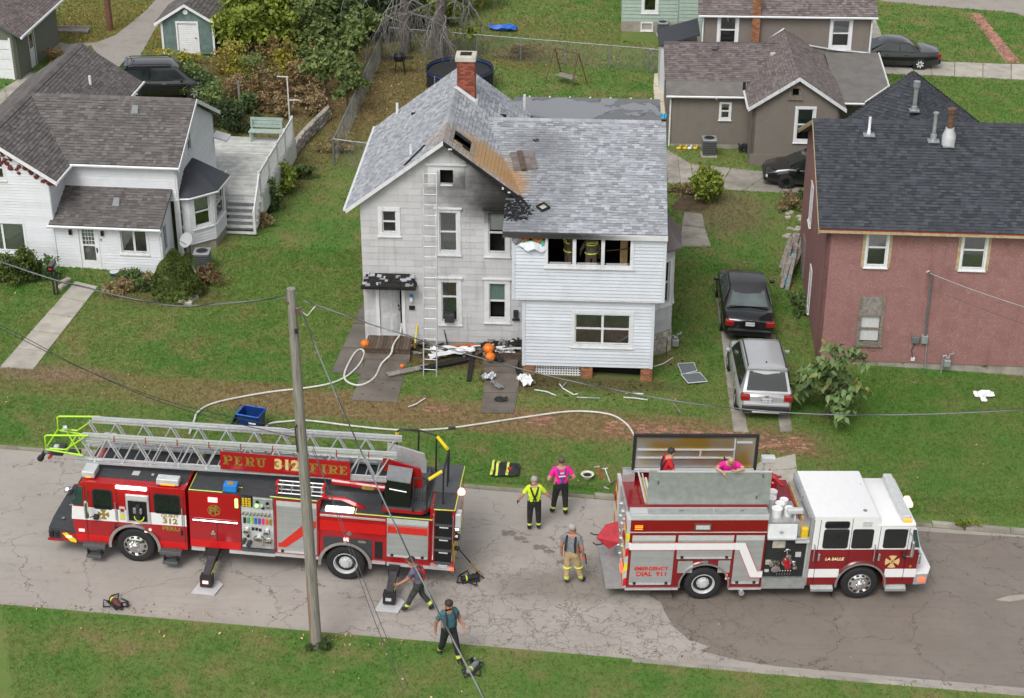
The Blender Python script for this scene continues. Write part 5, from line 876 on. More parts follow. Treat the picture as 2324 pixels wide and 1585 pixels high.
MB().prism([(-1.735,.12,1.80),(-1.735,W_-.12,1.80),(-1.53,W_-.15,2.44),(-1.53,.15,2.44)],(-.012,0,0)).build('windscreen','glass_green',cab);MB().prism([(-1.70,-.012,1.80),(-1.42,-.012,1.80),(-1.38,-.012,2.42),(-1.50,-.012,2.42)],(0,.013,0)).build('corner_glass','glass_green',cab)
for x0,x1,z0,z1,n_ in ((-1.08,-.58,1.76,2.34,'door_window'),(.67,1.36,1.78,2.36,'rear_window')):rp(cab,'window_rubber','black_matt',x0-.04,x1+.04,z0-.04,z1+.04,.010,r=.09);rp(cab,n_,'glass_dark',x0,x1,z0,z1,.016,r=.07)
for x in (-1.33,-.42,.53,1.49):sp(cab,'door_seam','black_matt',x-.008,x+.008,.64 if x<-.6 or x>.7 else 1.32,2.46,.009)
sp(cab,'gear_locker','aluminium',-.16,.50,1.40,2.30,.03);lk=sp(cab,'locker_dark_panel','dark_void',-.10,.44,1.44,2.10,.034);sp(cab,'shutter_box','alu_pale',-.14,.48,2.14,2.28,.05)  # flat near-black panel paints the darkness inside the open locker
MB().lathe([(.0,0),(.08,.02),(.08,.42),(.05,.5)],(.2,-.06,1.52),n=10).build('air_cylinder','black_matt',cab);MB().arch(.22,1.62,.12,.15,-.10,-.06,R(180),R(360),8).build('hivis_strap','hivis',cab);MB().rbox(.05,.32,-.12,-.05,1.72,1.92,.04).build('mask','grey_mid',cab)
sp(cab,'switch_panel','alu_pale',-.36,-.20,1.42,1.86,.014);sp(cab,'amber_button','yellow_pad',-.33,-.23,1.46,1.62,.02);sp(cab,'red_lens','lens_red',-.33,-.23,1.70,1.80,.02)
MB().path([(-.46,-.05,1.42),(-.46,-.05,2.0)],.016,6).path([(1.44,-.05,1.42),(1.44,-.05,2.0)],.016,6).build('grab_handle','chrome',cab)
for x in (-.50,1.40):MB().rbox(x-.03,x+.03,-.05,0,1.08,1.26,.02).build('door_handle','black_gloss',cab)
maltese(cab,-.83,1.56,.15,'gold',-.012);text('QUINT',.13,'unit_name','gold',cab,side_text(1.08,-.012,1.68),bold=.003,xs=1.25);text('312',.24,'unit_number','gold',cab,side_text(1.08,-.012,1.51),bold=.008,xs=1.2);text('PERU',.17,'town_name','gold',cab,side_text(1.10,-.012,1.26),bold=.006,xs=1.3)
mr=MB().rbox(-1.28,-1.16,-.34,-.22,1.55,2.15,.05).build('mirror','chrome',cab);MB().path([(-1.2,-.28,2.1),(-1.25,0,2.3)],.015,5).path([(-1.15,-.25,1.58),(-1.0,0,1.5)],.015,5).rbox(-1.1,-.95,-.14,0,1.42,1.56,.03).build('mirror_arm','black_matt',mr)
MB().rbox(-.42,.46,-.05,.03,2.47,2.56,.02).build('scene_light','lamp_white',cab);sp(cab,'warning_light','lamp_pink',.33,.52,1.08,1.20,.03);sp(cab,'marker_light','lamp_pink',-1.58,-1.42,.92,1.0,.02)
MB().box(-1.2,1.5,.28,2.2,2.60,2.615).build('roof_deck','black_deck',cab);MB().box(-.1,.1,.5,.7,2.62,2.64).box(.45,.52,.55,.62,2.62,2.65).build('roof_hatch','alu_pale',cab)
for x0,x1,y0,y1 in ((-1.42,-1.05,.12,.62),(.72,1.36,.06,.34),(-1.42,-1.05,1.85,2.35)):
 lb=MB().rbox(x0,x1,y0,y1,2.64,2.84,.03).build('light_bar','alu_pale',cab);MB().box(x0+.12,x1-.12,y0-.006,y0+.02,2.65,2.70).build('lens','lamp_amber',lb)
MB().arch(.03,.57,.67,.76,-.06,.05,R(-8),R(186),18).build('fender','chrome',lt_,smooth=40)
for x in (.03,6.06):wheel(lt_,x,.02,.565,.565,.34,concave=x>1);wheel(lt_,x,W_-.02,.565,.565,.34,concave=x>1,s=1)
for x0,x1 in ((-1.45,-.80),(.76,1.40)):
 s_=MB().rbox(x0,x1,-.18,.1,.46,.60,.02).build('cab_step','diamond',lt_);MB().rbox(x0+.1,x1-.1,-.26,.0,.20,.30,.02).build('lower_step','diamond',s_);MB().box(x0+.12,x0+.16,-.2,-.1,.30,.46).box(x1-.16,x1-.12,-.2,-.1,.30,.46).build('hanger','black_matt',s_)
bp_=MB();bp_.prism([(-2.48,.05,.52),(-1.66,.0,.52),(-1.66,W_,.52),(-2.48,W_-.05,.52),(-2.53,W_/2+.6,.52),(-2.53,W_/2-.6,.52)],(0,0,.40));bu=bp_.build('front_bumper','black_deck',lt_)
MB().prism([(-2.05,-.012,.56),(-1.68,-.012,.50),(-1.68,-.012,.80),(-2.1,-.012,.86)],(0,.01,0)).build('red_corner','red_paint',bu);MB().prism([(-2.08,-.02,.80),(-1.95,-.02,.84),(-1.68,-.02,.62),(-1.68,-.02,.52),(-1.85,-.02,.55)],(0,.006,0)).build('yellow_chevron','chevron_yellow',bu);MB().box(-2.53,-2.1,.02,.05,.50,.58).build('red_edge','red_paint',bu)
for x in (-2.42,-2.25):MB().rbox(x-.07,x+.07,.0,.06,.62,.86,.03).build('tow_ring','black_gloss',bu)
for p in ((-2.2,.5),(-2.2,1.2),(-2.15,1.9)):MB().lathe([(.05,0),(.05,.03)],(p[0],p[1],.95),n=8).build('bumper_fitting','chrome',bu)
MB().lathe([(.13,0),(.12,.12),(.06,.18),(0,.19)],(-2.5,1.9,.96),n=12).build('siren','chrome',bu);sp(bu,'marker_light','lamp_pink',-1.98,-1.8,.68,.74,.03)
body(lt_,'front_compartment','red_paint',[(1.63,.72),(3.10,.72),(3.10,2.56),(1.63,2.56)],bev=.02);MB().box(1.64,4.05,.02,2.43,2.562,2.59).box(4.05,5.3,.0,2.43,2.55,2.58).build('top_deck','black_deck',lt_)
def edge_line(pts,m='hivis_trim'):MB().path(pts,.018,5).build('edge_marking',m,lt_)
edge_line([(1.66,.9,2.60),(1.66,.03,2.60),(2.6,.03,2.60),(2.6,.35,2.6),(3.1,.35,2.6)]);edge_line([(3.95,.02,2.6),(5.28,.02,2.58)]);edge_line([(6.34,.3,2.26),(6.34,.04,2.26),(8.5,.04,2.26),(8.5,.3,2.62),(8.55,.03,2.62),(9.12,.03,2.64),(9.12,2.4,2.64)])
MB().rbox(2.62,3.0,.05,.33,2.60,2.82,.02).build('blue_case','blue_box',lt_);MB().box(2.72,2.9,.1,.26,2.825,2.83).build('case_badge','gold',lt_)
for z in (.88,.0):sp(lt_,'compartment_stripe','red_bright',1.64,3.08,.72+z*0+.02,.98,.006);break
sp(lt_,'warning_light','lamp_pink',2.20,2.46,2.28,2.42,.03);sp(lt_,'green_light','lamp_green',2.96,3.04,2.16,2.44,.03);MB().path([(1.75,-.05,1.66),(3.02,-.05,1.66)],.022,6).build('hand_rail','chrome',lt_);MB().lathe([(.07,0),(.07,.02),(.04,.03)],(2.3,0,1.24),(0,-1,0),12).build('lock','chrome',lt_)
for x in (2.42,):sp(lt_,'door_seam','black_matt',x-.006,x+.006,.76,1.62,.008)
text('P',.34,'monogram','gold',lt_,side_text(2.30,-.012,1.98),bold=.012);text('F',.22,'monogram','gold',lt_,side_text(2.42,-.012,2.06),bold=.008);text('D',.22,'monogram','gold',lt_,side_text(2.44,-.012,1.93),bold=.008);MB().arch(2.36,2.0,.17,.19,-.016,-.01,0,math.pi*1.6,12).build('monogram_ring','gold',lt_)
MB().box(3.11,4.06,.06,W_-.06,.72,2.55).build('pump_house','alu_dull',lt_);pp=MB().box(3.13,4.03,.0,.06,.86,2.20).build('pump_panel','alu_pale',lt_);MB().box(3.11,4.06,-.02,W_,.72,.84).build('running_board','diamond',lt_)
MB().rbox(3.13,3.44,-.02,.2,2.20,2.54,.03).build('hose_net','black_matt',lt_)
for i in range(3):
 for j in range(4):MB().box(3.16+i*.09,3.23+i*.09,-.03,-.02,2.23+j*.075,2.285+j*.075).build('yellow_hose','yellow_plastic',lt_)
cbx=MB().rbox(3.47,4.03,-.03,.1,2.20,2.54,.02).build('control_box','alu_dull',lt_)
for x,z,m in ((3.6,2.42,'black_matt'),(3.58,2.3,'lamp_green'),(3.72,2.3,'lens_clear'),(3.88,2.40,'black_gloss'),(3.75,2.24,'black_matt'),(3.9,2.26,'chrome')):MB().lathe([(.05,0),(.05,.03),(.03,.035)],(x,-.03,z),(0,-1,0),10).build('dial',m,cbx)
for i,m in enumerate(('chrome',)*8):MB().path([(3.2+i*.105,0,2.06),(3.2+i*.105,-.10,2.03)],.02,6).lathe([(.035,0),(.03,.03)],(3.2+i*.105,-.09,2.03),(0,-1,0),8).build('valve_lever',m,pp)
for i,m in enumerate(('black_matt','housewrap','green_tank','blue_bright','blue_purple','shirt_pink','pumpkin','gold')):MB().box(3.18+i*.105,3.25+i*.105,-.03,0,1.68,1.86).build('lever_tag',m,pp)
for x,z,r_ in ((3.28,1.46,.07),(3.85,1.46,.07),(3.62,1.16,.14),(3.9,1.15,.08),(3.2,1.12,.05),(3.35,1.05,.06)):MB().lathe([(r_*1.2,0),(r_*1.2,.03),(r_,.04),(r_,.16),(r_*1.15,.17),(r_*1.15,.2),(r_*.5,.21),(0,.21)],(x,.0,z),(0,-1,0),12).build('hose_outlet','chrome' if r_>.06 else 'dark_steel',pp,smooth=40)
for x in (3.2,3.28,3.36,3.66,3.74,3.82,3.9):MB().box(x-.025,x+.025,-.012,0,.90,.95).build('gauge_label','white_text',pp)
for x,z in ((3.45,1.5),(3.55,1.5),(3.65,1.48),(3.3,1.25)):MB().rbox(x-.04,x+.04,-.02,0,z-.05,z+.05,.01).build('gauge','black_gloss',pp)
body(lt_,'centre_compartment','red_paint',[(4.06,.72),(5.32,.72),(5.32,2.55),(4.06,2.55)],bev=.015)
def shutter(par,x0,x1,z0,z1):
 o=sp(par,'roller_shutter','alu_shutter',x0,x1,z0,z1,.012);sp(o,'shutter_head','alu_pale',x0,x1,z1-.16,z1+.0,.024);n=int((z1-z0-.2)/.055)
 for k in range(0,n):b=MB();b.tone=random.random();b.box(x0+.02,x1-.02,-.017,-.012,z0+.05+k*.055,z0+.05+k*.055+.048);b.build('slat','alu_shutter',o)
 sp(o,'pull_bar','aluminium',x0+.02,x1-.02,z0+.01,z0+.045,.045)
 for x in (x0+.15,x1-.15):sp(o,'latch','black_matt',x-.04,x+.04,z0+.02,z0+.09,.05)
 return o
s1=shutter(lt_,4.13,5.26,.80,2.50);MB().prism([(4.16,-.02,.98),(4.38,-.02,.98),(5.24,-.02,1.72),(5.24,-.02,1.94),(5.0,-.02,1.90),(4.24,-.02,1.12),(4.16,-.02,1.12)],(0,-.004,0)).build('red_stripe','red_stripe',s1)
rb_=body(lt_,'rear_body','red_paint',[(5.33,.74),(5.42,.74),(5.42,.80)]+arc(6.06,.565,.72,160,20,10)+[(6.75,.80),(6.78,.74),(8.45,.74),(8.45,2.22),(5.33,2.22)],bev=.015)
sp(rb_,'bright_stripe','red_bright',5.35,7.20,1.66,1.98,.006);sp(rb_,'top_rail','aluminium',5.36,7.2,2.13,2.18,.03)
MB().prism([(5.44,-.008,.78),(5.44,-.008,1.46),(6.82,-.008,1.46),(6.82,-.008,.78)]+[(x,-.008,z) for x,z in arc(6.06,.565,.72,20,160,12)],(0,.009,0)).build('fender_panel','black_deck',rb_);MB().arch(6.06,.565,.68,.77,-.06,.05,R(-4),R(184),18).build('fender','chrome',lt_,smooth=40)
sp(rb_,'warning_light','lamp_pink',6.02,6.17,1.36,1.46,.03);MB().lathe([(.07,0),(.07,.02),(.04,.03)],(6.18,0,1.62),(0,-1,0),12).build('lock','chrome',rb_);rp(rb_,'exhaust_plate','chrome',6.42,6.66,1.34,1.42,.03,r=.039);sp(rb_,'bottle_door','black_gloss',6.90,7.12,.86,1.42,.012);MB().ball((5.5,-.03,1.05),.035,8).build('side_lamp','lens_amber',rb_)
s2_=shutter(lt_,7.24,8.40,.97,2.24);MB().box(7.26,8.38,-.024,-.016,1.76,1.98).box(7.26,8.38,-.024,-.016,2.0,2.02).build('red_stripe','red_stripe',s2_)
body(lt_,'rear_corner','red_paint',[(8.44,.74),(9.12,.74),(9.12,2.62),(8.44,2.62)],.05,W_,bev=.015);sp(lt_,'step_well','dark_void',8.58,9.05,.80,2.58,.005,y=.05)
for z in (.86,1.28,1.70,2.12):MB().box(8.58,9.05,-.02,.05,z,z+.035).build('rear_step','diamond',lt_);sp(lt_,'step_label','white_text',8.70,8.95,z-.10,z-.06,.008,y=.045)
for x in (8.54,9.08):MB().path([(x,-.03,1.0),(x,-.03,2.5)],.018,6).build('grab_rail','chrome',lt_)
MB().box(5.34,8.5,.02,W_-.02,2.222,2.25).box(8.5,9.12,.05,W_,2.622,2.64).build('rear_deck','black_deck',lt_);
for q in ((4.06,5.3,.66,.74),(3.05,4.06,.62,.72),(6.80,7.20,.68,.76),(7.24,9.08,.66,.75),(1.66,2.05,.62,.72),(2.75,3.05,.62,.72)):MB().box(q[0],q[1],-.025,.05,q[2],q[3]).build('sill_rail','aluminium',lt_)
MB().rbox(5.5,6.28,.03,.2,2.26,2.36,.02).build('scene_light','lamp_white',lt_);MB().prism([(5.3,.3,2.5),(5.9,.3,2.5),(6.5,.3,2.24),(6.6,.3,2.30),(6.0,.3,2.58),(5.3,.3,2.58)],(0,.05,0)).build('red_guard','red_paint',lt_);MB().box(5.3,7.0,.6,2.3,2.25,2.6).build('hose_bed','black_deck',lt_)
rf=MB()
for i in range(12):rf.prism([(9.125,.1+i*.19,.8),(9.125,.29+i*.19,.8),(9.125,.29+i*.19-.2,1.6),(9.125,.10+i*.19-.2,1.6)],(.006,0,0),m=i%2)
rf.build('chevrons',['chevron_yellow','red_paint'],lt_,kind='stuff')
for z,r_ in ((1.95,.09),(1.72,.11),(1.35,.07)):MB().lathe([(r_,0),(r_,.1),(r_*.6,.14),(0,.15)],(9.14,.12,z),(1,-.2,0),10).build('rear_lamp','black_gloss' if z<1.8 else 'chrome',lt_)
MB().rbox(9.12,9.3,.1,.35,2.3,2.5,.03).build('rear_camera','alu_pale',lt_);MB().lathe([(.11,0),(.11,.08),(.07,.15),(0,.17)],(9.2,.9,2.66),n=10).build('beacon','lamp_pink',lt_);MB().rbox(9.02,9.14,-.03,.04,.66,.74,.01).build('tail_marker','lamp_red',lt_);MB().rbox(9.13,9.3,.05,.2,2.05,2.5,.03).build('rear_flood','alu_pale',lt_)
for x,y in ((2.30,-.86),(7.47,-.92)):
 og=MB().prism([(x-.13,.3,.62),(x+.13,.3,.62),(x+.10,y-.05,.30),(x-.10,y-.05,.30)],(0,0,.16)).build('outrigger','dark_steel',lt_);MB().prism([(x-.16,.4,.58),(x+.16,.4,.58),(x+.15,-.25,.45),(x-.15,-.25,.45)],(0,0,.22)).build('outer_beam','black_matt',og);MB().box(x-.17,x+.17,y-.16,y+.1,.10,.42).build('foot_box','black_matt',og);sp(og,'lamp','lamp_pink' if x<5 else 'lens_clear',x-.09,x+.07,.22,.31,.02,y=y-.16);MB().prism([(x-.36,y-.42,.015),(x+.30,y-.42,.015),(x+.42,y+.1,.015),(x+.26,y+.26,.015),(x-.22,y+.26,.015)],(0,0,.04)).build('pad','alu_pale',og);MB().box(x+.125,x+.13,y,.0,.42,.47).build('hivis_edge','hivis',og)
LZ=lambda x:2.79+.022*(x+1.5);HZ=.90
ae=thing('aerial_ladder',None,None,Matrix.Identity(4));bpy.data.objects.remove(ae)
al=MB()
for y in (.70,1.62):
 for z0,w in ((0,.07),(.10,.03),(HZ-.13,.035),(HZ-.05,.05),(HZ,.045)):
  x0=-1.75 if z0<.2 else -1.5;al.prism([(x0,y-w,LZ(x0)+z0),(7.4,y-w,LZ(7.4)+z0),(7.4,y-w,LZ(7.4)+z0+.055),(x0,y-w,LZ(x0)+z0+.055)],(0,2*w,0))
ab=al.build('ladder_rail','aluminium',lt_,label='silver nested aerial ladder rails')
tr=MB()
for y in (.68,.80,1.52,1.64):
 k=22
 for i in range(k):
  x=-1.6+i*8.8/k;a,b_=(0.06,HZ-.06) if i%2 else (HZ-.06,.06);tr.tube((x,y,LZ(x)+a),(x+8.8/k,y,LZ(x)+b_),.022,n=6)
tr.build('lattice_brace','aluminium',ab,kind='stuff')
for i in range(30):x=-1.6+i*.3;MB().tube((x,.70,LZ(x)+.09),(x,1.62,LZ(x)+.09),.018,n=6).build('rung','aluminium',ab)
for i in range(9):
 MB().box(-.6+i*.9,-.575+i*.9,.645,.665,LZ(-.6+i*.9)+HZ-.15,LZ(-.6+i*.9)+HZ+.05).build('red_clip','red_paint',ab)
MB().prism([(-1.2,1.25,LZ(0)+.5),(7.2,1.25,LZ(7)+.35),(7.2,1.33,LZ(7)+.40),(-1.2,1.33,LZ(0)+.56)],(0,.03,0)).build('waterway','alu_dull',ab)
MB().box(2.0,6.8,2.08,2.40,2.60,2.72).box(2.0,6.8,2.40,2.43,2.60,2.80).build('far_locker_top','grey_mid',lt_);MB().box(-.2,2.2,1.9,2.35,2.66,2.76).build('red_walkway','red_paint',lt_);MB().rbox(5.3,6.6,2.0,2.4,2.62,2.9,.03).build('far_locker','black_deck',lt_);MB().rbox(4.5,5.2,1.95,2.3,2.62,2.9,.08).build('stowed_tarp','blue_bright',lt_)
tipm=MB()
for y in (.62,1.70):tipm.path([(-1.3,y,3.72),(-2.5,y,3.62),(-2.56,y,3.58),(-2.56,y,3.16),(-1.5,y,3.05)],.028,7)
for y in (.62,1.70):tipm.path([(-1.4,y,3.68),(-2.0,y,3.2),(-2.45,y,3.2)],.022,6)
tipm.path([(-2.56,.62,3.2),(-2.56,1.70,3.2)],.025,6);tipm.path([(-2.0,.62,3.1),(-2.0,1.70,3.1)],.025,6);tipm.path([(-1.6,.62,3.1),(-2.3,1.70,3.1)],.02,6);tipm.build('tip_guard','lime_rail',lt_)
tp_=MB().tube((-1.7,1.0,2.95),(-2.75,1.1,2.85),.06,n=8).rbox(-2.6,-2.2,.9,1.4,2.78,2.95,.04).build('tip_pipe','dark_steel',lt_);MB().lathe([(.07,0),(.06,.3),(.09,.32),(.09,.42),(.06,.45)],(-2.75,1.15,2.82),(-.55,.0,-.85),10).build('monitor_nozzle','black_matt',tp_);MB().ball((-2.7,1.1,2.82),.11,10).build('monitor_elbow','grey_mid',tp_);MB().lathe([(.08,0),(.08,.1)],(-2.25,1.55,3.35),(-1,-.5,0),10).build('tip_lamp','alu_pale',tp_);MB().rbox(-2.4,-2.25,.75,.9,3.05,3.2,.03).build('tip_camera','alu_pale',tp_);MB().tube((-2.5,.8,2.85),(-2.6,.9,2.7),.05,n=8).build('valve','red_paint',tp_)
sg=MB().box(2.43,6.10,.595,.625,3.0,3.57).build('name_board','red_paint',lt_);slab_letters(sg,'PERU',2.52,3.17,.29,'gold',.593,adv=.31,w=.265);slab_letters(sg,'FIRE',4.97,3.14,.29,'gold',.593,adv=.30,w=.265);text('312',.44,'board_number','gold_pale',sg,side_text(4.32,.588,3.30),bold=.02,xs=1.1);text('QUINT',.17,'board_quint','gold',sg,side_text(4.32,.592,3.31),bold=.006,xs=1.35)
tt=MB().prism([(7.1,.02,2.42),(8.2,.0,2.42),(8.75,.6,2.42),(8.75,1.85,2.42),(8.2,2.43,2.42),(7.1,2.43,2.42)],(0,0,.10)).build('turntable','red_paint',lt_);MB().prism([(7.13,.05,2.52),(8.18,.03,2.52),(8.72,.61,2.52),(8.72,1.84,2.52),(8.18,2.40,2.52),(7.13,2.40,2.52)],(0,0,.02)).build('turntable_deck','diamond',tt);MB().box(8.4,9.1,.9,2.42,2.642,2.66).build('walk_plate','diamond',lt_)
for y in (.74,1.56):MB().prism([(7.0,y-.03,3.72),(8.05,y-.03,3.46),(8.12,y-.03,3.2),(8.12,y-.03,2.55),(7.55,y-.03,2.55),(7.5,y-.03,3.1),(7.0,y-.03,3.35)],(0,.06,0)).build('ladder_cheek','aluminium' if y>1 else 'red_paint',lt_)
MB().box(7.9,8.25,.55,1.8,2.55,2.85).build('console_step','diamond',lt_);MB().tube((5.6,.55,2.94),(7.2,.52,2.86),.09,n=10).build('lift_cylinder','red_paint',lt_);rp(lt_,'cylinder_badge','gold',6.45,6.8,2.82,2.93,.01,y=.44,r=.05)
pc=MB().prism([(7.14,.12,2.40),(7.86,.12,2.40),(7.86,.12,3.36),(7.22,.12,3.42),(7.14,.12,3.1)],(0,.46,0)).build('control_console','black_gloss',lt_);MB().prism([(7.18,.10,3.40),(7.86,.10,3.34),(7.86,.6,3.50),(7.18,.6,3.56)],(0,0,.03)).build('console_lid','grey_mid',pc);MB().tube((7.28,.10,3.12),(7.76,.10,3.06),.02,n=6).build('console_handle','chrome',pc)
MB().path([(7.15,2.38,2.55),(7.15,2.38,3.62),(7.22,2.38,3.7),(7.77,2.40,3.72),(8.31,2.2,3.70),(8.31,2.2,2.55)],.028,6).path([(7.77,2.40,3.72),(7.77,2.40,2.55)],.028,6).path([(8.76,1.45,3.70),(8.76,1.45,2.6)],.028,6).path([(8.76,1.2,3.6),(8.76,1.2,2.6)],.02,6).path([(8.76,1.45,3.7),(8.75,.32,3.70),(8.75,.32,2.55)],.028,6).path([(8.34,-.0,2.5),(8.34,.0,3.55),(8.25,.0,3.62),(7.98,.0,3.6),(7.95,.0,2.5)],.028,6).build('guard_rail','black_matt',lt_)
for a,c in (((7.15,2.38,3.3),(7.15,2.38,3.6)),((8.35,2.15,3.68),(8.7,1.5,3.72)),((8.70,.30,3.70),(8.38,.02,3.58))):MB().tube(a,c,.05,n=10).build('yellow_pad','yellow_pad',lt_)
gl=MB()
for y,z in ((.15,2.66),(.15,2.94),(.35,2.66),(.35,2.94)):gl.tube((4.1,y,z),(5.45,y,z),.022,n=6)
for i in range(5):gl.tube((4.25+i*.28,.15,2.68),(4.25+i*.28,.15,2.92),.016,n=6);gl.tube((4.25+i*.28,.35,2.68),(4.25+i*.28,.35,2.92),.016,n=6)
gl.build('roof_ladder','alu_dull',lt_,kind='stuff')
for x in (4.12,5.43):MB().box(x-.03,x+.03,.12,.38,2.63,2.70).box(x-.03,x+.03,.12,.38,2.90,2.97).build('ladder_tip','red_bright',lt_)
# pumper engine
ENM=slope_frame(G(1592,1363,-.116),3.6)
en=thing('pumper_engine','maroon and white fire pumper parked on the damp road, hose bed lids raised','fire truck',ENM);W2=2.42
ebp=[(-2.20,.43),(-.70,.43)]+arc(0,.55,.68,190,-10,14)+[(.70,.43),(1.64,.43),(1.64,2.70),(-2.20,2.70)]
eb=body(en,'body','maroon_paint',ebp,0,W2,.02)
def shut(x0,x1,z0,z1):return shutter(en,x0,x1,z0,z1)
r1=shut(-2.12,-.92,.56,2.20);r2=shut(-.84,.72,1.43,2.20);r3=shut(.79,1.58,.58,2.20)
for a,b_ in ((-2.15,-.90),(-.86,.74)):sp(en,'white_stripe','truck_white',a,b_,1.73,1.95,.026);sp(en,'stripe_edge','red_stripe',a,b_,1.715,1.728,.027);sp(en,'stripe_edge','red_stripe',a,b_,1.952,1.965,.027)
MB().prism([(.77,-.026,1.73),(.90,-.026,1.73),(1.30,-.026,.80),(1.64,-.026,.80),(1.64,-.026,1.01),(1.48,-.026,1.01),(1.06,-.026,1.95),(.77,-.026,1.95)],(0,.01,0)).build('white_chevron','truck_white',en);MB().path([(1.07,-.03,1.955),(1.485,-.03,1.02),(1.62,-.03,1.02)],.008,4).path([(.90,-.03,1.72),(1.295,-.03,.79),(1.62,-.03,.79)],.008,4).build('stripe_edge','red_stripe',en)
for x0,x1 in ((-2.20,-2.15),(-.90,-.86),(.74,.77),(1.58,1.64)):sp(en,'pillar_stripe','truck_white',x0,x1,1.73,1.95,.012) if x0<1.5 else sp(en,'pillar_stripe','truck_white',x0,x1,.80,1.01,.014)
text('EMERGENCY',.165,'lettering','red_stripe',r1,side_text(-1.52,-.024,1.10),bold=.004,xs=1.02);text('DIAL  911',.21,'lettering','red_stripe',r1,side_text(-1.50,-.024,.92),bold=.005,xs=1.0)
sp(en,'top_trim','alu_pale',-2.2,1.64,2.29,2.315,.012);wl=sp(en,'warning_light','chrome',-.42,.04,2.40,2.58,.05);sp(wl,'lens','lens_clear',-.38,0,2.43,2.55,.06);tl=sp(en,'tail_light','lens_red',-2.10,-1.84,2.38,2.56,.03)
for z in (2.42,2.48,2.53):sp(tl,'lit_strip','lamp_amber',-2.08,-1.86,z-.012,z+.012,.04)
sp(eb,'tank_panel','alu_dull',-.78,-.36,.95,1.34,.012);sp(eb,'tank_panel','alu_dull',.36,.70,.95,1.36,.012);sp(eb,'fuel_lamp','chrome',-.09,.06,1.28,1.38,.05);sp(eb,'side_marker','lamp_red',.60,.66,.83,.90,.03);sp(eb,'side_label','white_text',.60,.72,.72,.78,.01)
MB().arch(0,.55,.68,.73,-.05,.04,R(-8),R(188),18).build('fender','chrome',en,smooth=40);MB().box(-2.22,-.72,-.03,.1,.38,.44).box(.72,1.66,-.03,.1,.38,.44).build('rub_rail','aluminium',en)
for x in (0,4.48):wheel(en,x,.02,.54,.54,.32,concave=x<1);wheel(en,x,W2-.02,.54,.54,.32,concave=x<1,s=1)
MB().box(-2.0,5.9,.5,1.9,.32,.6).build('chassis','black_matt',en);MB().box(-.84,-.82,.0,.45,.1,.45).box(3.72,3.74,.0,.4,.1,.5).build('mud_flap','black_matt',en);MB().lathe([(.08,0),(.08,.15)],(1.1,.05,.3),(0,-1,0),10).build('suction_cap','galv',en)
MB().box(-2.2,1.64,-.01,.40,2.702,2.86).build('side_locker','alu_pale',en);MB().prism([(-2.2,-.012,2.72),(1.64,-.012,2.72),(1.64,.05,2.87),(-2.2,.05,2.87)],(0,.02,0)).build('locker_slope','treadplate',en)
for x0,x1 in ((-1.72,.10),(.14,1.62)):lk_=MB().box(x0,x1,.03,.30,2.862,2.89).build('locker_lid','treadplate',en);MB().arch((x0+x1)/2,2.90,.05,.07,.10,.12,0,math.pi,6).build('lid_handle','chrome',lk_)
MB().box(-2.2,1.64,.40,.44,2.62,2.93).build('bed_wall','maroon_paint',en);MB().box(-2.2,1.64,2.30,2.34,2.6,2.93).box(1.60,1.64,.44,2.3,2.5,2.93).box(-2.2,1.6,.44,2.3,2.30,2.34).build('bed_floor','maroon_paint',en)
MB().box(-2.18,-1.86,2.0,2.40,.5,2.93).build('rear_far_corner','steel_plate',en)
def lid(y,lean,x0,x1,h,m,nm,lab):
 T=Matrix.Translation((0,y,2.93))@Matrix.Rotation(lean,4,'X');o=MB(T).box(x0,x1,0,.035,0,h).build(nm,m,en,label=lab);return o,T
o1,T1=lid(.44,R(-4),-1.72,1.70,1.02,'treadplate','near_lid','raised hose bed lid of silver checker plate');MB(T1).box(-1.5,1.7,-.02,.05,1.0,1.03).build('lid_edge','alu_pale',o1);MB(T1).box(1.05,1.55,-.008,0,.35,.85).build('lid_patch','treadplate',o1)
for p in ((-1.45,.72),(1.32,.25),(1.45,.92)):MB(T1).rbox(p[0]-.02,p[0]+.02,-.04,0,p[1]-.08,p[1]+.06,.01).build('lid_latch','chrome',o1)
o2,T2=lid(2.30,R(-3),-1.86,1.62,1.05,'foil_gold','far_lid','raised far lid showing its bare silver inside with yellow reflections');fr_=MB(T2);fr_.box(-1.92,-1.84,-.05,.06,0,1.08).box(1.60,1.68,-.05,.06,0,1.08).box(-1.92,1.68,-.05,.06,1.05,1.12);fr_.build('lid_frame','black_matt',o2)
MB(T2).box(-1.8,1.0,-.04,0,.62,.66).box(-1.8,1.0,-.04,0,.36,.40).box(.98,1.02,-.04,0,.1,1.0).box(1.05,1.5,-.03,0,.85,.9).box(.0,.05,-.03,0,.40,.62).build('lid_rib','alu_pale',o2)
MB().box(-1.86,1.6,2.18,2.28,2.9,2.98).build('hinge_rail','alu_pale',en)
for i in range(5):MB().rbox(-1.7+i*.13,-1.62+i*.13,.55,2.1,2.36,2.80,.03).build('folded_hose',('yellow_plastic','silver_tape','yellow_plastic','hose_red','yellow_plastic')[i],en)
for i in range(9):MB().rbox(-.9+i*.27,-.68+i*.27,.5,2.2,2.36,2.62+.04*(i%2),.04).build('folded_hose','hose_white' if i%2 else 'yellow_plastic',en)
MB().path([(-1.75,.5,2.95),(-1.75,2.2,2.98)],.03,6).path([(-1.62,.5,2.8),(-1.62,2.2,2.85)],.025,6).build('bed_divider','alu_pale',en)
MB().box(-2.75,-2.2,.02,W2-.02,.40,.47).build('tail_step','treadplate',en);MB().box(-2.24,-2.20,.40,2.0,.48,2.62).build('tail_panel','steel_plate',en)
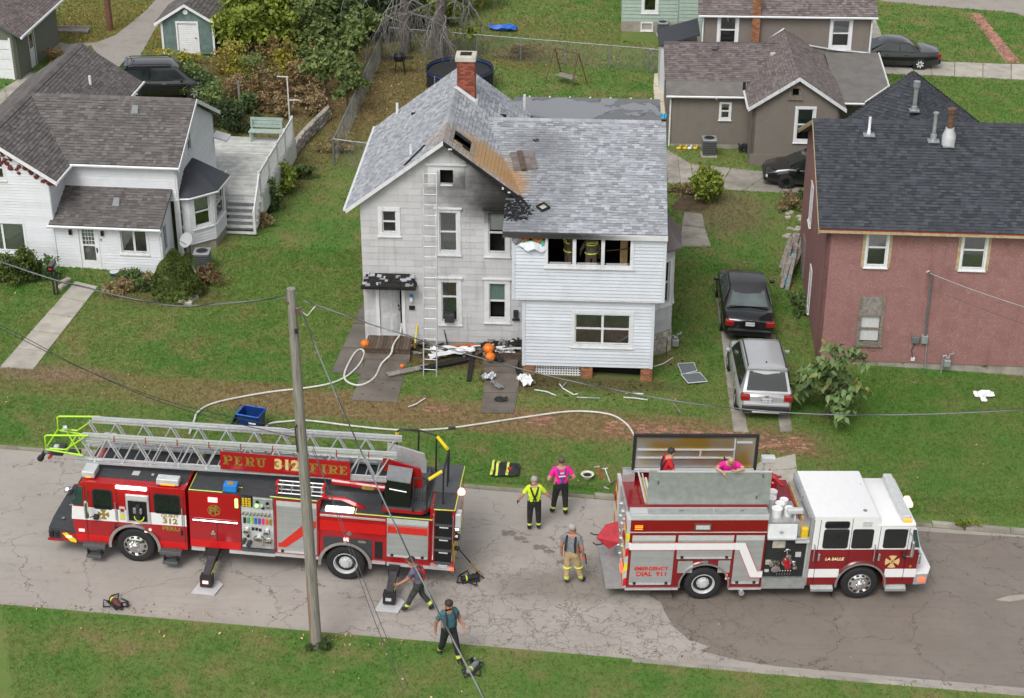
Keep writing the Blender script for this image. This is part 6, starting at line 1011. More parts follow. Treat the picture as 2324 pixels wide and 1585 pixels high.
for y0,y1 in ((-.01,.40),(2.02,2.42)):
 MB().box(-2.30,-2.2,y0,y1,.46,2.72).build('tail_pillar','alu_pale',en)
 for i in range(7):MB().prism([(-2.305,y0,.5+i*.3),(-2.305,y1,.68+i*.3),(-2.305,y1,.83+i*.3),(-2.305,y0,.65+i*.3)],(-.005,0,0)).build('chevron','chevron_yellow' if i%2 else 'red_stripe',en)
for i in range(4):MB().prism([(-2.29+.0,-.02,.5+i*.5),(-2.2,-.02,.55+i*.5),(-2.2,-.02,.8+i*.5),(-2.29,-.02,.75+i*.5)],(0,-.005,0)).build('edge_chevron','chevron_yellow' if i%2 else 'red_bright',en)
for z,m in ((1.0,'lamp_red'),(2.1,'lens_red')):[MB().rbox(-2.37,-2.30,y,y+.25,z-.1,z+.1,.03).build('tail_lamp',m,en) for y in (.05,2.1)]
for y in (.7,1.1,1.5):
 for z in (.9,1.4,1.9,2.3):MB().lathe([(.06,0),(.05,.06),(.03,.09)],(-2.24,y,z),(-1,0,0),8).build('hose_coupling','chrome',en)
fl=MB().prism([(-2.32,1.45,1.70),(-2.32,.95,1.30),(-2.58,1.1,1.0),(-2.95,1.25,1.28),(-2.68,1.4,1.62)],(0,0,.02));fl.build('red_flap','red_flag',en)
MB().path([(-2.85,1.3,1.36),(-3.0,1.35,1.33),(-3.1,1.4,1.36)],.02,6).build('strap_hook','black_matt',en);MB().path([(-2.75,1.15,1.15),(-2.95,1.1,1.15),(-3.05,1.15,1.2)],.02,6).build('strap_hook','black_matt',en);MB().path([(-2.5,1.2,1.25),(-2.62,1.2,1.3),(-2.6,1.2,1.4)],.03,6).build('strap_hook','black_matt',en)
MB().box(1.66,2.80,.12,W2-.1,.5,2.55).build('pump_housing','alu_dull',en);pb=MB().box(1.66,2.82,.03,.12,.80,2.06).build('pump_panel','black_matt',en);MB().box(1.64,2.88,-.06,.2,.44,.78).build('running_board','treadplate',en);MB().box(1.66,2.82,-.02,.03,2.06,2.1).box(2.80,2.84,-.02,.1,.8,2.1).build('panel_trim','aluminium',en)
MB().prism([(1.66,-.04,2.14),(2.48,-.04,2.14),(2.50,.12,2.5),(1.66,.12,2.5)],(0,.06,0)).build('control_shelf','alu_pale',en);MB().box(1.66,2.46,-.10,.1,2.10,2.14).box(2.46,2.85,-.08,.1,1.98,2.03).build('shelf_lip','alu_pale',en);MB().rbox(1.98,2.08,-.07,.0,2.30,2.36,.02).build('shelf_lamp','chrome',en)
sp(pb,'schematic','limestone',1.84,2.20,1.76,2.0,.012,y=.03);sp(pb,'plate','limestone',1.70,1.84,1.2,1.36,.012,y=.03);sp(pb,'gauge_plate','alu_pale',2.52,2.68,1.46,1.62,.02,y=.03);sp(pb,'inlet_plate','alu_pale',1.70,1.82,.96,1.04,.03,y=.03)
for x,z,r_,m in ((2.28,1.68,.07,'chrome'),(1.96,1.24,.12,'chrome'),(2.30,1.30,.09,'red_paint'),(2.50,1.28,.06,'chrome')):MB().lathe([(r_*1.2,0),(r_*1.2,.03),(r_*.9,.05),(r_*.9,.18),(r_*1.1,.19),(r_*1.1,.23),(r_*.5,.25),(0,.25)],(x,.03,z),(0,-1,-.25),14).build('hose_outlet',m,pb,smooth=40)
for x,z in ((1.96,1.24),(2.30,1.30)):MB().lathe([(.15,0),(.15,.02)],(x,.03,z),(0,-1,0),14).build('outlet_ring','chrome',pb)
for i in range(6):MB().tube((2.06+i*.075,.03,1.0),(2.06+i*.075,-.02,1.02),.018,n=6).box(2.055+i*.075,2.07+i*.075,.018,.03,.84,.92).build('drain_valve','chrome',pb)
for x,y,z,r_ in ((1.95,.45,2.6,.15),(2.10,.75,2.58,.14),(2.3,.5,2.58,.13),(1.9,1.05,2.58,.15),(2.25,.95,2.58,.12),(2.0,1.35,2.6,.14)):MB().lathe([(r_*.9,-.2),(r_,.16),(r_*1.03,.17),(r_*1.03,.2),(r_*.9,.2),(r_*.88,.185),(0,.185)],(x,y,z),n=14).build('bucket','truck_white',en)
MB().lathe([(.10,0),(.10,.3),(.07,.34),(.07,.5)],(2.1,1.75,2.55),n=10).ball((2.1,1.7,3.02),.11,10).tube((2.1,1.7,3.02),(2.28,1.35,2.95),.06,.045,n=10).tube((2.1,1.7,3.02),(1.98,1.95,3.12),.05,n=10).tube((1.95,1.7,3.02),(2.3,1.75,3.02),.04,n=8).build('deck_gun','red_paint',en);MB().path([(1.86,2.1,2.6),(1.86,2.1,3.3)],.03,6).rbox(1.75,2.15,2.0,2.2,3.3,3.5,.03).build('flood_light','alu_pale',en);MB().path([(2.45,.3,2.5),(2.45,.3,2.75)],.03,6).rbox(2.2,2.65,.2,.36,2.75,2.9,.03).build('flood_light','alu_pale',en)
MB().box(2.60,2.66,.1,2.0,2.0,2.70).build('hose_tray','fresh_wood',en);MB().rbox(2.62,2.82,.02,.3,2.04,2.40,.04).build('yellow_hose','yellow_plastic',en);MB().prism([(1.66,.12,2.50),(2.5,.12,2.5),(2.6,.3,2.56),(2.6,2.3,2.56),(1.66,2.3,2.56)],(0,0,.02)).build('pump_top','maroon_paint',en)
cp=[(2.94,.50),(3.80,.50)]+arc(4.48,.54,.68,186,-6,14)+[(5.16,.50),(6.02,.52),(6.06,1.0),(6.02,1.70),(5.82,2.42),(5.70,2.52),(4.86,2.52),(4.74,2.78),(2.94,2.78)]
cb=body(en,'cab','maroon_paint',cp,0,W2,.05)
def cabskin(z0,z1,m,nm,y=-.008):MB().prism([(2.95,y,z0),(6.03-.0*(z1),y,z0),(6.03,y,z1),(2.95,y,z1)],(0,.01,0)).build(nm,m,cb)
MB().prism([(2.95,-.008,1.72),(6.015,-.008,1.72),(5.83,-.008,2.40),(5.70,-.008,2.51),(4.86,-.008,2.51),(4.74,-.008,2.76),(2.95,-.008,2.76)],(0,.010,0)).build('upper_panel','truck_white',cb)
for x0,x1 in ((2.95,3.82),(5.14,6.05)):sp(cb,'white_band','truck_white',x0,x1,.78,1.06,.008)
MB().prism([(2.93,-.01,2.70),(4.72,-.01,2.70),(4.76,-.01,2.78),(4.72,-.01,2.80),(2.93,-.01,2.80)],(0,W2+.02,0)).rbox(4.68,5.84,-.02,W2+.02,2.44,2.58,.06).build('roof','truck_white',cb,smooth=40);MB().prism([(5.60,.0,2.50),(5.86,0,2.42),(6.07,0,1.72),(6.03,0,1.72)],(0,W2,0)).build('front_upper','truck_white',cb)
MB().prism([(6.065,.14,1.78),(5.885,.14,2.38),(5.885,W2-.14,2.38),(6.065,W2-.14,1.78)],(.012,0,0)).build('windscreen','glass_green',cb);MB().prism([(5.80,-.014,1.80),(6.03,-.014,1.78),(5.86,-.014,2.38),(5.76,-.014,2.38)],(0,.008,0)).build('corner_glass','glass_green',cb)
for x0,x1,z0,z1 in ((3.26,3.92,2.44,2.64),(3.26,3.94,1.78,2.38),(4.08,4.64,1.78,2.38),(4.98,5.60,1.79,2.38)):rp(cb,'window_rubber','black_matt',x0-.02,x1+.02,z0-.02,z1+.02,.012,y=-.006,r=.07);rp(cb,'window','glass_dark',x0,x1,z0,z1,.018,y=-.006,r=.06)
for x,z0,z1 in ((3.12,.55,2.7),(4.02,1.16,2.75),(4.84,1.16,2.5),(5.68,.6,2.42)):sp(cb,'door_seam','black_matt',x-.007,x+.007,z0,z1,.012)
for x in (3.02,4.74):MB().path([(x,0,1.36),(x,-.08,1.38),(x,-.08,1.84),(x,0,1.88)],.018,6).build('grab_handle','chrome',cb)
for x in (3.18,4.90):MB().rbox(x-.03,x+.04,-.06,0,1.36,1.60,.02).build('door_handle','chrome',cb)
sp(cb,'side_lamp','lens_clear',4.30,4.56,2.50,2.66,.03);text('LA SALLE',.125,'lettering','cream_text',cb,side_text(3.64,-.012,1.40),bold=.004,shear=.15,xs=1.05);mc=maltese(cb,5.31,1.31,.19,'gold_pale',-.008,ring='maroon_paint');text('412',.10,'unit_number','gold_pale',cb,side_text(5.31,-.022,1.31),bold=.003)
sp(cb,'side_marker','lens_amber',5.82,5.88,1.12,1.18,.02);MB().arch(4.48,.54,.68,.74,-.05,.04,R(-6),R(186),18).build('fender','chrome',en,smooth=40)
for x0,x1 in ((3.06,3.70),(5.20,5.80)):MB().prism([(x0,-.10,.44),(x1,-.10,.44),(x1,.05,.52),(x0,.05,.52)],(0,0,-.08)).build('cab_step','treadplate',en)
m2=MB().rbox(5.66,5.78,-.36,-.24,1.66,2.2,.05).build('mirror','chrome',cb);MB().path([(5.7,-.3,2.18),(5.66,-.3,2.36),(5.6,0,2.42)],.02,6).build('mirror_arm','chrome',m2);MB().path([(5.7,-.3,1.68),(5.62,-.1,1.56),(5.6,0,1.56)],.02,6).build('mirror_arm','chrome',m2);MB().rbox(5.54,5.64,-.12,0,1.48,1.62,.03).build('mirror_foot','black_matt',m2)
lb=MB().rbox(5.42,5.68,.05,2.32,2.58,2.80,.04).build('light_bar','alu_pale',cb);MB().rbox(5.45,5.70,.02,.12,2.60,2.70,.02).build('end_lens','lamp_amber',lb);MB().rbox(5.80,5.98,.9,1.35,2.50,2.66,.05).build('front_lamp','lamp_pink',cb);MB().lathe([(.06,0),(.06,.015)],(4.42,.32,2.80),n=12).build('roof_plug','grey_mid',cb);MB().lathe([(.02,0),(.005,.22)],(4.62,1.7,2.62),n=6).build('aerial','black_matt',cb)
MB().box(2.84,2.94,.0,W2,.50,2.76).build('cab_back','alu_dull',cb);MB().rbox(2.80,2.845,.1,1.1,2.1,2.74,.02).rbox(2.80,2.845,1.2,2.3,2.1,2.74,.02).build('back_door','alu_dull',cb)
bm_=MB().prism([(6.02,.0,.52),(6.40,.04,.52),(6.55,.35,.52),(6.55,W2-.35,.52),(6.40,W2-.04,.52),(6.02,W2,.52)],(0,0,.34)).build('front_bumper','steel_plate',en);MB().prism([(6.02,.0,.862),(6.42,.03,.862),(6.57,.35,.862),(6.57,W2-.35,.862),(6.42,W2-.03,.862),(6.02,W2,.862)],(0,0,.02)).build('bumper_top','truck_white',bm_);MB().rbox(6.16,6.36,-.02,.08,.60,.74,.03).build('flasher','lamp_red',bm_);MB().rbox(6.05,6.16,.05,.5,1.15,1.5,.04).rbox(6.05,6.16,1.9,2.35,1.15,1.5,.04).build('headlamp','chrome',en)
# cars
def car(label,M,paint,L=4.9,W=1.86,H=1.48,kind='sedan',roofm=None,glass='car_glass',wb=2.75,r=.33,rim='alu_pale',group=None,rails=None,plate='LK 87',wh=(-1,1)):
 o=thing('parked_car',label,'car',M,group);w=W/2;y0,y1=-L/2,L/2;suv=kind!='sedan';bz=.98 if suv else .92;roofm=roofm or paint
 if suv:S=[(y0,.80,.30,.92),(y0+.10,.93,.27,.99),(y0+.5,1,.25,bz+.04),(-.6,1,.24,bz+.02),(.6,1,.24,bz),(1.15,1,.24,bz+.02),(y1-.55,.97,.25,.95),(y1-.14,.90,.28,.80),(y1,.76,.32,.66)]
 else:S=[(y0,.80,.32,.90),(y0+.10,.93,.28,.98),(y0+.75,1,.25,bz+.06),(-.6,1,.22,bz+.02),(.6,1,.22,bz),(1.2,1,.22,bz),(y1-.6,.97,.24,.84),(y1-.15,.90,.26,.72),(y1,.76,.30,.60)]
 b=MB();ring=11
 for y,k,zb,zt in S:
  v=w*k;zm=(zb+zt)/2
  b.v+=[(-v*.90,y,zb),(-v*.99,y,zb+.12),(-v,y,zm),(-v*.985,y,zt-.10),(-v*.90,y,zt-.01),(0,y,zt+.035),(v*.90,y,zt-.01),(v*.985,y,zt-.10),(v,y,zm),(v*.99,y,zb+.12),(v*.90,y,zb)]
 n=len(S)
 for i in range(n-1):
  for j in range(ring):a,c=i*ring+j,i*ring+(j+1)%ring;b.f.append((a,c,c+ring,a+ring))
 b.f+=[tuple(range(ring-1,-1,-1)),tuple((n-1)*ring+j for j in range(ring))];b.m=[0]*len(b.f);b.t=[.5]*len(b.f)
 bd=b.build('body',paint,o,smooth=45)
 rb,rt,ft,fb=(y0+.13,y0+.60,.55,1.35) if suv else (y0+1.0,y0+1.65,.42,1.25);wb_,wt=w*.93,w*.70 if not suv else w*.74
 g=MB();prof=[(rb,bz+.03,wb_*.94,0),(rt,H-.05,wt*.96,1),(rt+.35,H,wt,1),(ft-.3,H,wt,1),(ft,H-.05,wt*.97,1),(fb,bz,wb_*.92,0)]
 base=[(y,bz-.02,wb_) for y in (rb,rt,rt+.35,ft-.3,ft,fb)]
 for (y,z,v,t),(yb,zb,vb) in zip(prof,base):g.v+=[(-vb*(1 if t else .97),yb,zb),(-v,y,z),(-v*.6,y,z+.035*t),(0,y,z+.045*t),(v*.6,y,z+.035*t),(v,y,z),(vb*(1 if t else .97),yb,zb)]
 for i in range(5):
  for j in range(6):a=i*7+j;g.f.append((a,a+1,a+8,a+7))
 g.m=[0]*len(g.f);g.t=[.5]*len(g.f);gr=g.build('cabin',roofm,o,smooth=50)
 def quad(nm,m,p,off,par=gr):return MB().prism([Vector(q)+Vector(off) for q in p],Vector(off)*-.6).build(nm,m,par)
 e=.012;up=.07 if suv else .05
 quad('rear_window',glass,[(-wb_*.80,rb+.03,bz+.10),(wb_*.80,rb+.03,bz+.10),(wt*.86,rt-.02,H-.10),(-wt*.86,rt-.02,H-.10)],(0,-e*2,e*1.5));quad('windscreen',glass,[(-wb_*.82,fb-.05,bz+.06),(wb_*.82,fb-.05,bz+.06),(wt*.88,ft+.02,H-.08),(-wt*.88,ft+.02,H-.08)],(0,e*2,e*1.5))
 ym=(rt+ft)/2-.05
 for s in (-1,1):
  for a,c,da,dc in ((rt+.02,ym-.04,-.30 if not suv else -.1,0),(ym+.04,ft-.04,0,.62)):
   quad('side_window',glass,[(s*wb_*1.0,a+da*.8,bz+.05),(s*wb_*1.0,c+dc*.85,bz+.05),(s*wt*1.04,c,H-.12),(s*wt*1.04,a,H-.12)],(s*.02,0,.006))
  MB().path([(s*wb_*1.015,rt-.25,bz+.045),(s*wb_*1.015,fb-.25,bz+.035)],.010,4).build('window_trim','chrome',gr)
  mi=MB().rbox(s*(w+.02) if s>0 else -w-.20,s*(w+.20) if s>0 else -w-.02,.78,.92,bz+.0,bz+.13,.04).build('mirror',paint,o)
  for yy in (ym-.35,ym+.65):MB().rbox(s*w-.01 if s>0 else -w-.02,s*w+.02 if s>0 else -w+.01,yy-.1,yy+.08,bz-.16,bz-.12,.008).build('door_handle','chrome' if suv else paint,bd)
  MB().box(s*w*.995-.004,s*w*.995+.004,ym-.006,ym+.006,.4,bz).build('door_seam','black_matt',bd)
  for yy in (wb/2,-wb/2):
   if s in wh:
    MB().lathe([(r*1.16,0),(r*1.16,.02)],(s*(w-.03),yy,r+.02),(s,0,0),20).build('wheel_arch','black_matt',bd)
    t=MB().lathe([(.6*r,0),(r*.95,.01),(r,.04),(r,.18),(r*.95,.21),(.66*r,.22)],(s*(w-.20),yy,r),(s,0,0),24,cap1=False).build('wheel','rubber',o,smooth=50);ri=MB().lathe([(.68*r,.215),(.64*r,.222),(.60*r,.17),(.15*r,.16),(0,.165)],(s*(w-.20),yy,r),(s,0,0),20,cap0=False).build('rim','dark_steel',t,smooth=40)
    sk=MB()
    for k in range(7):a=2*math.pi*k/7;d=Vector((0,math.cos(a),math.sin(a)));f_=Vector((0,-d.z,d.y));c0=Vector((s*(w+.005),yy,r));sk.prism([c0+d*.1*r-f_*.05,c0+d*.1*r+f_*.05,c0+d*.66*r+f_*.022,c0+d*.66*r-f_*.022],(-s*.03,0,0))
    sk.build('spokes',rim,t)
  tz=.82 if not suv else .88
  MB().rbox(min(s*w*.60,s*w*.94),max(s*w*.60,s*w*.94),y0-.02,y0+.20,tz-.12,tz+.10,.04).build('tail_light','lens_red',o);MB().rbox(min(s*w*.50,s*w*.88),max(s*w*.50,s*w*.88),y1-.22,y1-.04,.44,.58,.04).build('headlight','lens_clear',o)
  if rails:MB().path([(s*wt*.93,rt+.1,H+.02),(s*wt*.93,rt+.25,H+.06),(s*wt*.93,ft-.35,H+.06),(s*wt*.93,ft-.15,H+.01)],.022,5).build('roof_rail',rails,gr)
 MB().rbox(-w*.86,w*.86,y0-.07,y0+.1,.34,.60,.05).build('rear_bumper','car_plastic' if suv else paint,o);MB().rbox(-w*.80,w*.80,y1-.12,y1+.05,.28,.50,.05).build('front_bumper',paint,o);MB().rbox(-.40,.40,y1-.08,y1+.02,.50,.62,.02).build('grille','black_matt',o)
 if suv:MB().rbox(-w*.84,w*.84,y0-.085,y0+.05,.60,.72,.04).build('bumper_top',paint,o);MB().rbox(-w*.5,w*.5,y0-.09,y0,.36,.42,.02).build('skid_plate','alu_pale',o);MB().box(-w*.72,w*.72,rt-.06,rt+.06,H-.02,H+.02).build('spoiler',paint,o);MB().lathe([(.03,0),(.01,.06)],(0,rt+.35,H+.045),n=6).build('aerial','black_matt',o)
 p=MB().box(-.16,.16,y0-.035,y0-.015,.74,.88).build('number_plate','plate_white',o);text(plate,.10,'plate_text','blue_purple',p,side_text(0,y0-.037,.81),xs=.9);MB().box(-.06,.06,y0-.02,y0+.01,.93,.96).build('badge','chrome',o)
 return o
g=G(1729,925);car('silver sport utility vehicle with roof rails parked on the driveway strips',slope_frame((8.46,-2.35,gz(8.46,.01)),-91.0+90),'car_silver',4.52,1.84,1.68,'suv',wb=2.69,rails='black_matt',rim='alu_pale',glass='glass_dark',plate='AH1 9E 72')
car('black four-door sedan in front of the silver vehicle, red tail lights facing the street',slope_frame((8.66,3.55,gz(8.66,.01)),-2.6),'car_black',5.05,1.89,1.55,'sedan',roofm='car_roof_black',glass='car_glass_grey',wb=2.87,rim='alu_pale',plate='LH 974')  # roof gets a lighter black, sky reflection put into its colour
car('black compact car with its nose showing past the corner of the red house',slope_frame((13.35,16.9,gz(13.35)),86),'car_black',4.5,1.75,1.47,'sedan',wb=2.6,rim='black_gloss')
car('black sedan with bright alloy wheels on the far pavement, top right',slope_frame((20.05,34.35,gz(20.05)),90),'car_black',4.9,1.85,1.42,'sedan',wb=2.8,rim='white_paint')
car('black sport utility vehicle parked behind the white house by the weeds',slope_frame((-16.75,25.3,gz(-16.75)),-80),'car_black',4.6,1.9,1.66,'suv',wb=2.9,r=.37,rails='black_matt')
# people
BONES={'hip':((0,0,.98),.155),'waist':((0,0,1.10),.14),'chest':((0,0,1.33),.165),'neck':((0,-.005,1.53),.058),'jaw':((0,.02,1.62),.078),'crown':((0,.01,1.72),.098),'top':((0,0,1.79),.06)}
for s_,q in (('l',-1),('r',1)):BONES.update({s_+'sh':((q*.185,0,1.45),.075),s_+'el':((q*.26,-.02,1.17),.05),s_+'wr':((q*.28,.05,.93),.034),s_+'ha':((q*.28,.08,.84),.040),s_+'hi':((q*.105,0,.90),.105),s_+'kn':((q*.125,.01,.50),.078),s_+'an':((q*.13,-.02,.12),.062),s_+'fo':((q*.14,.13,.05),.052)})
LINKS=[('hip','waist'),('waist','chest'),('chest','neck'),('neck','jaw'),('jaw','crown'),('crown','top')]+[(a,b) for s in 'lr' for a,b in (('chest',s+'sh'),(s+'sh',s+'el'),(s+'el',s+'wr'),(s+'wr',s+'ha'),('hip',s+'hi'),(s+'hi',s+'kn'),(s+'kn',s+'an'),(s+'an',s+'fo'))]
CROWD=[]
def person(label,M,mats,pose=None,bulk=1.,H=1.,extra=None,group=None,cut=None,tapes=('hivis_trim',),bald=False,glove=None):
 """mats: shirt, trousers, boots, skin, hair; pose: joint overrides"""
 J={k:(Vector(v[0]),v[1]) for k,v in BONES.items()}
 for k,v in (pose or {}).items():J[k]=(Vector(v),J[k][1])
 names=[k for k in J if not (cut and k in cut)];ix={k:i for i,k in enumerate(names)};lk=[(a,b) for a,b in LINKS if a in ix and b in ix]
 me=bpy.data.meshes.new('person');me.from_pydata([J[k][0]*H for k in names],[(ix[a],ix[b]) for a,b in lk],[])
 ob=bpy.data.objects.new('person',me);col.objects.link(ob);ob.modifiers.new('s','SKIN');ob.modifiers['s'].use_smooth_shade=True;sb_=ob.modifiers.new('d','SUBSURF');sb_.levels=sb_.render_levels=2
 for k in names:
  f=bulk if k in ('hip','waist','chest') else (1+(bulk-1)*.6 if k[1:] in ('hi','kn','sh','el','an') else 1);v=me.skin_vertices[0].data[ix[k]];rr=J[k][1]*f*H
  v.radius=(rr*1.22,rr*.88) if k in ('hip','waist','chest') else (rr,rr);v.use_root=k=='hip'
 CROWD.append((ob,label,M,mats,{k:J[k][0]*H for k in names},lk,extra,group,tapes,bald,glove,H))
def finish_people():
 dg=bpy.context.evaluated_depsgraph_get()
 for ob,label,M,mats,J,lk,extra,group,tapes,bald,glove,H in CROWD:
  me=bpy.data.meshes.new_from_object(ob.evaluated_get(dg));bpy.data.objects.remove(ob);shirt,pants,boot,skin,hair=mats
  b=MB();b.v=[tuple(v.co) for v in me.vertices];b.f=[tuple(p.vertices) for p in me.polygons];slots=[shirt,pants,boot,skin,hair,tapes[0],glove or skin]
  for p in me.polygons:
   c=p.center;best=min(((seg(c,J[a],J[e]),a,e) for a,e in lk));(d,t),a,e=best;q=a[1:]
   if a in ('jaw','crown') or e=='jaw':m=4 if (c.z>J['crown'].z+.015*H and not bald) or (c.y<J['crown'].y-.035 and c.z>J['jaw'].z+.03) else 3
   elif a=='neck' or e=='neck' and t>.75:m=3
   elif q in ('sh',):m=0 if t<.62 else 3
   elif q=='el':m=3
   elif q=='wr':m=6
   elif a=='hip' and e=='waist' or a=='hip':m=1 if t<.75 or e!='waist' else 0
   elif q=='hi':m=1
   elif q=='kn':m=5 if .62<t<.80 else (1 if t<.92 else 2)
   elif q=='an':m=2
   else:m=0
   b.m.append(m);b.t.append(.5)
  if 'lha' in J or 'rha' in J:
   for s,q in (('l',-1),('r',1)):
    if s+'ha' not in J:continue
    h=J[s+'ha'];d=(h-J[s+'wr']).normalized();sdv=Vector((q,0,0));sdv=(sdv-d*sdv.dot(d)).normalized();f=d.cross(sdv)
    for k in range(4):p0=h+d*.02+f*(.026-.018*k);ln=(.062,.072,.066,.05)[k];b.path([p0,p0+d*ln*.6-sdv*.008,p0+d*ln-sdv*.025],[.010,.009,.007],5,m=6)
    b.path([h-d*.02+f*.035,h+f*.06+d*.02,h+f*.062+d*.05],[.012,.011,.008],5,m=6)
  o=b.build('person',slots,smooth=60,label=label,cat='person',group=group);o.matrix_world=M
  if 'crown' in J:
   c=J['crown'];f=MB();y=c.y+.092*H
   f.ball((c.x,y+.012,c.z-.05),(.014,.02,.022),6);f.ball((c.x-.095*H,c.y,c.z-.05),(.012,.02,.032),6);f.ball((c.x+.095*H,c.y,c.z-.05),(.012,.02,.032),6);f.build('face',skin,o);MB().ball((c.x-.033,y,c.z-.02),.011,6).ball((c.x+.033,y,c.z-.02),.011,6).box(c.x-.028,c.x+.028,y-.012,y-.002,c.z-.105,c.z-.095).build('eyes_and_mouth','hair_dark',o)
   if not bald:MB().ball((c.x,c.y-.018,c.z+.018),(.103*H,.108*H,.09*H),14,jit=.04).build('hair',hair,o,smooth=60)
  if extra:extra(o,J)
def seg(p,a,b):
 d=b-a;t=max(0,min(1,(p-a).dot(d)/max(d.length_squared,1e-9)));return ((p-(a+d*t)).length,t)
def straps(m,w=.025,back=True,cross=True):
 def f(o,J):
  k_=J['chest'].z/1.33;s=MB()
  for q in (-1,1):s.path([(q*.13,.14,1.08),(q*.12,.155,1.30),(q*.10,.06,1.50),(q*.11,-.08,1.49),(q*(.05 if cross else .12),-.165,1.30),(-q*.04 if cross else q*.13,-.16,1.1)],w,6)
  s.build('braces',m,o,M=Matrix.Diagonal((k_,k_,k_,1)))
 return f
def feet(px,py,yaw,h=-.116,dx=0):p=G(px,py,h);return Matrix.Translation(p)@Matrix.Rotation(R(yaw),4,'Z')
def shirt_badge(o,J):straps('blue_purple',.022)(o,J);text('FIRE',.07,'shirt_text','white_text',o,side_text(0,-.205,1.58),bold=.003);MB().box(-.10,.10,-.215,-.205,1.46,1.50).build('shirt_print','white_text',o)
BL=dict(bulk=1.15)
person('firefighter in a bright pink shirt and black trousers, back turned, hands on hips',feet(1272,1168,8),('shirt_pink','pants_black','boot','skin','hair_short'),dict(lel=(-.36,-.10,1.20),lwr=(-.30,.04,1.06),lha=(-.24,.10,1.02),rel=(.36,-.10,1.20),rwr=(.30,.04,1.06),rha=(.24,.10,1.02),lkn=(-.16,.05,.50),lan=(-.20,.05,.12),lfo=(-.24,.20,.05),ran=(.12,-.10,.12),rfo=(.14,.05,.05)),1.2,1.12,shirt_badge)
person('grey-haired firefighter in lime yellow shirt with black braces walking towards the house',feet(1212,1203,4),('shirt_lime','pants_black','boot','skin','hair_grey'),dict(lel=(-.36,-.02,1.20),lwr=(-.44,.06,1.0),lha=(-.47,.09,.92),rel=(.37,.0,1.2),rwr=(.50,.08,1.02),rha=(.56,.10,.95),crown=(0,.05,1.70),top=(0,.05,1.78),lfo=(-.15,.10,.05)),1.22,1.03,straps('coat_black',.026),glove='coat_black')
def tanx(o,J):
 straps('coat_black',.03,cross=False)(o,J);MB().path([(.16,.1,1.14),(.34,.16,1.02),(.39,.14,.72)],.022,6).build('hanging_brace','coat_black',o);MB().ball(tuple(J['rha']),(.05,.06,.11),8).build('glove','orange_glove',o)
 for q,s in (('l',-1),('r',1)):MB().path([(J[q+'kn']+Vector((.10*math.cos(a*.7),.10*math.sin(a*.7),.02))) for a in range(10)],.03,5).build('reflective_band','hivis_trim',o)
person('grey-haired firefighter in tan bunker trousers and grey shirt looking up at the house',feet(1297,1328,-20),('shirt_grey','pants_tan','boot','skin_tan','hair_grey'),dict(lel=(-.27,-.05,1.17),lwr=(-.28,0,.93),lha=(-.28,.02,.85),rwr=(.27,.06,.92),rha=(.27,.10,.84),jaw=(0,.03,1.63),crown=(0,-.01,1.73),top=(0,-.04,1.79),rkn=(.14,.10,.51),ran=(.20,.16,.12),rfo=(.24,.32,.05)),1.15,1.14,tanx)
person('firefighter in grey-violet shirt striding past the rear outrigger towards the left',feet(952,1388,80),('shirt_violet','pants_green','boot','skin_tan','hair_dark'),dict(chest=(0,.10,1.32),neck=(0,.16,1.52),jaw=(0,.20,1.60),crown=(0,.20,1.70),top=(0,.19,1.77),lsh=(-.185,.12,1.44),rsh=(.185,.10,1.44),lel=(-.24,.26,1.20),lwr=(-.26,.48,1.05),lha=(-.26,.56,1.0),rel=(.26,-.06,1.18),rwr=(.26,.04,.95),lkn=(-.12,.20,.54),lan=(-.13,.34,.16),lfo=(-.14,.48,.12),rkn=(.12,-.06,.50),ran=(.12,-.36,.14),rfo=(.13,-.24,.04)),1.15,1.,straps('shirt_red',.02))
person('dark-haired firefighter in teal shirt stepping from the road onto the near grass',feet(1020,1500,-150),('shirt_teal','pants_black','boot','skin_tan','hair_dark'),dict(lel=(-.30,-.06,1.18),lwr=(-.34,.10,.98),lha=(-.34,.16,.92),rel=(.28,-.12,1.18),rwr=(.29,-.14,.94),rha=(.29,-.13,.86),lkn=(-.12,.16,.52),lan=(-.13,.26,.13),lfo=(-.14,.40,.05),rkn=(.12,-.10,.50),ran=(.12,-.30,.16),rfo=(.13,-.18,.06),crown=(0,.05,1.71),top=(0,.05,1.78)),1.15,1.10,straps('coat_black',.02))
BED=lambda x,y,yaw:ENM@Matrix.Translation((x,y,2.34))@Matrix.Rotation(R(yaw),4,'Z')
person('curly-haired firefighter in red shirt standing in the hose bed of the pumper',BED(-1.15,1.05,-75)@Matrix.Translation((0,0,.22)),('shirt_red','pants_black','boot','skin','hair_dark'),dict(chest=(0,.05,1.33),neck=(0,.08,1.53),jaw=(0,.12,1.61),crown=(0,.11,1.71),top=(0,.1,1.78),rel=(.30,.10,1.20),rwr=(.34,.34,1.10),rha=(.35,.42,1.08),lel=(-.28,.02,1.18)),1.1,1.,straps('coat_black',.022))
person('balding firefighter in pink shirt leaning over the raised lid of the pumper',BED(.52,.86,180)@Matrix.Translation((0,0,.30)),('shirt_pink','pants_black','boot','skin','hair_light'),dict(chest=(0,.16,1.36),neck=(0,.27,1.54),jaw=(0,.34,1.60),crown=(0,.35,1.69),top=(0,.34,1.76),lsh=(-.20,.18,1.46),rsh=(.20,.18,1.46),lel=(-.38,.38,1.42),lwr=(-.16,.46,1.40),lha=(-.08,.47,1.40),rel=(.40,.36,1.42),rwr=(.22,.50,1.38),rha=(.16,.56,1.30)),1.25,1.,straps('coat_black',.02),bald=True)
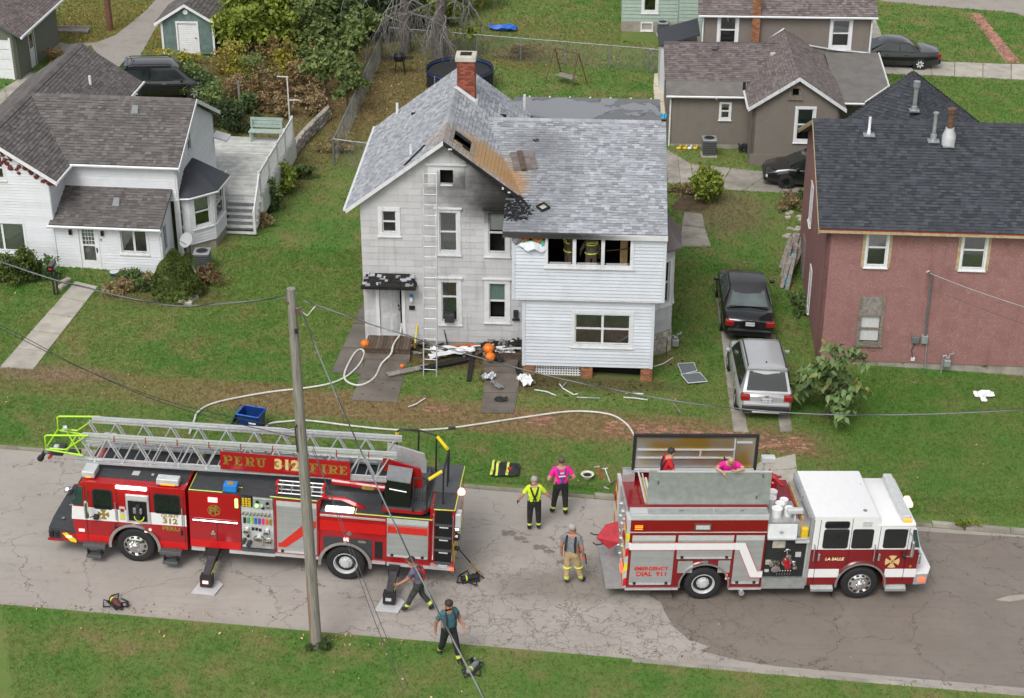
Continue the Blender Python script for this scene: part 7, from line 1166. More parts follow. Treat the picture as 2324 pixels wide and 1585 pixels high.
def coat(o,J):
 for z in (1.34,1.02):MB().path([(.21*math.cos(a*.63),.16*math.sin(a*.63),z) for a in range(11)],.025,5).build('reflective_band','hivis_trim',o)
 text('LASALLE',.10,'coat_text','hivis_trim',o,side_text(0,-.19,1.45),bold=.003)
CT=('coat_brown','coat_brown','boot','coat_brown','coat_black')
person('firefighter in brown turnout coat seen from behind in the middle gutted window',HG@Matrix.Translation((7.98,-1.40,3.30))@Matrix.Rotation(R(10),4,'Z'),CT,dict(lel=(-.34,.02,1.18),lwr=(-.36,.12,.98),lha=(-.36,.15,.9)),1.3,.98,coat)
person('firefighter half hidden in the dark behind the left gutted window',HG@Matrix.Translation((7.22,-1.25,3.30))@Matrix.Rotation(R(-60),4,'Z'),CT,None,1.25,.98,coat)
finish_people()
# poles and wires
def one(name,mb,m,label,cat,M=None,**kw):return mb.build(name,m,None,label=label,cat=cat,M=M,**kw)
up=thing('utility_pole','weathered grey wooden utility pole in front of the ladder truck','utility pole',Matrix.Translation((-5.22,-17.66,.15)))
MB().path([(0,0,-.3),(0,0,0),(-.02,0,4),(-.05,.0,8),(-.07,0,10.67)],[.165,.16,.145,.125,.11],14).build('pole','pole_wood',up,smooth=60)
MB().box(.05,.16,-.16,-.02,10.05,10.2).box(-.2,-.1,-.1,.02,10.3,10.36).build('bracket','rusty',up);MB().box(-.02,.06,-.18,-.1,9.55,9.65).build('insulator','black_matt',up)
MB().path([(-.15,-.13,6.2),(-.16,-.15,6.9),(-.12,-.15,7.0)],.02,5).build('cable_clamp','wire',up);MB().path([(.05,-.1,10.2),(.3,-.1,10.0),(.5,-.1,10.25)],.018,5).build('wire_loop','hose_white',up)
def wire(pts,r,m,label,tw=None):
 from_=[Vector(p) for p in pts];out=[]
 for i in range(len(from_)-1):
  p=[from_[max(i-1,0)],from_[i],from_[i+1],from_[min(i+2,len(from_)-1)]]
  for k in range(6):
   t=k/6;out.append(.5*((2*p[1])+(p[2]-p[0])*t+(2*p[0]-5*p[1]+4*p[2]-p[3])*t*t+(3*p[1]-p[0]-3*p[2]+p[3])*t**3))
 out.append(from_[-1]);mb=MB();mb.path(out,r,5)
 if tw:mb.path([q+Vector((0,tw*math.cos(i*1.1),tw*math.sin(i*1.1))) for i,q in enumerate(out)],r*.8,5,m=1)
 return one('overhead_wire',mb,[m,'wire'],label,'wire')
wire([(-5.3,-17.65,10.6),(-7.04,-17.49,10.33),(-8.34,-17.37,10.24),(-10.26,-17.2,10.61),(-12.35,-17.01,11.23),(-20,-16.3,14)],.016,'wire_grey','twisted cable from the wooden pole sagging off to the left',.02)
wire([(-5.0,-17.67,10.51),(-4.25,-17.74,10.25),(-2.71,-17.88,9.73),(-.93,-18.04,9.2),(1.57,-18.26,8.6),(4.59,-18.54,8.14),(8.01,-18.84,8.02),(12.17,-19.22,8.39),(18,-19.7,9.3)],.013,'wire_grey','long twisted cable from the wooden pole sagging across to the right',.018)
a=Vector((-5.1,-17.7,10.35));wire([a,(-4.1,-20.02,9.3),(-2.5,-23.61,7.9),(-1.69,-25.23,7.2),(-.57,-27.26,6.2),(.16,-28.51,5.5)],.018,'wire_grey','thick cable running steeply from the pole top to the bottom edge',.02)
for k,(dz,lb) in enumerate(((0,'upper thin wire from the left to the middle of the pole'),(-.22,'lower thin wire from the left to the middle of the pole'))):wire([(-5.35,-17.65,6.9+dz),(-8.5,-16.5,7.0+dz*.5),(-10.86,-15.7,7.5),(-13.3,-14.8,8.3-dz*.5),(-18,-13.2,10)],.010,'wire',lb)
for k,lb in enumerate(('left of two thin wires dropping from mid pole to the lower grass','right of two thin wires dropping from mid pole to the lower grass')):wire([(-5.0,-17.75,6.6-k*.2),(-4.3+k*.05,-18.9,5.1),(-3.4+k*.12,-20.6,3.4),(-2.6+k*.15,-22.0,2.2)],.009,'wire',lb)
mt=HRM@Vector((2.0,-.2,3.75));wire([mt,mt+Vector((1.6,-.8,-.35)),mt+Vector((4.2,-2,-.8))],.014,'wire_grey','service wire from the red house mast to the right edge');wire([mt+Vector((.1,0,-.6)),mt+Vector((1.9,-.9,-1.0)),mt+Vector((4.2,-2,-1.45))],.008,'wire','thin phone wire under the red house service wire')
b2=thing('brown_pole','dark brown wooden pole standing in the leafy lawn, top left','pole',Matrix.Translation(G(*q1(730,200))));MB().lathe([(.17,-.2),(.165,2),(.15,7)],n=10).build('shaft','brown_pole',b2);MB().lathe([(.18,1.75),(.185,1.9),(.17,2.0)],n=10).build('band','rusty',b2)
# hoses and ladder
def spline(pts,n=6):
 out=[]
 for i in range(len(pts)-1):
  p=[pts[max(i-1,0)],pts[i],pts[i+1],pts[min(i+2,len(pts)-1)]]
  for k in range(n):t=k/n;out.append(.5*((2*p[1])+(p[2]-p[0])*t+(2*p[0]-5*p[1]+4*p[2]-p[3])*t*t+(3*p[1]-p[0]-3*p[2]+p[3])*t**3))
 return out+[pts[-1]]
ha=[G(x,y,.05) for x,y in ((430,985),(441,955),(450,935),(490,914),(600,892),(700,880),(755,869),(790,852),(815,828),(827,803),(818,793),(802,806),(782,848),(790,868),(820,874),(850,857),(866,826))]+[Vector(hw(1.05,-1.25,.16)),Vector(hw(1.1,-.9,.32)),Vector(hw(1.15,-.5,.32)),Vector(hw(1.25,-.1,.36)),Vector(hw(1.28,.3,.6))]
one('fire_hose',MB().path(spline(ha),.036,7),'hose_white','white hose looping on the walk and up into the open front door','fire hose',smooth=60)
hb=[G(x,y,.05) for x,y in ((595,985),(610,963),(650,957),(700,955),(800,967),(900,976),(1000,974),(1100,961),(1200,946),(1300,934),(1380,940),(1420,961),(1440,990),(1446,1010),(1435,1050))]
h2=one('fire_hose',MB().path(spline(hb),.034,7),'hose_white','white hose stretched over the turf between the two fire trucks','fire hose',smooth=60);q=spline(hb);MB().path(q[37:39],.05,8).build('coupling','dark_steel',h2)
la=thing('ground_ladder','long silver ladder leaning against the gable of the burnt house','ladder',Matrix.Identity(4))
f0,f1,t0,t1=Vector((-3.05,-2.23,.10)),Vector((-2.60,-2.25,.08)),Vector((-2.99,-.08,6.85)),Vector((-2.54,-.10,6.85))
for a,c in ((f0,t0),(f1,t1)):
 MB().tube(a,c,.025,n=6).build('rail','alu_dull',la)
n_=20
for i in range(n_):t=(i+.7)/n_;MB().tube(f0.lerp(t0,t),f1.lerp(t1,t),.014,n=6).build('rung','alu_dull',la)
rp0=f0.lerp(t0,.55);MB().path([rp0+Vector((.3,-.05,0)),rp0+Vector((.32,-.06,-.5)),rp0+Vector((.38,-.06,-.9)),rp0+Vector((.45,-.1,-2.6)),rp0+Vector((.35,-.15,-3.5))],.012,5).build('halyard','hose_white',la)
# debris round the burnt house
def board(p,q,w,t,m,label,cat='board',h=.04,name='loose_board'):
 a,c=G(*p,h),G(*q,h);d=c-a;M=Matrix.Translation(a)@d.to_track_quat('X','Z').to_matrix().to_4x4();return one(name,MB().box(0,d.length,-w/2,w/2,0,t),m,label,cat,M)
board((880,852),(975,832),.26,.05,'plank_grey','pale end of a broad plank lying across the grass beside the ladder',h=.06);board((958,838),(1060,816),.26,.05,'char','charred broad plank between ladder and porch steps',h=.10);board((1072,806),(1064,866),.16,.04,'char','burnt board lying endwise on the grass left of the porch walk');board((1162,800),(1178,850),.16,.04,'char','narrow black board beside the porch walk');board((1190,842),(1212,872),.14,.04,'old_wood','brown splintered board at the corner of the wing')
def crumple(p,sx,sy,sz,m,label,h=.05,rot=0,n=7,name='crumpled_metal',cat='debris'):
 mb=MB();k=n;vs=[((i/(k-1)-.5)*sx,(j/(k-1)-.5)*sy*(1-.5*abs(i/(k-1)-.5)),random.uniform(0,sz)*(1-.6*abs(j/(k-1)-.5))) for i in range(k) for j in range(k)]
 mb.add(vs,[(i*k+j,(i+1)*k+j,(i+1)*k+j+1,i*k+j+1) for i in range(k-1) for j in range(k-1)]);return one(name,mb,m,label,cat,Matrix.Translation(G(*p,h))@Matrix.Rotation(R(rot),4,'Z'))
crumple((990,803),.75,.35,.22,'cloth_white','bent white gutter piece at the foot of the ladder',rot=-55);crumple((1025,806),1.7,.30,.25,'cloth_white','long bent white metal trim leaning over the flower bed',rot=22,h=.12);crumple((1038,792),1.1,.2,.12,'trim_white','folded white siding strip by the house wall',rot=-6,h=.2);crumple((1055,787),.9,.16,.1,'insulation_orange','scrap of rusty flashing under the siding strip',rot=0,h=.1)
crumple((1108,858),.5,.42,.2,'galv','silver crumpled flashing on the porch walk',rot=35);crumple((1128,878),.55,.2,.2,'grey_mid','dark bent metal scrap lower down the porch walk',rot=-50);crumple((1137,908),.45,.3,.14,'coat_black','black charred lump near the end of the porch walk');crumple((1192,868),.45,.7,.3,'cloth_white','twisted white vinyl beside the wing corner',rot=30);crumple((1120,790),.9,.5,.3,'char','heap of charred debris on the porch platform',h=.35);crumple((1142,786),.35,.3,.3,'grey_mid','grey ash clump on the porch platform',h=.4);crumple((1137,800),1.0,.12,.1,'cloth_white','white strip across the porch platform',rot=-8,h=.35)
for i,(pp,m,lb) in enumerate(([((926,924),(945,917),(965,904)),'trim_white','curved pale strip on the grass below the ladder'],[((1213,885),(1240,889),(1262,898)),'trim_white','bent white strip right of the porch walk'],[((1270,872),(1278,882),(1302,896),(1312,894)),'trim_white','hooked white moulding on the grass before the wing'],[((1310,902),(1335,903),(1362,904)),'galv','straight pale rod on the grass before the wing'],[((1415,902),(1442,904),(1470,908)),'trim_white','pale rod right of the hooked moulding'],[((1420,893),(1460,894)),'trim_white','upper short white rod in the grass'],[((1484,832),(1505,826),(1527,812)),'trim_white','angled white frame piece by the wing corner'],[((1528,1195-280),(1545,938)),'plank_grey','thin broken lath near the driveway'],[((1285,868),(1275,880)),'galv','short bright offcut on the lawn'])):one('metal_strip',MB().path([G(x,y,.03+.04*(k%2)) for k,(x,y) in enumerate(pp)],.022,5),m,lb,'debris')
bits=MB()
for i in range(150):
 x,y=random.choice([(1000,815),(1130,860),(1120,800),(1310,895),(1440,890),(1540,840),(860,880),(1190,870)]);p=G(random.gauss(x,38),random.gauss(y,13),.015);s=random.uniform(.015,.05);bits.ball(p,(s*1.5,s,s*.4),5,jit=.5)
bits.build('charred_bits','char',kind='stuff',label='small charred scraps strewn on the grass')
for (pts,lb) in (([(1538,826),(1575,824),(1582,842),(1548,850)],'upper of two torn window screens on the lawn'),([(1546,850),(1588,846),(1606,866),(1562,870)],'lower of two torn window screens on the lawn')):
 p=[G(x,y,.06+.05*(k%2)) for k,(x,y) in enumerate(pts)];o=thing('window_screen',lb,'window screen',Matrix.Identity(4),'torn window screens');MB().prism(p,(0,0,.008)).build('mesh','mesh_screen',o);MB().path(p+[p[0]],.02,4).build('frame','trim_white',o)
def pumpkin(px,py,r,label,h=0.,jack=False,tilt=0):
 o=thing('pumpkin',label,'pumpkin',Matrix.Translation(G(px,py,h))@Matrix.Rotation(R(tilt),4,'Y'),'porch pumpkins');mb=MB();n=32;k=9
 vs=[(r*math.sin(math.pi*i/(k-1))*(1-.09*abs(math.sin(4*2*math.pi*j/n)))*math.cos(2*math.pi*j/n),r*math.sin(math.pi*i/(k-1))*(1-.09*abs(math.sin(4*2*math.pi*j/n)))*math.sin(2*math.pi*j/n),r*.9+r*.88*math.cos(math.pi*i/(k-1))) for i in range(k) for j in range(n)]
 mb.add(vs,[(i*n+j,(i+1)*n+j,(i+1)*n+(j+1)%n,i*n+(j+1)%n) for i in range(k-1) for j in range(n)]).build('rind','pumpkin',o,smooth=70);MB().path([(0,0,r*1.7),(.01,0,r*1.95),(.04,0,r*2.1)],[r*.14,r*.1,r*.09],6).build('stalk','stalk',o)
pumpkin(829,789,.17,'orange pumpkin at the left edge of the wooden stoop',.12);pumpkin(1108,802,.21,'upright large pumpkin on the porch platform',.32,tilt=6);pumpkin(1113,820,.19,'round pumpkin on the porch steps below the large one',.15);pumpkin(913,836,.09,'tiny pumpkin alone on the wet walk')
crumple((1133,821),.3,.3,.3,'coat_black','black plastic lantern beside the round pumpkin',n=5,h=.15)
a=G(940,795,.02);one('pry_bar',MB().path([a,a+Vector((.12,.5,.85)),a+Vector((.16,.55,.98))],.025,6),'yellow_pad','yellow tool handle leaning on the wall right of the stoop','hand tool');a=G(1017,790,.02);one('iron_bar',MB().path([a,a+Vector((-.25,.3,1.2))],.02,6),'black_matt','thin black bar leaning on the house wall','hand tool')
# fire gear on the ground
tc=thing('turnout_coat','black turnout coat with lime reflective bands lying on the verge','coat',Matrix.Translation(G(1147,1070,0))@Matrix.Rotation(R(-6),4,'Z'))
mb=MB();k=12;ht=lambda u,v:.05+.22*abs(math.sin(u*3.1+v*2))*(1-abs(v))+.04*random.random();vs=[((i/(k-1)-.5)*.88,(j/(k-1)-.5)*.92*(1-.25*(i/(k-1))),ht(i/(k-1)*2,(j/(k-1)-.5)*1.6)) for i in range(k) for j in range(k)]
mb.add(vs,[(i*k+j,(i+1)*k+j,(i+1)*k+j+1,i*k+j+1) for i in range(k-1) for j in range(k-1)]).build('shell','coat_black',tc,smooth=60)
for i in (0,2,6):MB().add([tuple(Vector(vs[(i+q)*k+j])+Vector((0,0,.012))) for q in (0,1) for j in range(k)],[(j,j+1,k+j+1,k+j) for j in range(k-1)]).build('reflective_band','hivis_trim',tc)
MB().rbox(.08,.22,-.14,-.02,.12,.2,.03).build('red_patch','shirt_red',tc)
hl=thing('fire_helmet','cream fire helmet with black lining lying upside down on the verge','helmet',Matrix.Translation(G(1333,1086,.02)));MB().lathe([(.10,0),(.14,.06),(.15,.12),(.20,.15),(.21,.16),(.15,.155),(.13,.1),(.05,.04),(0,.03)],n=16).build('shell','helmet_cream',hl,smooth=40);MB().lathe([(.13,.13),(.11,.14),(.06,.10),(0,.09)],n=12).build('lining','black_matt',hl)
for (p,q,m,lb) in (((1355,1060),(1368,1088),'red_bright','red-handled axe on the verge beside the helmet'),((1373,1064),(1384,1094),'helmet_cream','pale-handled pry axe right of the red-handled axe'),((1376,1108),(1402,1088),'rusty','rusty iron bar nearest the pumper on the verge')):
 a,c=G(*p,.03),G(*q,.03);d=(c-a).normalized();o=one('hand_tool',MB().tube(a,c,.02,n=6),m,lb,'hand tool');MB().tube(a-Vector((d.y,-d.x,0))*.08,a+Vector((d.y,-d.x,0))*.1,.03,.015,n=6).build('head','galv',o);MB().tube(c-Vector((d.y,-d.x,0))*.05,c+d*.08,.02,.01,n=6).build('claw','galv',o)
def scba(px,py,h,rot,label,tank='black_matt'):
 o=thing('breathing_apparatus',label,'breathing set',Matrix.Translation(G(px,py,h))@Matrix.Rotation(R(rot),4,'Z'));MB().lathe([(.03,-.26),(.085,-.2),(.085,.2),(.05,.27),(.02,.3)],(0,0,.10),(1,0,0),12).build('cylinder',tank,o,smooth=40);MB().lathe([(.088,-.12),(.088,-.08)],(0,0,.10),(1,0,0),12).build('cylinder_band','hivis',o);MB().rbox(-.25,.28,-.14,.14,0,.05,.02).build('back_plate','coat_black',o)
 s=MB()
 for k in range(4):a=k*1.7+rot;s.path([(.1*math.cos(a),.1*math.sin(a),.06),(.32*math.cos(a+.3),.3*math.sin(a+.3),.14),(.4*math.cos(a+.9),.34*math.sin(a+.9),.04),(.2*math.cos(a+1.5),.22*math.sin(a+1.5),.08)],.022,5)
 s.build('straps','coat_black',o);MB().ball((.3,.18,.08),(.09,.08,.08),9).build('face_mask','black_gloss',o);MB().ball((.33,.12,.12),(.05,.05,.04),8).build('visor','grey_mid',o);return o
scba(1066,1318,-.116,15,'black breathing set with lime strap on the road behind the ladder truck');scba(262,1372,-.116,-50,'tangled dark red breathing set at the near road edge','hose_red');scba(1072,1522,0,60,'black breathing set on the near grass below the teal-shirted firefighter','grey_mid')
a,c=G(1098,1313,-.10),LTM@Vector((9.2,-.02,1.5));o=one('pike_pole',MB().tube(a,c,.02,n=6),'black_matt','long pike pole leaning on the tail of the ladder truck','pike pole');MB().tube(a.lerp(c,.1),a.lerp(c,.5),.024,n=6).build('grip','gold',o)
bn_=thing('recycling_bin','open dark blue recycling bin on the verge behind the ladder truck','bin',Matrix.Translation(G(573,972,0))@Matrix.Rotation(R(-18),4,'Z'))
mb=MB();A=[(-.30,-.24),(.30,-.24),(.30,.24),(-.30,.24)];Bt=[(-.38,-.31),(.38,-.31),(.38,.31),(-.38,.31)]
for i in range(4):j=(i+1)%4;mb.prism([(*A[i],.05),(*A[j],.05),(*Bt[j],.62),(*Bt[i],.62)],(-.02*(i==1)+.02*(i==3),.02*(i==0)-.02*(i==2),0))
mb.box(-.29,.29,-.23,.23,.03,.06).build('tub','blue_bin',bn_);MB().path([(*p,.62) for p in Bt]+[(*Bt[0],.62)],.022,6).build('rim','blue_bright',bn_);MB().prism([(-.40,-.3,.60),(-.40,.3,.60),(-.62,.3,.1),(-.62,-.3,.1)],(-.03,0,0)).build('lid','blue_bin',bn_);MB().path([(-.40,-.2,.66),(-.44,-.2,.70),(-.44,.2,.70),(-.40,.2,.66)],.016,5).build('handle','blue_bin',bn_);MB().box(.05,.3,-.335,-.325,.35,.4).build('label','white_text',bn_)
crumple((2232,896),.7,.45,.12,'cloth_white','white cloth dropped on the lawn in front of the red house',name='white_cloth',cat='cloth');crumple((2230,906),.22,.5,.1,'cloth_white','trailing corner of white cloth on the lawn',name='white_cloth',cat='cloth',rot=10)
# garden things
def ac(px,py,label,s=1.,h=0.,M=None):
 o=thing('air_conditioner',label,'air conditioner',M or Matrix.Translation(G(px,py,h))@Matrix.Diagonal((s,s,s,1)));MB().box(-.36,.36,-.36,.36,0,.06).build('slab','concrete',o);MB().rbox(-.31,.31,-.31,.31,.06,.80,.05).build('case','ac_grey',o);MB().rbox(-.33,.33,-.33,.33,.78,.84,.03).build('top','galv',o);MB().lathe([(.24,0),(.22,.012),(0,.012)],(0,0,.84),n=18).build('fan_guard','black_matt',o)
 for i in range(7):MB().box(-.30,.30,-.318,-.312,.16+i*.085,.20+i*.085).build('louvre','black_matt',o)
 return o
ac(1608,352,'grey air conditioner beside the tan stucco wall',1.0);ac(462,612,'dark air conditioner below the bay of the white house',.95);ac(1503,80,'small grey air conditioner by the green house',.9)
sdm=thing('satellite_dish','pale satellite dish behind the cone-shaped shrub','satellite dish',Matrix.Translation(G(430,600,0)));MB().lathe([(0,0),(.16,.02),(.30,.08),(.31,.085),(.16,.035)],(0,0,1.0),(-.45,-.6,.55),18).build('dish','alu_pale',sdm,smooth=50);MB().path([(.05,.1,0),(.05,.1,.95),(0,.02,1.0)],.025,6).path([(0,-.1,.85),(-.25,-.42,1.2)],.012,5).build('mast','dark_steel',sdm)
mbx=thing('mail_box','black kerbside mailbox on twin posts beside the front walk','mailbox',Matrix.Translation(G(*q4(362,580))));MB().box(-.03,.03,-.03,.03,0,1.05).box(.10,.16,-.03,.03,0,1.0).build('post','black_matt',mbx);MB().prism([(-.12,-.24,1.05),(.16,-.24,1.05),(.16,-.24,1.18),(.10,-.24,1.27),(-.06,-.24,1.27),(-.12,-.24,1.18)],(0,.48,0)).build('box','black_gloss',mbx);MB().box(-.04,.08,-.25,-.24,1.13,1.19).build('number','red_stripe',mbx)
ps=thing('door_step','concrete step and dark mat at the white house door','step',HWM);MB().rbox(-3.15,-1.95,-.75,-.03,-.3,-.08,.03).build('step','concrete_old',ps);MB().box(-2.7,-1.95,-1.25,-.8,-.06,-.04).build('mat','coat_black',ps)
sb1=thing('bucket','blue bucket with pale lid in the flower bed','bucket',HWM@Matrix.Translation((-1.55,-.45,-.1)));MB().lathe([(.13,0),(.16,.3),(.15,.3)],n=12).build('tub','blue_bin',sb1);MB().lathe([(.17,.3),(.17,.33),(0,.34)],n=12).build('lid','alu_pale',sb1)
for i,(px,py,rot) in enumerate(((395,672,0),(408,685,-15),(425,690,-5),(440,680,60),(447,668,70),(150,640,60),(142,652,65),(360,655,10),(372,662,-10))):
 st_=MB();st_.tone=random.random();st_.rbox(-.2,.2,-.11,.11,-.05,.12,.03,1);one('edging_stone',st_,'limestone','rough pale edging stone of the white house flower bed','stone',Matrix.Translation(G(px,py,0))@Matrix.Rotation(R(rot),4,'Z'),group='flower bed edging stones')
for i,(u,m) in enumerate(((0,'yellow_toy'),(.35,'yellow_toy'),(.62,'white_paint'),(.95,'yellow_toy'))):one('plastic_toy',MB().ball((0,0,.07),(.12,.07,.07),8).tube((0,0,.06),(.1,0,.22),.035,n=6),m,('yellow toy lying nearest the downspout of the stucco house','second yellow toy against the stucco house','white toy between the yellow ones','upright yellow toy next to the air conditioner')[i],'toy',Matrix.Translation(G(1540+u*40,340,0)))
crumple((1690,345),.6,.4,.5,'coat_black','black plastic bags heaped in the corner of the stucco house',name='rubbish_bags',cat='bag')
pk=thing('lumber_pile','old boards leaning in a heap against the red house side','lumber',Matrix.Identity(4));rb0=HRM@Vector((-1.75,3.4,0))
for i in range(13):a=G(1777+random.uniform(-6,22),660-i*5,.02);b_=a+Vector((random.uniform(.35,.6),random.uniform(.9,1.6),random.uniform(.7,1.2)));d=b_-a;MB(Matrix.Translation(a)@d.to_track_quat('X','Z').to_matrix().to_4x4()).box(0,d.length,-.07,.07,0,.04).build('board','sky_blue' if i==2 else random.choice(['plank_grey','old_wood','plank_grey']),pk)
for i in range(22):p=G(1795+random.uniform(-18,25),random.uniform(480,600),0);one('rubble_stone',MB().ball((0,0,.03),(random.uniform(.08,.2),random.uniform(.08,.15),random.uniform(.05,.1)),7,jit=.25),'limestone','pale rubble stone in the weeds beside the red house','stone',Matrix.Translation(p),group='rubble beside the red house')
tr_=thing('trampoline','round black trampoline with blue rim behind the grey roof','trampoline',Matrix.Translation((-2.6,28.2,gz(-2.6))));rr=1.65
MB().lathe([(rr*.93,.80),(rr*.93,.82),(0,.80)],n=32).build('mat','black_matt',tr_);tq=[(rr*math.cos(a*math.pi/16),rr*math.sin(a*math.pi/16)) for a in range(33)];MB().path([(x,y,.85) for x,y in tq],.05,6).build('pad','blue_bin',tr_);MB().path([(x,y,.95) for x,y in tq],.04,5).build('rim','black_matt',tr_);MB().add([(x,y,z) for z in (.05,.84) for x,y in tq],[(i,i+1,34+i,33+i) for i in range(32)]).build('skirt_net','black_matt',tr_)
for k in range(6):x,y=tq[k*5];MB().tube((x*1.02,y*1.02,0),(x*1.02,y*1.02,.9),.03,n=6).build('leg','galv',tr_)
gr_=thing('barbecue_grill','black barbecue grill on leaf-strewn lawn under the big trees','barbecue',Matrix.Translation(G(*q2(430,490))));MB().lathe([(.05,.62),(.3,.72),(.32,.86),(.30,.98),(.15,1.1),(0,1.12)],n=12).build('bowl','black_gloss',gr_);MB().box(-.7,-.3,-.2,.2,.82,.86).box(.3,.7,-.2,.2,.82,.86).build('shelf','black_matt',gr_)
for x,y in ((-.25,-.2),(.25,-.2),(-.25,.2),(.25,.2)):MB().tube((x,y,0),(x*.7,y*.7,.75),.025,n=6).build('leg','black_matt',gr_)
sw=thing('garden_swing','rusty A-frame garden swing on the back lawn','swing',Matrix.Translation(G(*q2(1530,560)))@Matrix.Rotation(R(-40),4,'Z'));
for x in (-.75,.75):
 for y in (-.7,.7):MB().tube((x*1.1,y,0),(x,0,1.75),.03,n=6).build('leg','rusty',sw)
MB().tube((-.8,0,1.75),(.8,0,1.75),.03,n=6).build('top_bar','rusty',sw)
for i in range(4):MB().box(-.55,.55,-.22+i*.13,-.12+i*.13,.42,.45).build('seat_slat','plank_grey',sw)
MB().tube((-.55,0,.43),(-.6,0,1.72),.012,n=5).tube((.55,0,.43),(.6,0,1.72),.012,n=5).build('hanger','rusty',sw)
crumple(q2(1110,195),1.5,.9,.35,'blue_bright','bright blue tarpaulin crumpled on the back lawn',name='tarpaulin',cat='tarpaulin',rot=-8);crumple(q2(2162,780),.5,.6,.3,'sky_blue','bright blue plastic tub between the grey and stucco houses',name='plastic_tub',cat='tub',h=.2)
def fence(p0,p1,label,h=1.25,step=2.4):
 o=thing('chain_link_fence',label,'fence',Matrix.Identity(4));p0,p1=Vector(p0),Vector(p1);d=p1-p0;n=max(1,round(d.length/step));w=MB();L=d.length;k=int(L/.11)
 for i in range(n+1):p=p0.lerp(p1,i/n);MB().tube(p,p+Vector((0,0,h+.04)),.03,n=6).build('post','fence_wire',o)
 MB().tube(p0+Vector((0,0,h)),p1+Vector((0,0,h)),.024,n=6).build('top_rail','fence_wire',o)
 for i in range(k):
  a,b_=p0.lerp(p1,i/k),p0.lerp(p1,min(1,i/k+h*.8/L));w.tube(a,b_+Vector((0,0,h)),.0032,n=3,cap=False);w.tube(a+Vector((0,0,h)),b_,.0032,n=3,cap=False)
 w.build('mesh','fence_wire',o,kind='stuff')
fence((-6.4,33.3,.26),(7.3,31.4,-.29),'chain-link fence along the back of the burnt house yard');fence((-7.8,17.0,.31),(-6.7,32.2,.27),'chain-link fence running back beside the trampoline yard');fence((-7.85,16.9,.31),(-5.0,16.2,.2),'short chain-link fence at the left side of the burnt house',step=1.5);fence((7.0,31.4,-.28),(7.9,31.2,-.3),'chain-link gate at the corner of the stucco house',step=1.)
cl=thing('clothes_pole','white clothes pole with cross arms behind the deck bench','pole',Matrix.Translation((-9.95,19.0,.4)));MB().tube((0,0,0),(0,0,3.3),.035,n=7).build('mast','hose_white',cl);MB().tube((-.45,0,3.3),(.05,0,3.28),.03,n=6).build('upper_arm','hose_white',cl);MB().tube((-.05,0,2.2),(.5,0,2.2),.03,n=6).build('lower_arm','hose_white',cl)
rw=thing('retaining_wall','curved dry-laid block wall behind the white deck','wall',Matrix.Identity(4));wp_=spline([Vector((-9.75,17.3,.4)),Vector((-9.5,19.0,.4)),Vector((-9.1,20.8,.38)),Vector((-8.6,22.8,.36))],8)
for i,p in enumerate(wp_[:-1]):
 d=wp_[i+1]-p
 for c in range(4):b=MB(Matrix.Translation(p+d*.5*(c%2))@Matrix.Rotation(math.atan2(d.y,d.x),4,'Z'));b.tone=random.random();b.rbox(-.105,.105,-.12+random.uniform(-.04,.04),.12,c*.16,c*.16+.14,.03,1);b.build('block','concrete_old',rw)
tb=thing('timber_pile','weathered timbers lying on the leafy lawn by the alley','lumber',Matrix.Translation(G(*q1(480,208))))
for i in range(5):MB().box(-1.0+random.uniform(-.2,.2),.9,-.3+i*.13,-.2+i*.13,0 if i<4 else .1,.1 if i<4 else .2).build('timber','plank_grey',tb)
for (x,y,hh_) in ((1590,710,1.3),(1622,350,1.4)):one('marker_stake',MB().box(-.05,.05,-.05,.05,0,hh_),'plank_grey','pale wooden stake in the weeds '+('near the deck' if y>500 else 'in front of the bright maples'),'post',Matrix.Translation(G(*q1(x,y))))
# vegetation
def leaf_mesh(name,m,P,size,up=.35,tone=None,asp=.6):
 n=len(P);a=rng.normal(size=(n,3));a/=np.linalg.norm(a,axis=1,keepdims=True);nr=rng.normal(size=(n,3));nr[:,2]=np.abs(nr[:,2])+up;b=np.cross(nr,a);b/=np.maximum(np.linalg.norm(b,axis=1,keepdims=True),1e-6)
 s=size*rng.uniform(.6,1.3,(n,1));A,B=a*s,b*s*asp
 V=np.stack([P-A,P+B-A*.1,P+A,P-B-A*.1],1).reshape(-1,3);me=bpy.data.meshes.new(name);me.vertices.add(4*n);me.vertices.foreach_set('co',V.ravel().astype('f4'));me.loops.add(4*n);me.loops.foreach_set('vertex_index',np.arange(4*n,dtype='i4'));me.polygons.add(n);me.polygons.foreach_set('loop_start',np.arange(n,dtype='i4')*4)
 me.materials.append(MAT(m));t=me.attributes.new('tone','FLOAT','FACE');t.data.foreach_set('value',(rng.uniform(0,1,n) if tone is None else tone).astype('f4'));me.update();me.validate();return me
def clumps(c,r,n,k,sp=.28):
 c,r=np.array(c),np.array(r);d=rng.normal(size=(k,3));d/=np.linalg.norm(d,axis=1,keepdims=True);q=d*rng.uniform(.35,1.,(k,1));q[:,2]=np.where(q[:,2]<-.6,-q[:,2],q[:,2]);w=rng.uniform(.5,1.4,k);i=rng.choice(k,n,p=w/w.sum());return c+(q[i]+rng.normal(size=(n,3))*sp*.5)*r
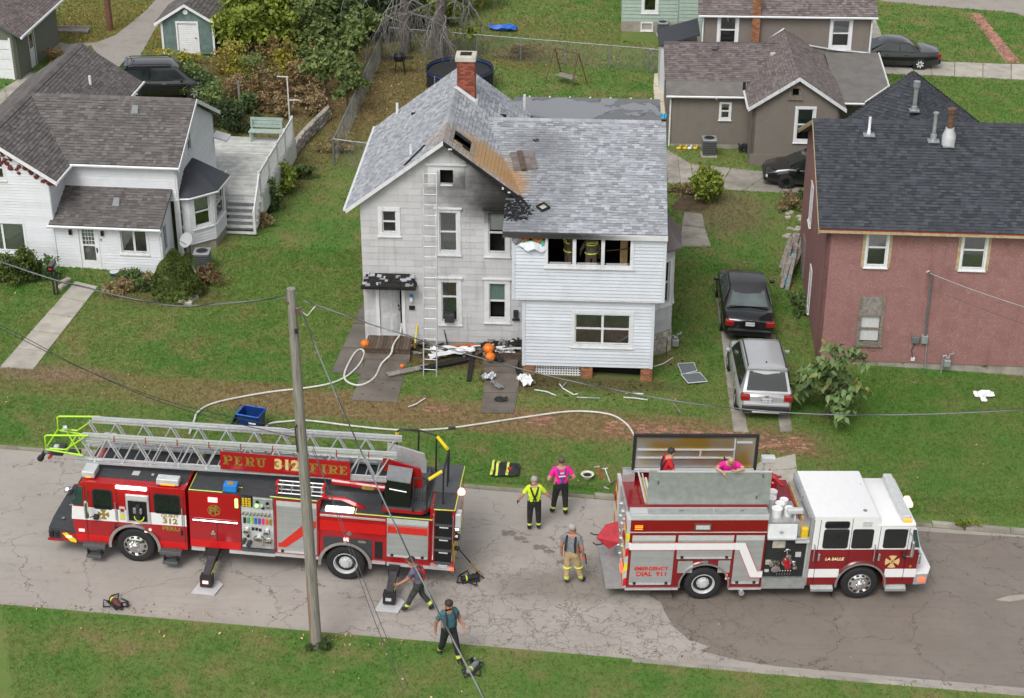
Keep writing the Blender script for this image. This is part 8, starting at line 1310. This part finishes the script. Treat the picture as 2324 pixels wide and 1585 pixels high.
def tree(name,label,cat,base,crowns,m,size,n,trunk=.1,bark='bark',k=26,group=None,lean=(0,0),limbs=6,up=.35):
 """crowns: (dx,dy,dz,rx,ry,rz); trunk, limbs, leafy crown"""
 o=thing(name,label,cat,Matrix.Translation(base),group);H_=max(c[2] for c in crowns);mb=MB();tp=Vector((lean[0],lean[1],H_*.95))
 mb.path([(0,0,-.2),(lean[0]*.2,lean[1]*.2,H_*.3),(lean[0]*.6,lean[1]*.6,H_*.65),tp],[trunk*1.3,trunk,trunk*.7,trunk*.3],7)
 for c in crowns:
  for j in range(limbs):
   a=random.uniform(0,6.28);e=Vector((c[0]+c[3]*.75*math.cos(a),c[1]+c[4]*.75*math.sin(a),c[2]+c[5]*random.uniform(-.3,.7)));s=tp*random.uniform(.35,.8);mb.path([s,s.lerp(e,.5)+Vector((0,0,.1*H_)),e],[trunk*.45,trunk*.25,trunk*.08],5)
 mb.build('trunk',bark,o,smooth=60);tot=sum(c[3]*c[4]*c[5] for c in crowns);P=np.concatenate([clumps(c[:3],c[3:],max(60,int(n*c[3]*c[4]*c[5]/tot)),k) for c in crowns]);inst('crown',leaf_mesh('crown',m,P,size,up),o);return o
def bush(label,base,r,m,size,n,name='bush',k=18,group=None,cat='bush',bark='bark'):return tree(name,label,cat,base,[(0,0,r[2]*.75,*r)],m,size,n,.03,bark,k,group,limbs=7)
for (px,py,h,r,m,n,lb) in ((568,130,2.5,1.6,'leaf_bright',4600,'bright yellow-green maple right beside the teal shed'),(612,122,2.4,1.7,'leaf_bright',4600,'bright maple in the middle of the thicket'),(660,108,2.3,1.6,'leaf_bright',3800,'yellow-green maple at the right end of the thicket'),(715,135,2.0,1.2,'leaf_sumac',2200,'pale green young tree right of the bright maples'),(520,40,2.6,1.5,'leaf_bright',3000,'green tree half behind the shed roof'),(560,60,2.6,2.2,'leaf_green',3600,'mid-green tree behind the bright maples'),(640,50,2.4,2.2,'leaf_green',3600,'green tree behind the yellow-green maple'),(720,85,2.3,1.9,'leaf_dark',4200,'dark tree right of the young tree'),(720,30,2.3,2.4,'leaf_dark',4200,'dark tree at the top edge above the young tree'),(790,60,2.0,1.9,'leaf_dark',4200,'dark tree left of the first thick trunk'),(850,35,2.2,2.2,'leaf_dark',4200,'dark tree behind the first thick trunk'),(930,20,2.0,2.0,'leaf_dark',3600,'dark tree between the two thick trunks'),(1010,35,1.8,1.6,'leaf_green',2600,'green tree right behind the leaning trunk'),(760,100,1.3,1.6,'leaf_green',2600,'low green tree beside the fence behind the sumacs'),(830,85,1.3,1.7,'leaf_dark',3000,'low dark tree in front of the first thick trunk'),(905,62,1.4,1.8,'leaf_dark',3000,'low dark tree between fence and leaning trunk'),(985,50,1.4,1.7,'leaf_green',2400,'low green tree at the back fence'),(1070,15,1.6,1.5,'leaf_yellow',1200,'yellowing low tree at the top edge')):
 tree('broadleaf_tree',lb,'tree',G(px,py),[(0,0,h,r,r,1.35),(r*.5,-.3,h*.6,r*.75,r*.7,.9),(-r*.55,-.1,h*.55,r*.75,r*.7,.9)],m,.14,n,.08,k=34)
tree('broadleaf_tree','small bright sapling hanging over the leaning trunk','tree',G(1005,112),[(0,-.6,2.2,1.0,.7,.7),(1.4,-.9,1.2,.6,.5,.4)],'leaf_bright',.13,1500,.04)
tree('broadleaf_tree','gold-leaved sapling at the top left of the bare trunks','tree',G(880,60),[(-.5,-.5,2.0,.9,.7,.6)],'leaf_gold',.13,700,.04)
def bare(base,h,r,label,seed,lean):
 rs=random.Random(seed);o=thing('bare_tree',label,'tree',Matrix.Translation(base));t=MB();t.path([(0,0,-.3),(lean*.1,0,h*.3),(lean*.5,-.1,h*.7),(lean,-.2,h)],[r*1.35,r,r*.8,r*.4],10);t.build('trunk','bark_grey',o,smooth=60);w=MB()
 def grow(p,d,l,rad,dep):
  pts=[p];q=p.copy();dd=d.copy()
  for i in range(5):dd=(dd+Vector((rs.uniform(-.35,.35),rs.uniform(-.35,.35),rs.uniform(-.30,.10)-.10*(3-dep)))).normalized();q=q+dd*l/5;q.z=max(q.z,.3);pts.append(q.copy())
  w.path(pts,[rad*(1-.14*i) for i in range(6)],4 if dep else 3,cap=False)
  if dep:
   for i in (1,2,3,4,5):
    if rs.random()<.9:grow(pts[i],(dd+Vector((rs.uniform(-.9,.9),rs.uniform(-.9,.9),rs.uniform(-.6,.3)))).normalized(),l*rs.uniform(.45,.7),rad*.5,dep-1)
 for i in range(7):a=i*.9+rs.uniform(-.3,.3);grow(Vector((lean*.4,-.1,h*rs.uniform(.35,.6))),Vector((math.cos(a),math.sin(a)*.7-.35,.12)),rs.uniform(2.0,3.4),.05,3)
 w.build('branches','twig_grey',o)
bare(G(*q2(470,345)),6.0,.26,'old thick trunk with bare grey twigs left of the leaning trunk',3,.1);bare(G(*q2(690,385)),6.2,.32,'leaning thick trunk with bare grey twigs above the trampoline',8,.55)
SC=[(430,200,.9,'leaf_green'),(462,225,1.0,'leaf_green'),(490,250,.9,'leaf_sumac'),(520,170,1.2,'leaf_gold'),(550,185,1.1,'leaf_yellow'),(585,200,1.1,'leaf_sumac'),(540,225,.9,'leaf_dry'),(575,235,.9,'leaf_rust'),(615,215,1.0,'leaf_dry'),(640,190,1.1,'leaf_yellow'),(655,230,.9,'leaf_rust'),(690,200,1.0,'leaf_dry'),(700,240,.8,'leaf_dry'),(725,175,1.2,'leaf_green'),(600,165,1.2,'leaf_rust'),(670,165,1.2,'leaf_gold'),(560,260,.7,'leaf_green'),(535,280,.7,'leaf_dark'),(500,280,.8,'leaf_dark'),(610,255,.7,'leaf_dry'),(640,265,.7,'leaf_dry'),(720,260,.7,'leaf_dry')]
SL=['green scrub at the nose of the black vehicle','tall green scrub right of the black vehicle','blue-green scrub above the white gable','golden-leaved scrub in front of the bright maples','yellow-leaved scrub below the bright maples','blue-green scrub in the middle of the weeds','dry tan scrub left of the pale stake','rust-brown scrub beside the pale stake','dry tan scrub left of the clothes pole','yellow-leaved scrub below the young tree','rust-brown scrub behind the clothes pole','dry tan scrub between the sumacs and clothes pole','dry tan scrub at the head of the block wall','green scrub under the dark trees','rust-brown scrub under the bright maples','golden-leaved scrub left of the sumacs','low green scrub behind the deck bench','dark green scrub left of the deck bench','dark green scrub behind the white gable','dry tan scrub right behind the deck bench','dry tan scrub at the foot of the clothes pole','low dry scrub along the block wall']
for (px,py,r,m),lb in zip(SC,SL):bush(lb,G(px,py),(r,r*.8,r*.85),m,.075,900,name='scrub',cat='scrub',group='scrub behind the deck')
for px,py,h,lb in ((770,225,2.6,'pale green sumac right of the scrub'),(800,190,3.0,'tall pale green sumac by the fence'),(825,150,3.2,'sumac below the first thick trunk'),(790,260,2.2,'low sumac sprouting at the fence beside the grey roof'),(740,225,2.4,'sumac with red-green leaves at the end of the block wall')):tree('sumac',lb,'tree',G(px,py),[(0,0,h*.7,1.0,.8,h*.30)],'leaf_sumac',.14,900,.04,k=14,up=.9)
ev=thing('cone_shrub','dense cone-shaped evergreen in front of the white house','shrub',Matrix.Translation(G(402,668)));P=[]
for i in range(9000):t=random.random()**.8;a=random.uniform(0,6.28);rr=(.88*(1-t**1.6)+.08)*(1+.10*math.sin(a*3+t*9)+.06*math.sin(t*22));P.append((rr*math.cos(a),rr*math.sin(a),.05+t*1.75))
inst('crown',leaf_mesh('crown','leaf_ever',np.array(P),.05,.3),ev);MB().lathe([(.75,.05),(.8,.35),(.62,.9),(.35,1.4),(.06,1.72)],n=14).build('inner_twigs','leaf_ever',ev);MB().tube((0,0,-.1),(0,0,.4),.08,n=6).build('trunk','bark',ev)
bush('rust-coloured spent shrub right of the evergreen cone',G(470,650),(.55,.45,.5),'leaf_rust',.05,1500);bush('rounded green yew at the left edge below the window',G(22,640),(.85,.6,.7),'leaf_ever',.05,4200,k=40);bush('rounded green yew beside the mailbox',G(62,638),(.62,.5,.7),'leaf_ever',.05,3600,k=40);bush('thin leafy plant behind the mailbox',G(110,632),(.6,.35,.5),'leaf_green',.07,500)
for px,py,m,lb in ((255,668,'leaf_dry','dry grassy plant nearest the front walk'),(290,660,'leaf_dry','dry grassy plant in the middle of the flower bed'),(320,662,'leaf_green','low green plant in the middle of the flower bed'),(340,650,'leaf_dry','dry grassy plant left of the evergreen cone'),(280,640,'leaf_green','low green plant right of the blue bucket'),(310,640,'leaf_green','low green plant under the porch window')):bush(lb,G(px,py),(.45,.35,.3),m,.06,450,name='bed_plant',cat='plant',group='flower bed plants')
bush('leafy bush at the foot of the deck steps',G(618,480),(.6,.6,.8),'leaf_green',.09,1500);bush('bright leafy bush halfway along the deck',G(640,440),(.7,.9,.7),'leaf_bright',.10,1300);bush('sprawling vine bush below the deck railing',G(668,405),(.9,.5,.4),'leaf_green',.10,900);bush('dark green bush behind the deck bench',G(520,300),(1.3,.8,.8),'leaf_dark',.07,3000);bush('pale dry tuft beside the deck steps',G(605,515),(.4,.3,.35),'leaf_dry',.05,500)
bush('bright yellow-green bush on the lawn behind the grey house',G(1603,458),(.75,.6,.9),'leaf_bright',.10,2400,k=30);bush('dry brown weeds left of the yellow-green bush',G(1548,440),(1.1,.5,.3),'leaf_dry',.06,900);bush('dry weeds beside the red house corner',G(1790,470),(.6,.9,.35),'leaf_dry',.06,800);bush('dark green weed patch behind the red house corner',G(1812,462),(.35,.3,.4),'leaf_green',.06,700);bush('low weeds along the red house foundation',G(2070,828),(.7,.3,.25),'leaf_green',.06,700);bush('second clump of weeds at the red house foundation',G(2225,838),(.6,.3,.22),'leaf_green',.06,500);bush('weeds by the lumber pile',G(1815,700),(.6,1.2,.25),'leaf_green',.06,900);bush('brown bush at the corner of the garage',G(*q1(370,420)),(.6,.5,.5),'leaf_rust',.06,900);bush('grass clump round the foot of the utility pole',G(722,1476),(.30,.22,.18),'leaf_green',.07,700,name='grass_clump',cat='grass');bush('weeds along the far kerb beside the pumper',G(2190,1196),(.5,.15,.15),'leaf_bright',.05,400);bush('tall weeds below the shed',G(*q1(1150,420)),(1.6,.5,.4),'leaf_yellow',.07,1000);bush('ornamental weeds by the black vehicle',G(*q1(1290,620)),(.8,.7,.9),'leaf_sumac',.07,1500);bush('dry weeds in the chain-link corner',G(775,345),(1.2,.6,.5),'leaf_dry',.06,1000);bush('weeds under the back fence',G(*q2(1250,390)),(1.6,.5,.5),'leaf_rust',.06,900)
ct=thing('catalpa_tree','small tree with big heart-shaped leaves in front of the red house','tree',Matrix.Translation(G(1877,948)));t=MB();t.path([(0,0,-.2),(.05,0,.7),(.0,0,1.5),(.1,.1,2.4)],[.07,.05,.045,.02],7);lm=[]
hs_=[(0,0),(.10,.16),(.30,.21),(.55,.16),(.8,.07),(1,0)]
for k in range(4):
 b=MB();b.tone=k/3;pts=[(x,y,-.25*x*x) for x,y in hs_]+[(x,-y,-.25*x*x) for x,y in hs_[-2:0:-1]];c=[(x,0,-.25*x*x+.03) for x,_ in hs_]
 b.add(pts+c[1:5],[(0,1,10),(0,10,9),(1,2,11,10),(2,3,12,11),(3,4,13,12),(4,5,13),(9,10,11,8),(8,11,12,7),(7,12,13,6),(6,13,5)]);lm.append(b.mesh('leaf','leaf_big'))
cr=bpy.data.objects.new('crown',None);bpy.data.objects.remove(cr);spots=[]
for q in range(25):
 a=q*2.4;rr=random.uniform(.25,1.4);z=random.uniform(1.0,2.75)-.3*rr;e=Vector((rr*math.cos(a),rr*math.sin(a)*.8,z));t.path([(0,0,max(.7,z-.7)),e*.6+Vector((0,0,z*.36)),e],[.025,.018,.01],5);spots.append(e)
t.build('trunk','bark',ct,smooth=60)
for e in spots:
 for k in range(12):
  a=random.uniform(0,6.28);p=e+Vector((random.gauss(0,.16),random.gauss(0,.16),random.gauss(0,.14)));s=random.uniform(.25,.40);inst('leaf',random.choice(lm),ct,Matrix.Translation(p)@Euler((random.uniform(-.5,.5),random.uniform(.1,.9),a)).to_matrix().to_4x4()@Matrix.Diagonal((s,s*1.25,s,1)))
ml=MB()
for e in spots:
 for k in range(16):
  p=e+Vector((random.gauss(0,.22),random.gauss(0,.22),random.gauss(0,.18)));s=random.uniform(.22,.36);M=Matrix.Translation(p)@Euler((random.uniform(-.6,.6),random.uniform(.1,1.),random.uniform(0,6.28))).to_matrix().to_4x4()@Matrix.Diagonal((s,s*1.25,s,1));ml.tone=random.random();ml.add([M@Vector(q) for q in pts+c[1:5]],[(0,1,10),(0,10,9),(1,2,11,10),(2,3,12,11),(3,4,13,12),(4,5,13),(9,10,11,8),(8,11,12,7),(7,12,13,6),(6,13,5)])
ml.build('more_leaves','leaf_big',ct,kind='stuff')
# turf and fallen leaves
def inside(P,poly):
 poly=np.array([(p[0],p[1]) for p in poly]);r=np.zeros(len(P),bool);n=len(poly)
 for i in range(n):
  (x0,y0),(x1,y1)=poly[i],poly[(i+1)%n];c=((y0>P[:,1])!=(y1>P[:,1]));r^=c&(P[:,0]<(x1-x0)*(P[:,1]-y0)/((y1-y0) if y1!=y0 else 1e-9)+x0)
 return r
def foot(M,x0,x1,y0,y1):return [M@Vector(p) for p in ((x0,y0,0),(x1,y0,0),(x1,y1,0),(x0,y1,0))]
NO=[foot(HG,0,5.8,0,8),foot(HG,5.7,10.3,-1.7,10.9),foot(HG,10,11,.4,2.6),foot(HG,4.2,5.6,-1.7,0),foot(HG,.1,1.75,-1.4,0),foot(HWM,-8.2,-3.85,0,11),foot(HWM,-3.9,.5,0,7.5),foot(HWM,.4,1.7,2,4.6),foot(HWM,.5,2.95,4,11.8),foot(HRM,-1.6,8,0,9.1),foot(HRM,0,6.5,13,17),foot(HSM,-3.6,6.3,2,14),foot(HSM,0,3.9,0,3),foot(HGM,0,7,-1.8,7),foot(HDM,0,2.7,0,3),foot(HAM,-6,0,0,6)]
for o in [x for x in bpy.data.objects if x.name.split('.')[0] in ('slab',)]:
 b=[v.co for v in o.data.vertices][:4];NO.append(b)
for pl,f in (([(310,262),(450,292),(640,282),(760,235),(860,160),(950,85),(1050,-20),(1190,-20),(1110,80),(1020,205),(960,310),(925,380),(1230,660),(860,660),(600,300),(440,392),(330,382)],q1),([(1360,-40),(2420,-40),(2420,150),(2290,90),(2190,72),(1950,55),(1700,35),(1430,6)],q3),([(1995,80),(2035,80),(2290,395),(2200,395)],q3)):NO.append(pxpoly(pl,f,0))
def field(n,y0,y1):
 y=rng.uniform(y0,y1,n);hw_=(y-CAM_Y)*.315+1.5;x=rng.uniform(-1,1,n)*hw_;P=np.stack([x,y],1);k=(y>yfar(x)+.12)|(y<ynear(x)-.10)
 edge=((y>yfar(x)+.02)&(y<yfar(x)+.2))&(x>-1);k&=~edge;k&=~((y<ynear(x)-.0)&(y>ynear(x)-.19)&(x>3.2));P=P[k];m=np.zeros(len(P),bool)
 for q in NO:m|=inside(P,q)
 return P[~m]
P=np.concatenate([field(95000,-24,-9),field(150000,-10,8),field(120000,8,46)]);n=len(P);nb=3;B=np.repeat(P,nb,0)+rng.normal(size=(n*nb,2))*.03;N_=len(B);far_=np.clip((B[:,1]+10)/50,0,1)
a=rng.uniform(0,6.28,N_);w=.009+.016*far_;h=rng.uniform(.03,.075,N_)*(1+.5*far_);ln=rng.uniform(0,.05,N_);la_=rng.uniform(0,6.28,N_);z=-GRADE*B[:,0]
V=np.stack([np.stack([B[:,0]-np.cos(a)*w,B[:,1]-np.sin(a)*w,z-.005],1),np.stack([B[:,0]+np.cos(a)*w,B[:,1]+np.sin(a)*w,z-.005],1),np.stack([B[:,0]+np.cos(la_)*ln,B[:,1]+np.sin(la_)*ln,z+h],1)],1).reshape(-1,3)
def raw_mesh(name,V,k,m,tone):
 n=len(V)//k;me=bpy.data.meshes.new(name);me.vertices.add(len(V));me.vertices.foreach_set('co',V.ravel().astype('f4'));me.loops.add(len(V));me.loops.foreach_set('vertex_index',np.arange(len(V),dtype='i4'));me.polygons.add(n);me.polygons.foreach_set('loop_start',np.arange(n,dtype='i4')*k);me.materials.append(MAT(m));t=me.attributes.new('tone','FLOAT','FACE');t.data.foreach_set('value',tone.astype('f4'));me.update();me.validate();return me
inst('grass',raw_mesh('grass',V,3,'blade',rng.uniform(0,1,N_)),None,label='green and yellowing turf of the lawns and verges',kind='stuff')
Q=[field(420,-24,46)]
for cx,cy,sx,sy,k in ((-6,28,2.5,4,1400),(-21,36,3,3,900),(-12,28,4,4,900),(0,35,6,3,900),(-16,-3,3,2,150),(-13,-16.15,3,.12,200),(0,-17.3,6,.12,140),(-3,-18.8,8,2,60),(19,36,4,4,200)):
 R_=np.stack([rng.normal(cx,sx,k),rng.normal(cy,sy,k)],1);m=np.zeros(k,bool)
 for q in NO:m|=inside(R_,q)
 Q.append(R_[~m])
Q=np.concatenate(Q);rd_=(Q[:,1]<yfar(Q[:,0]))&(Q[:,1]>ynear(Q[:,0]));Q3=np.column_stack([Q,-GRADE*Q[:,0]+np.where(rd_,-.10,.045)]);inst('fallen_leaves',leaf_mesh('fallen_leaves','leaf_litter',Q3,.042,2.5),None,label='dry yellow and tan leaves scattered over grass and road edge',kind='stuff')
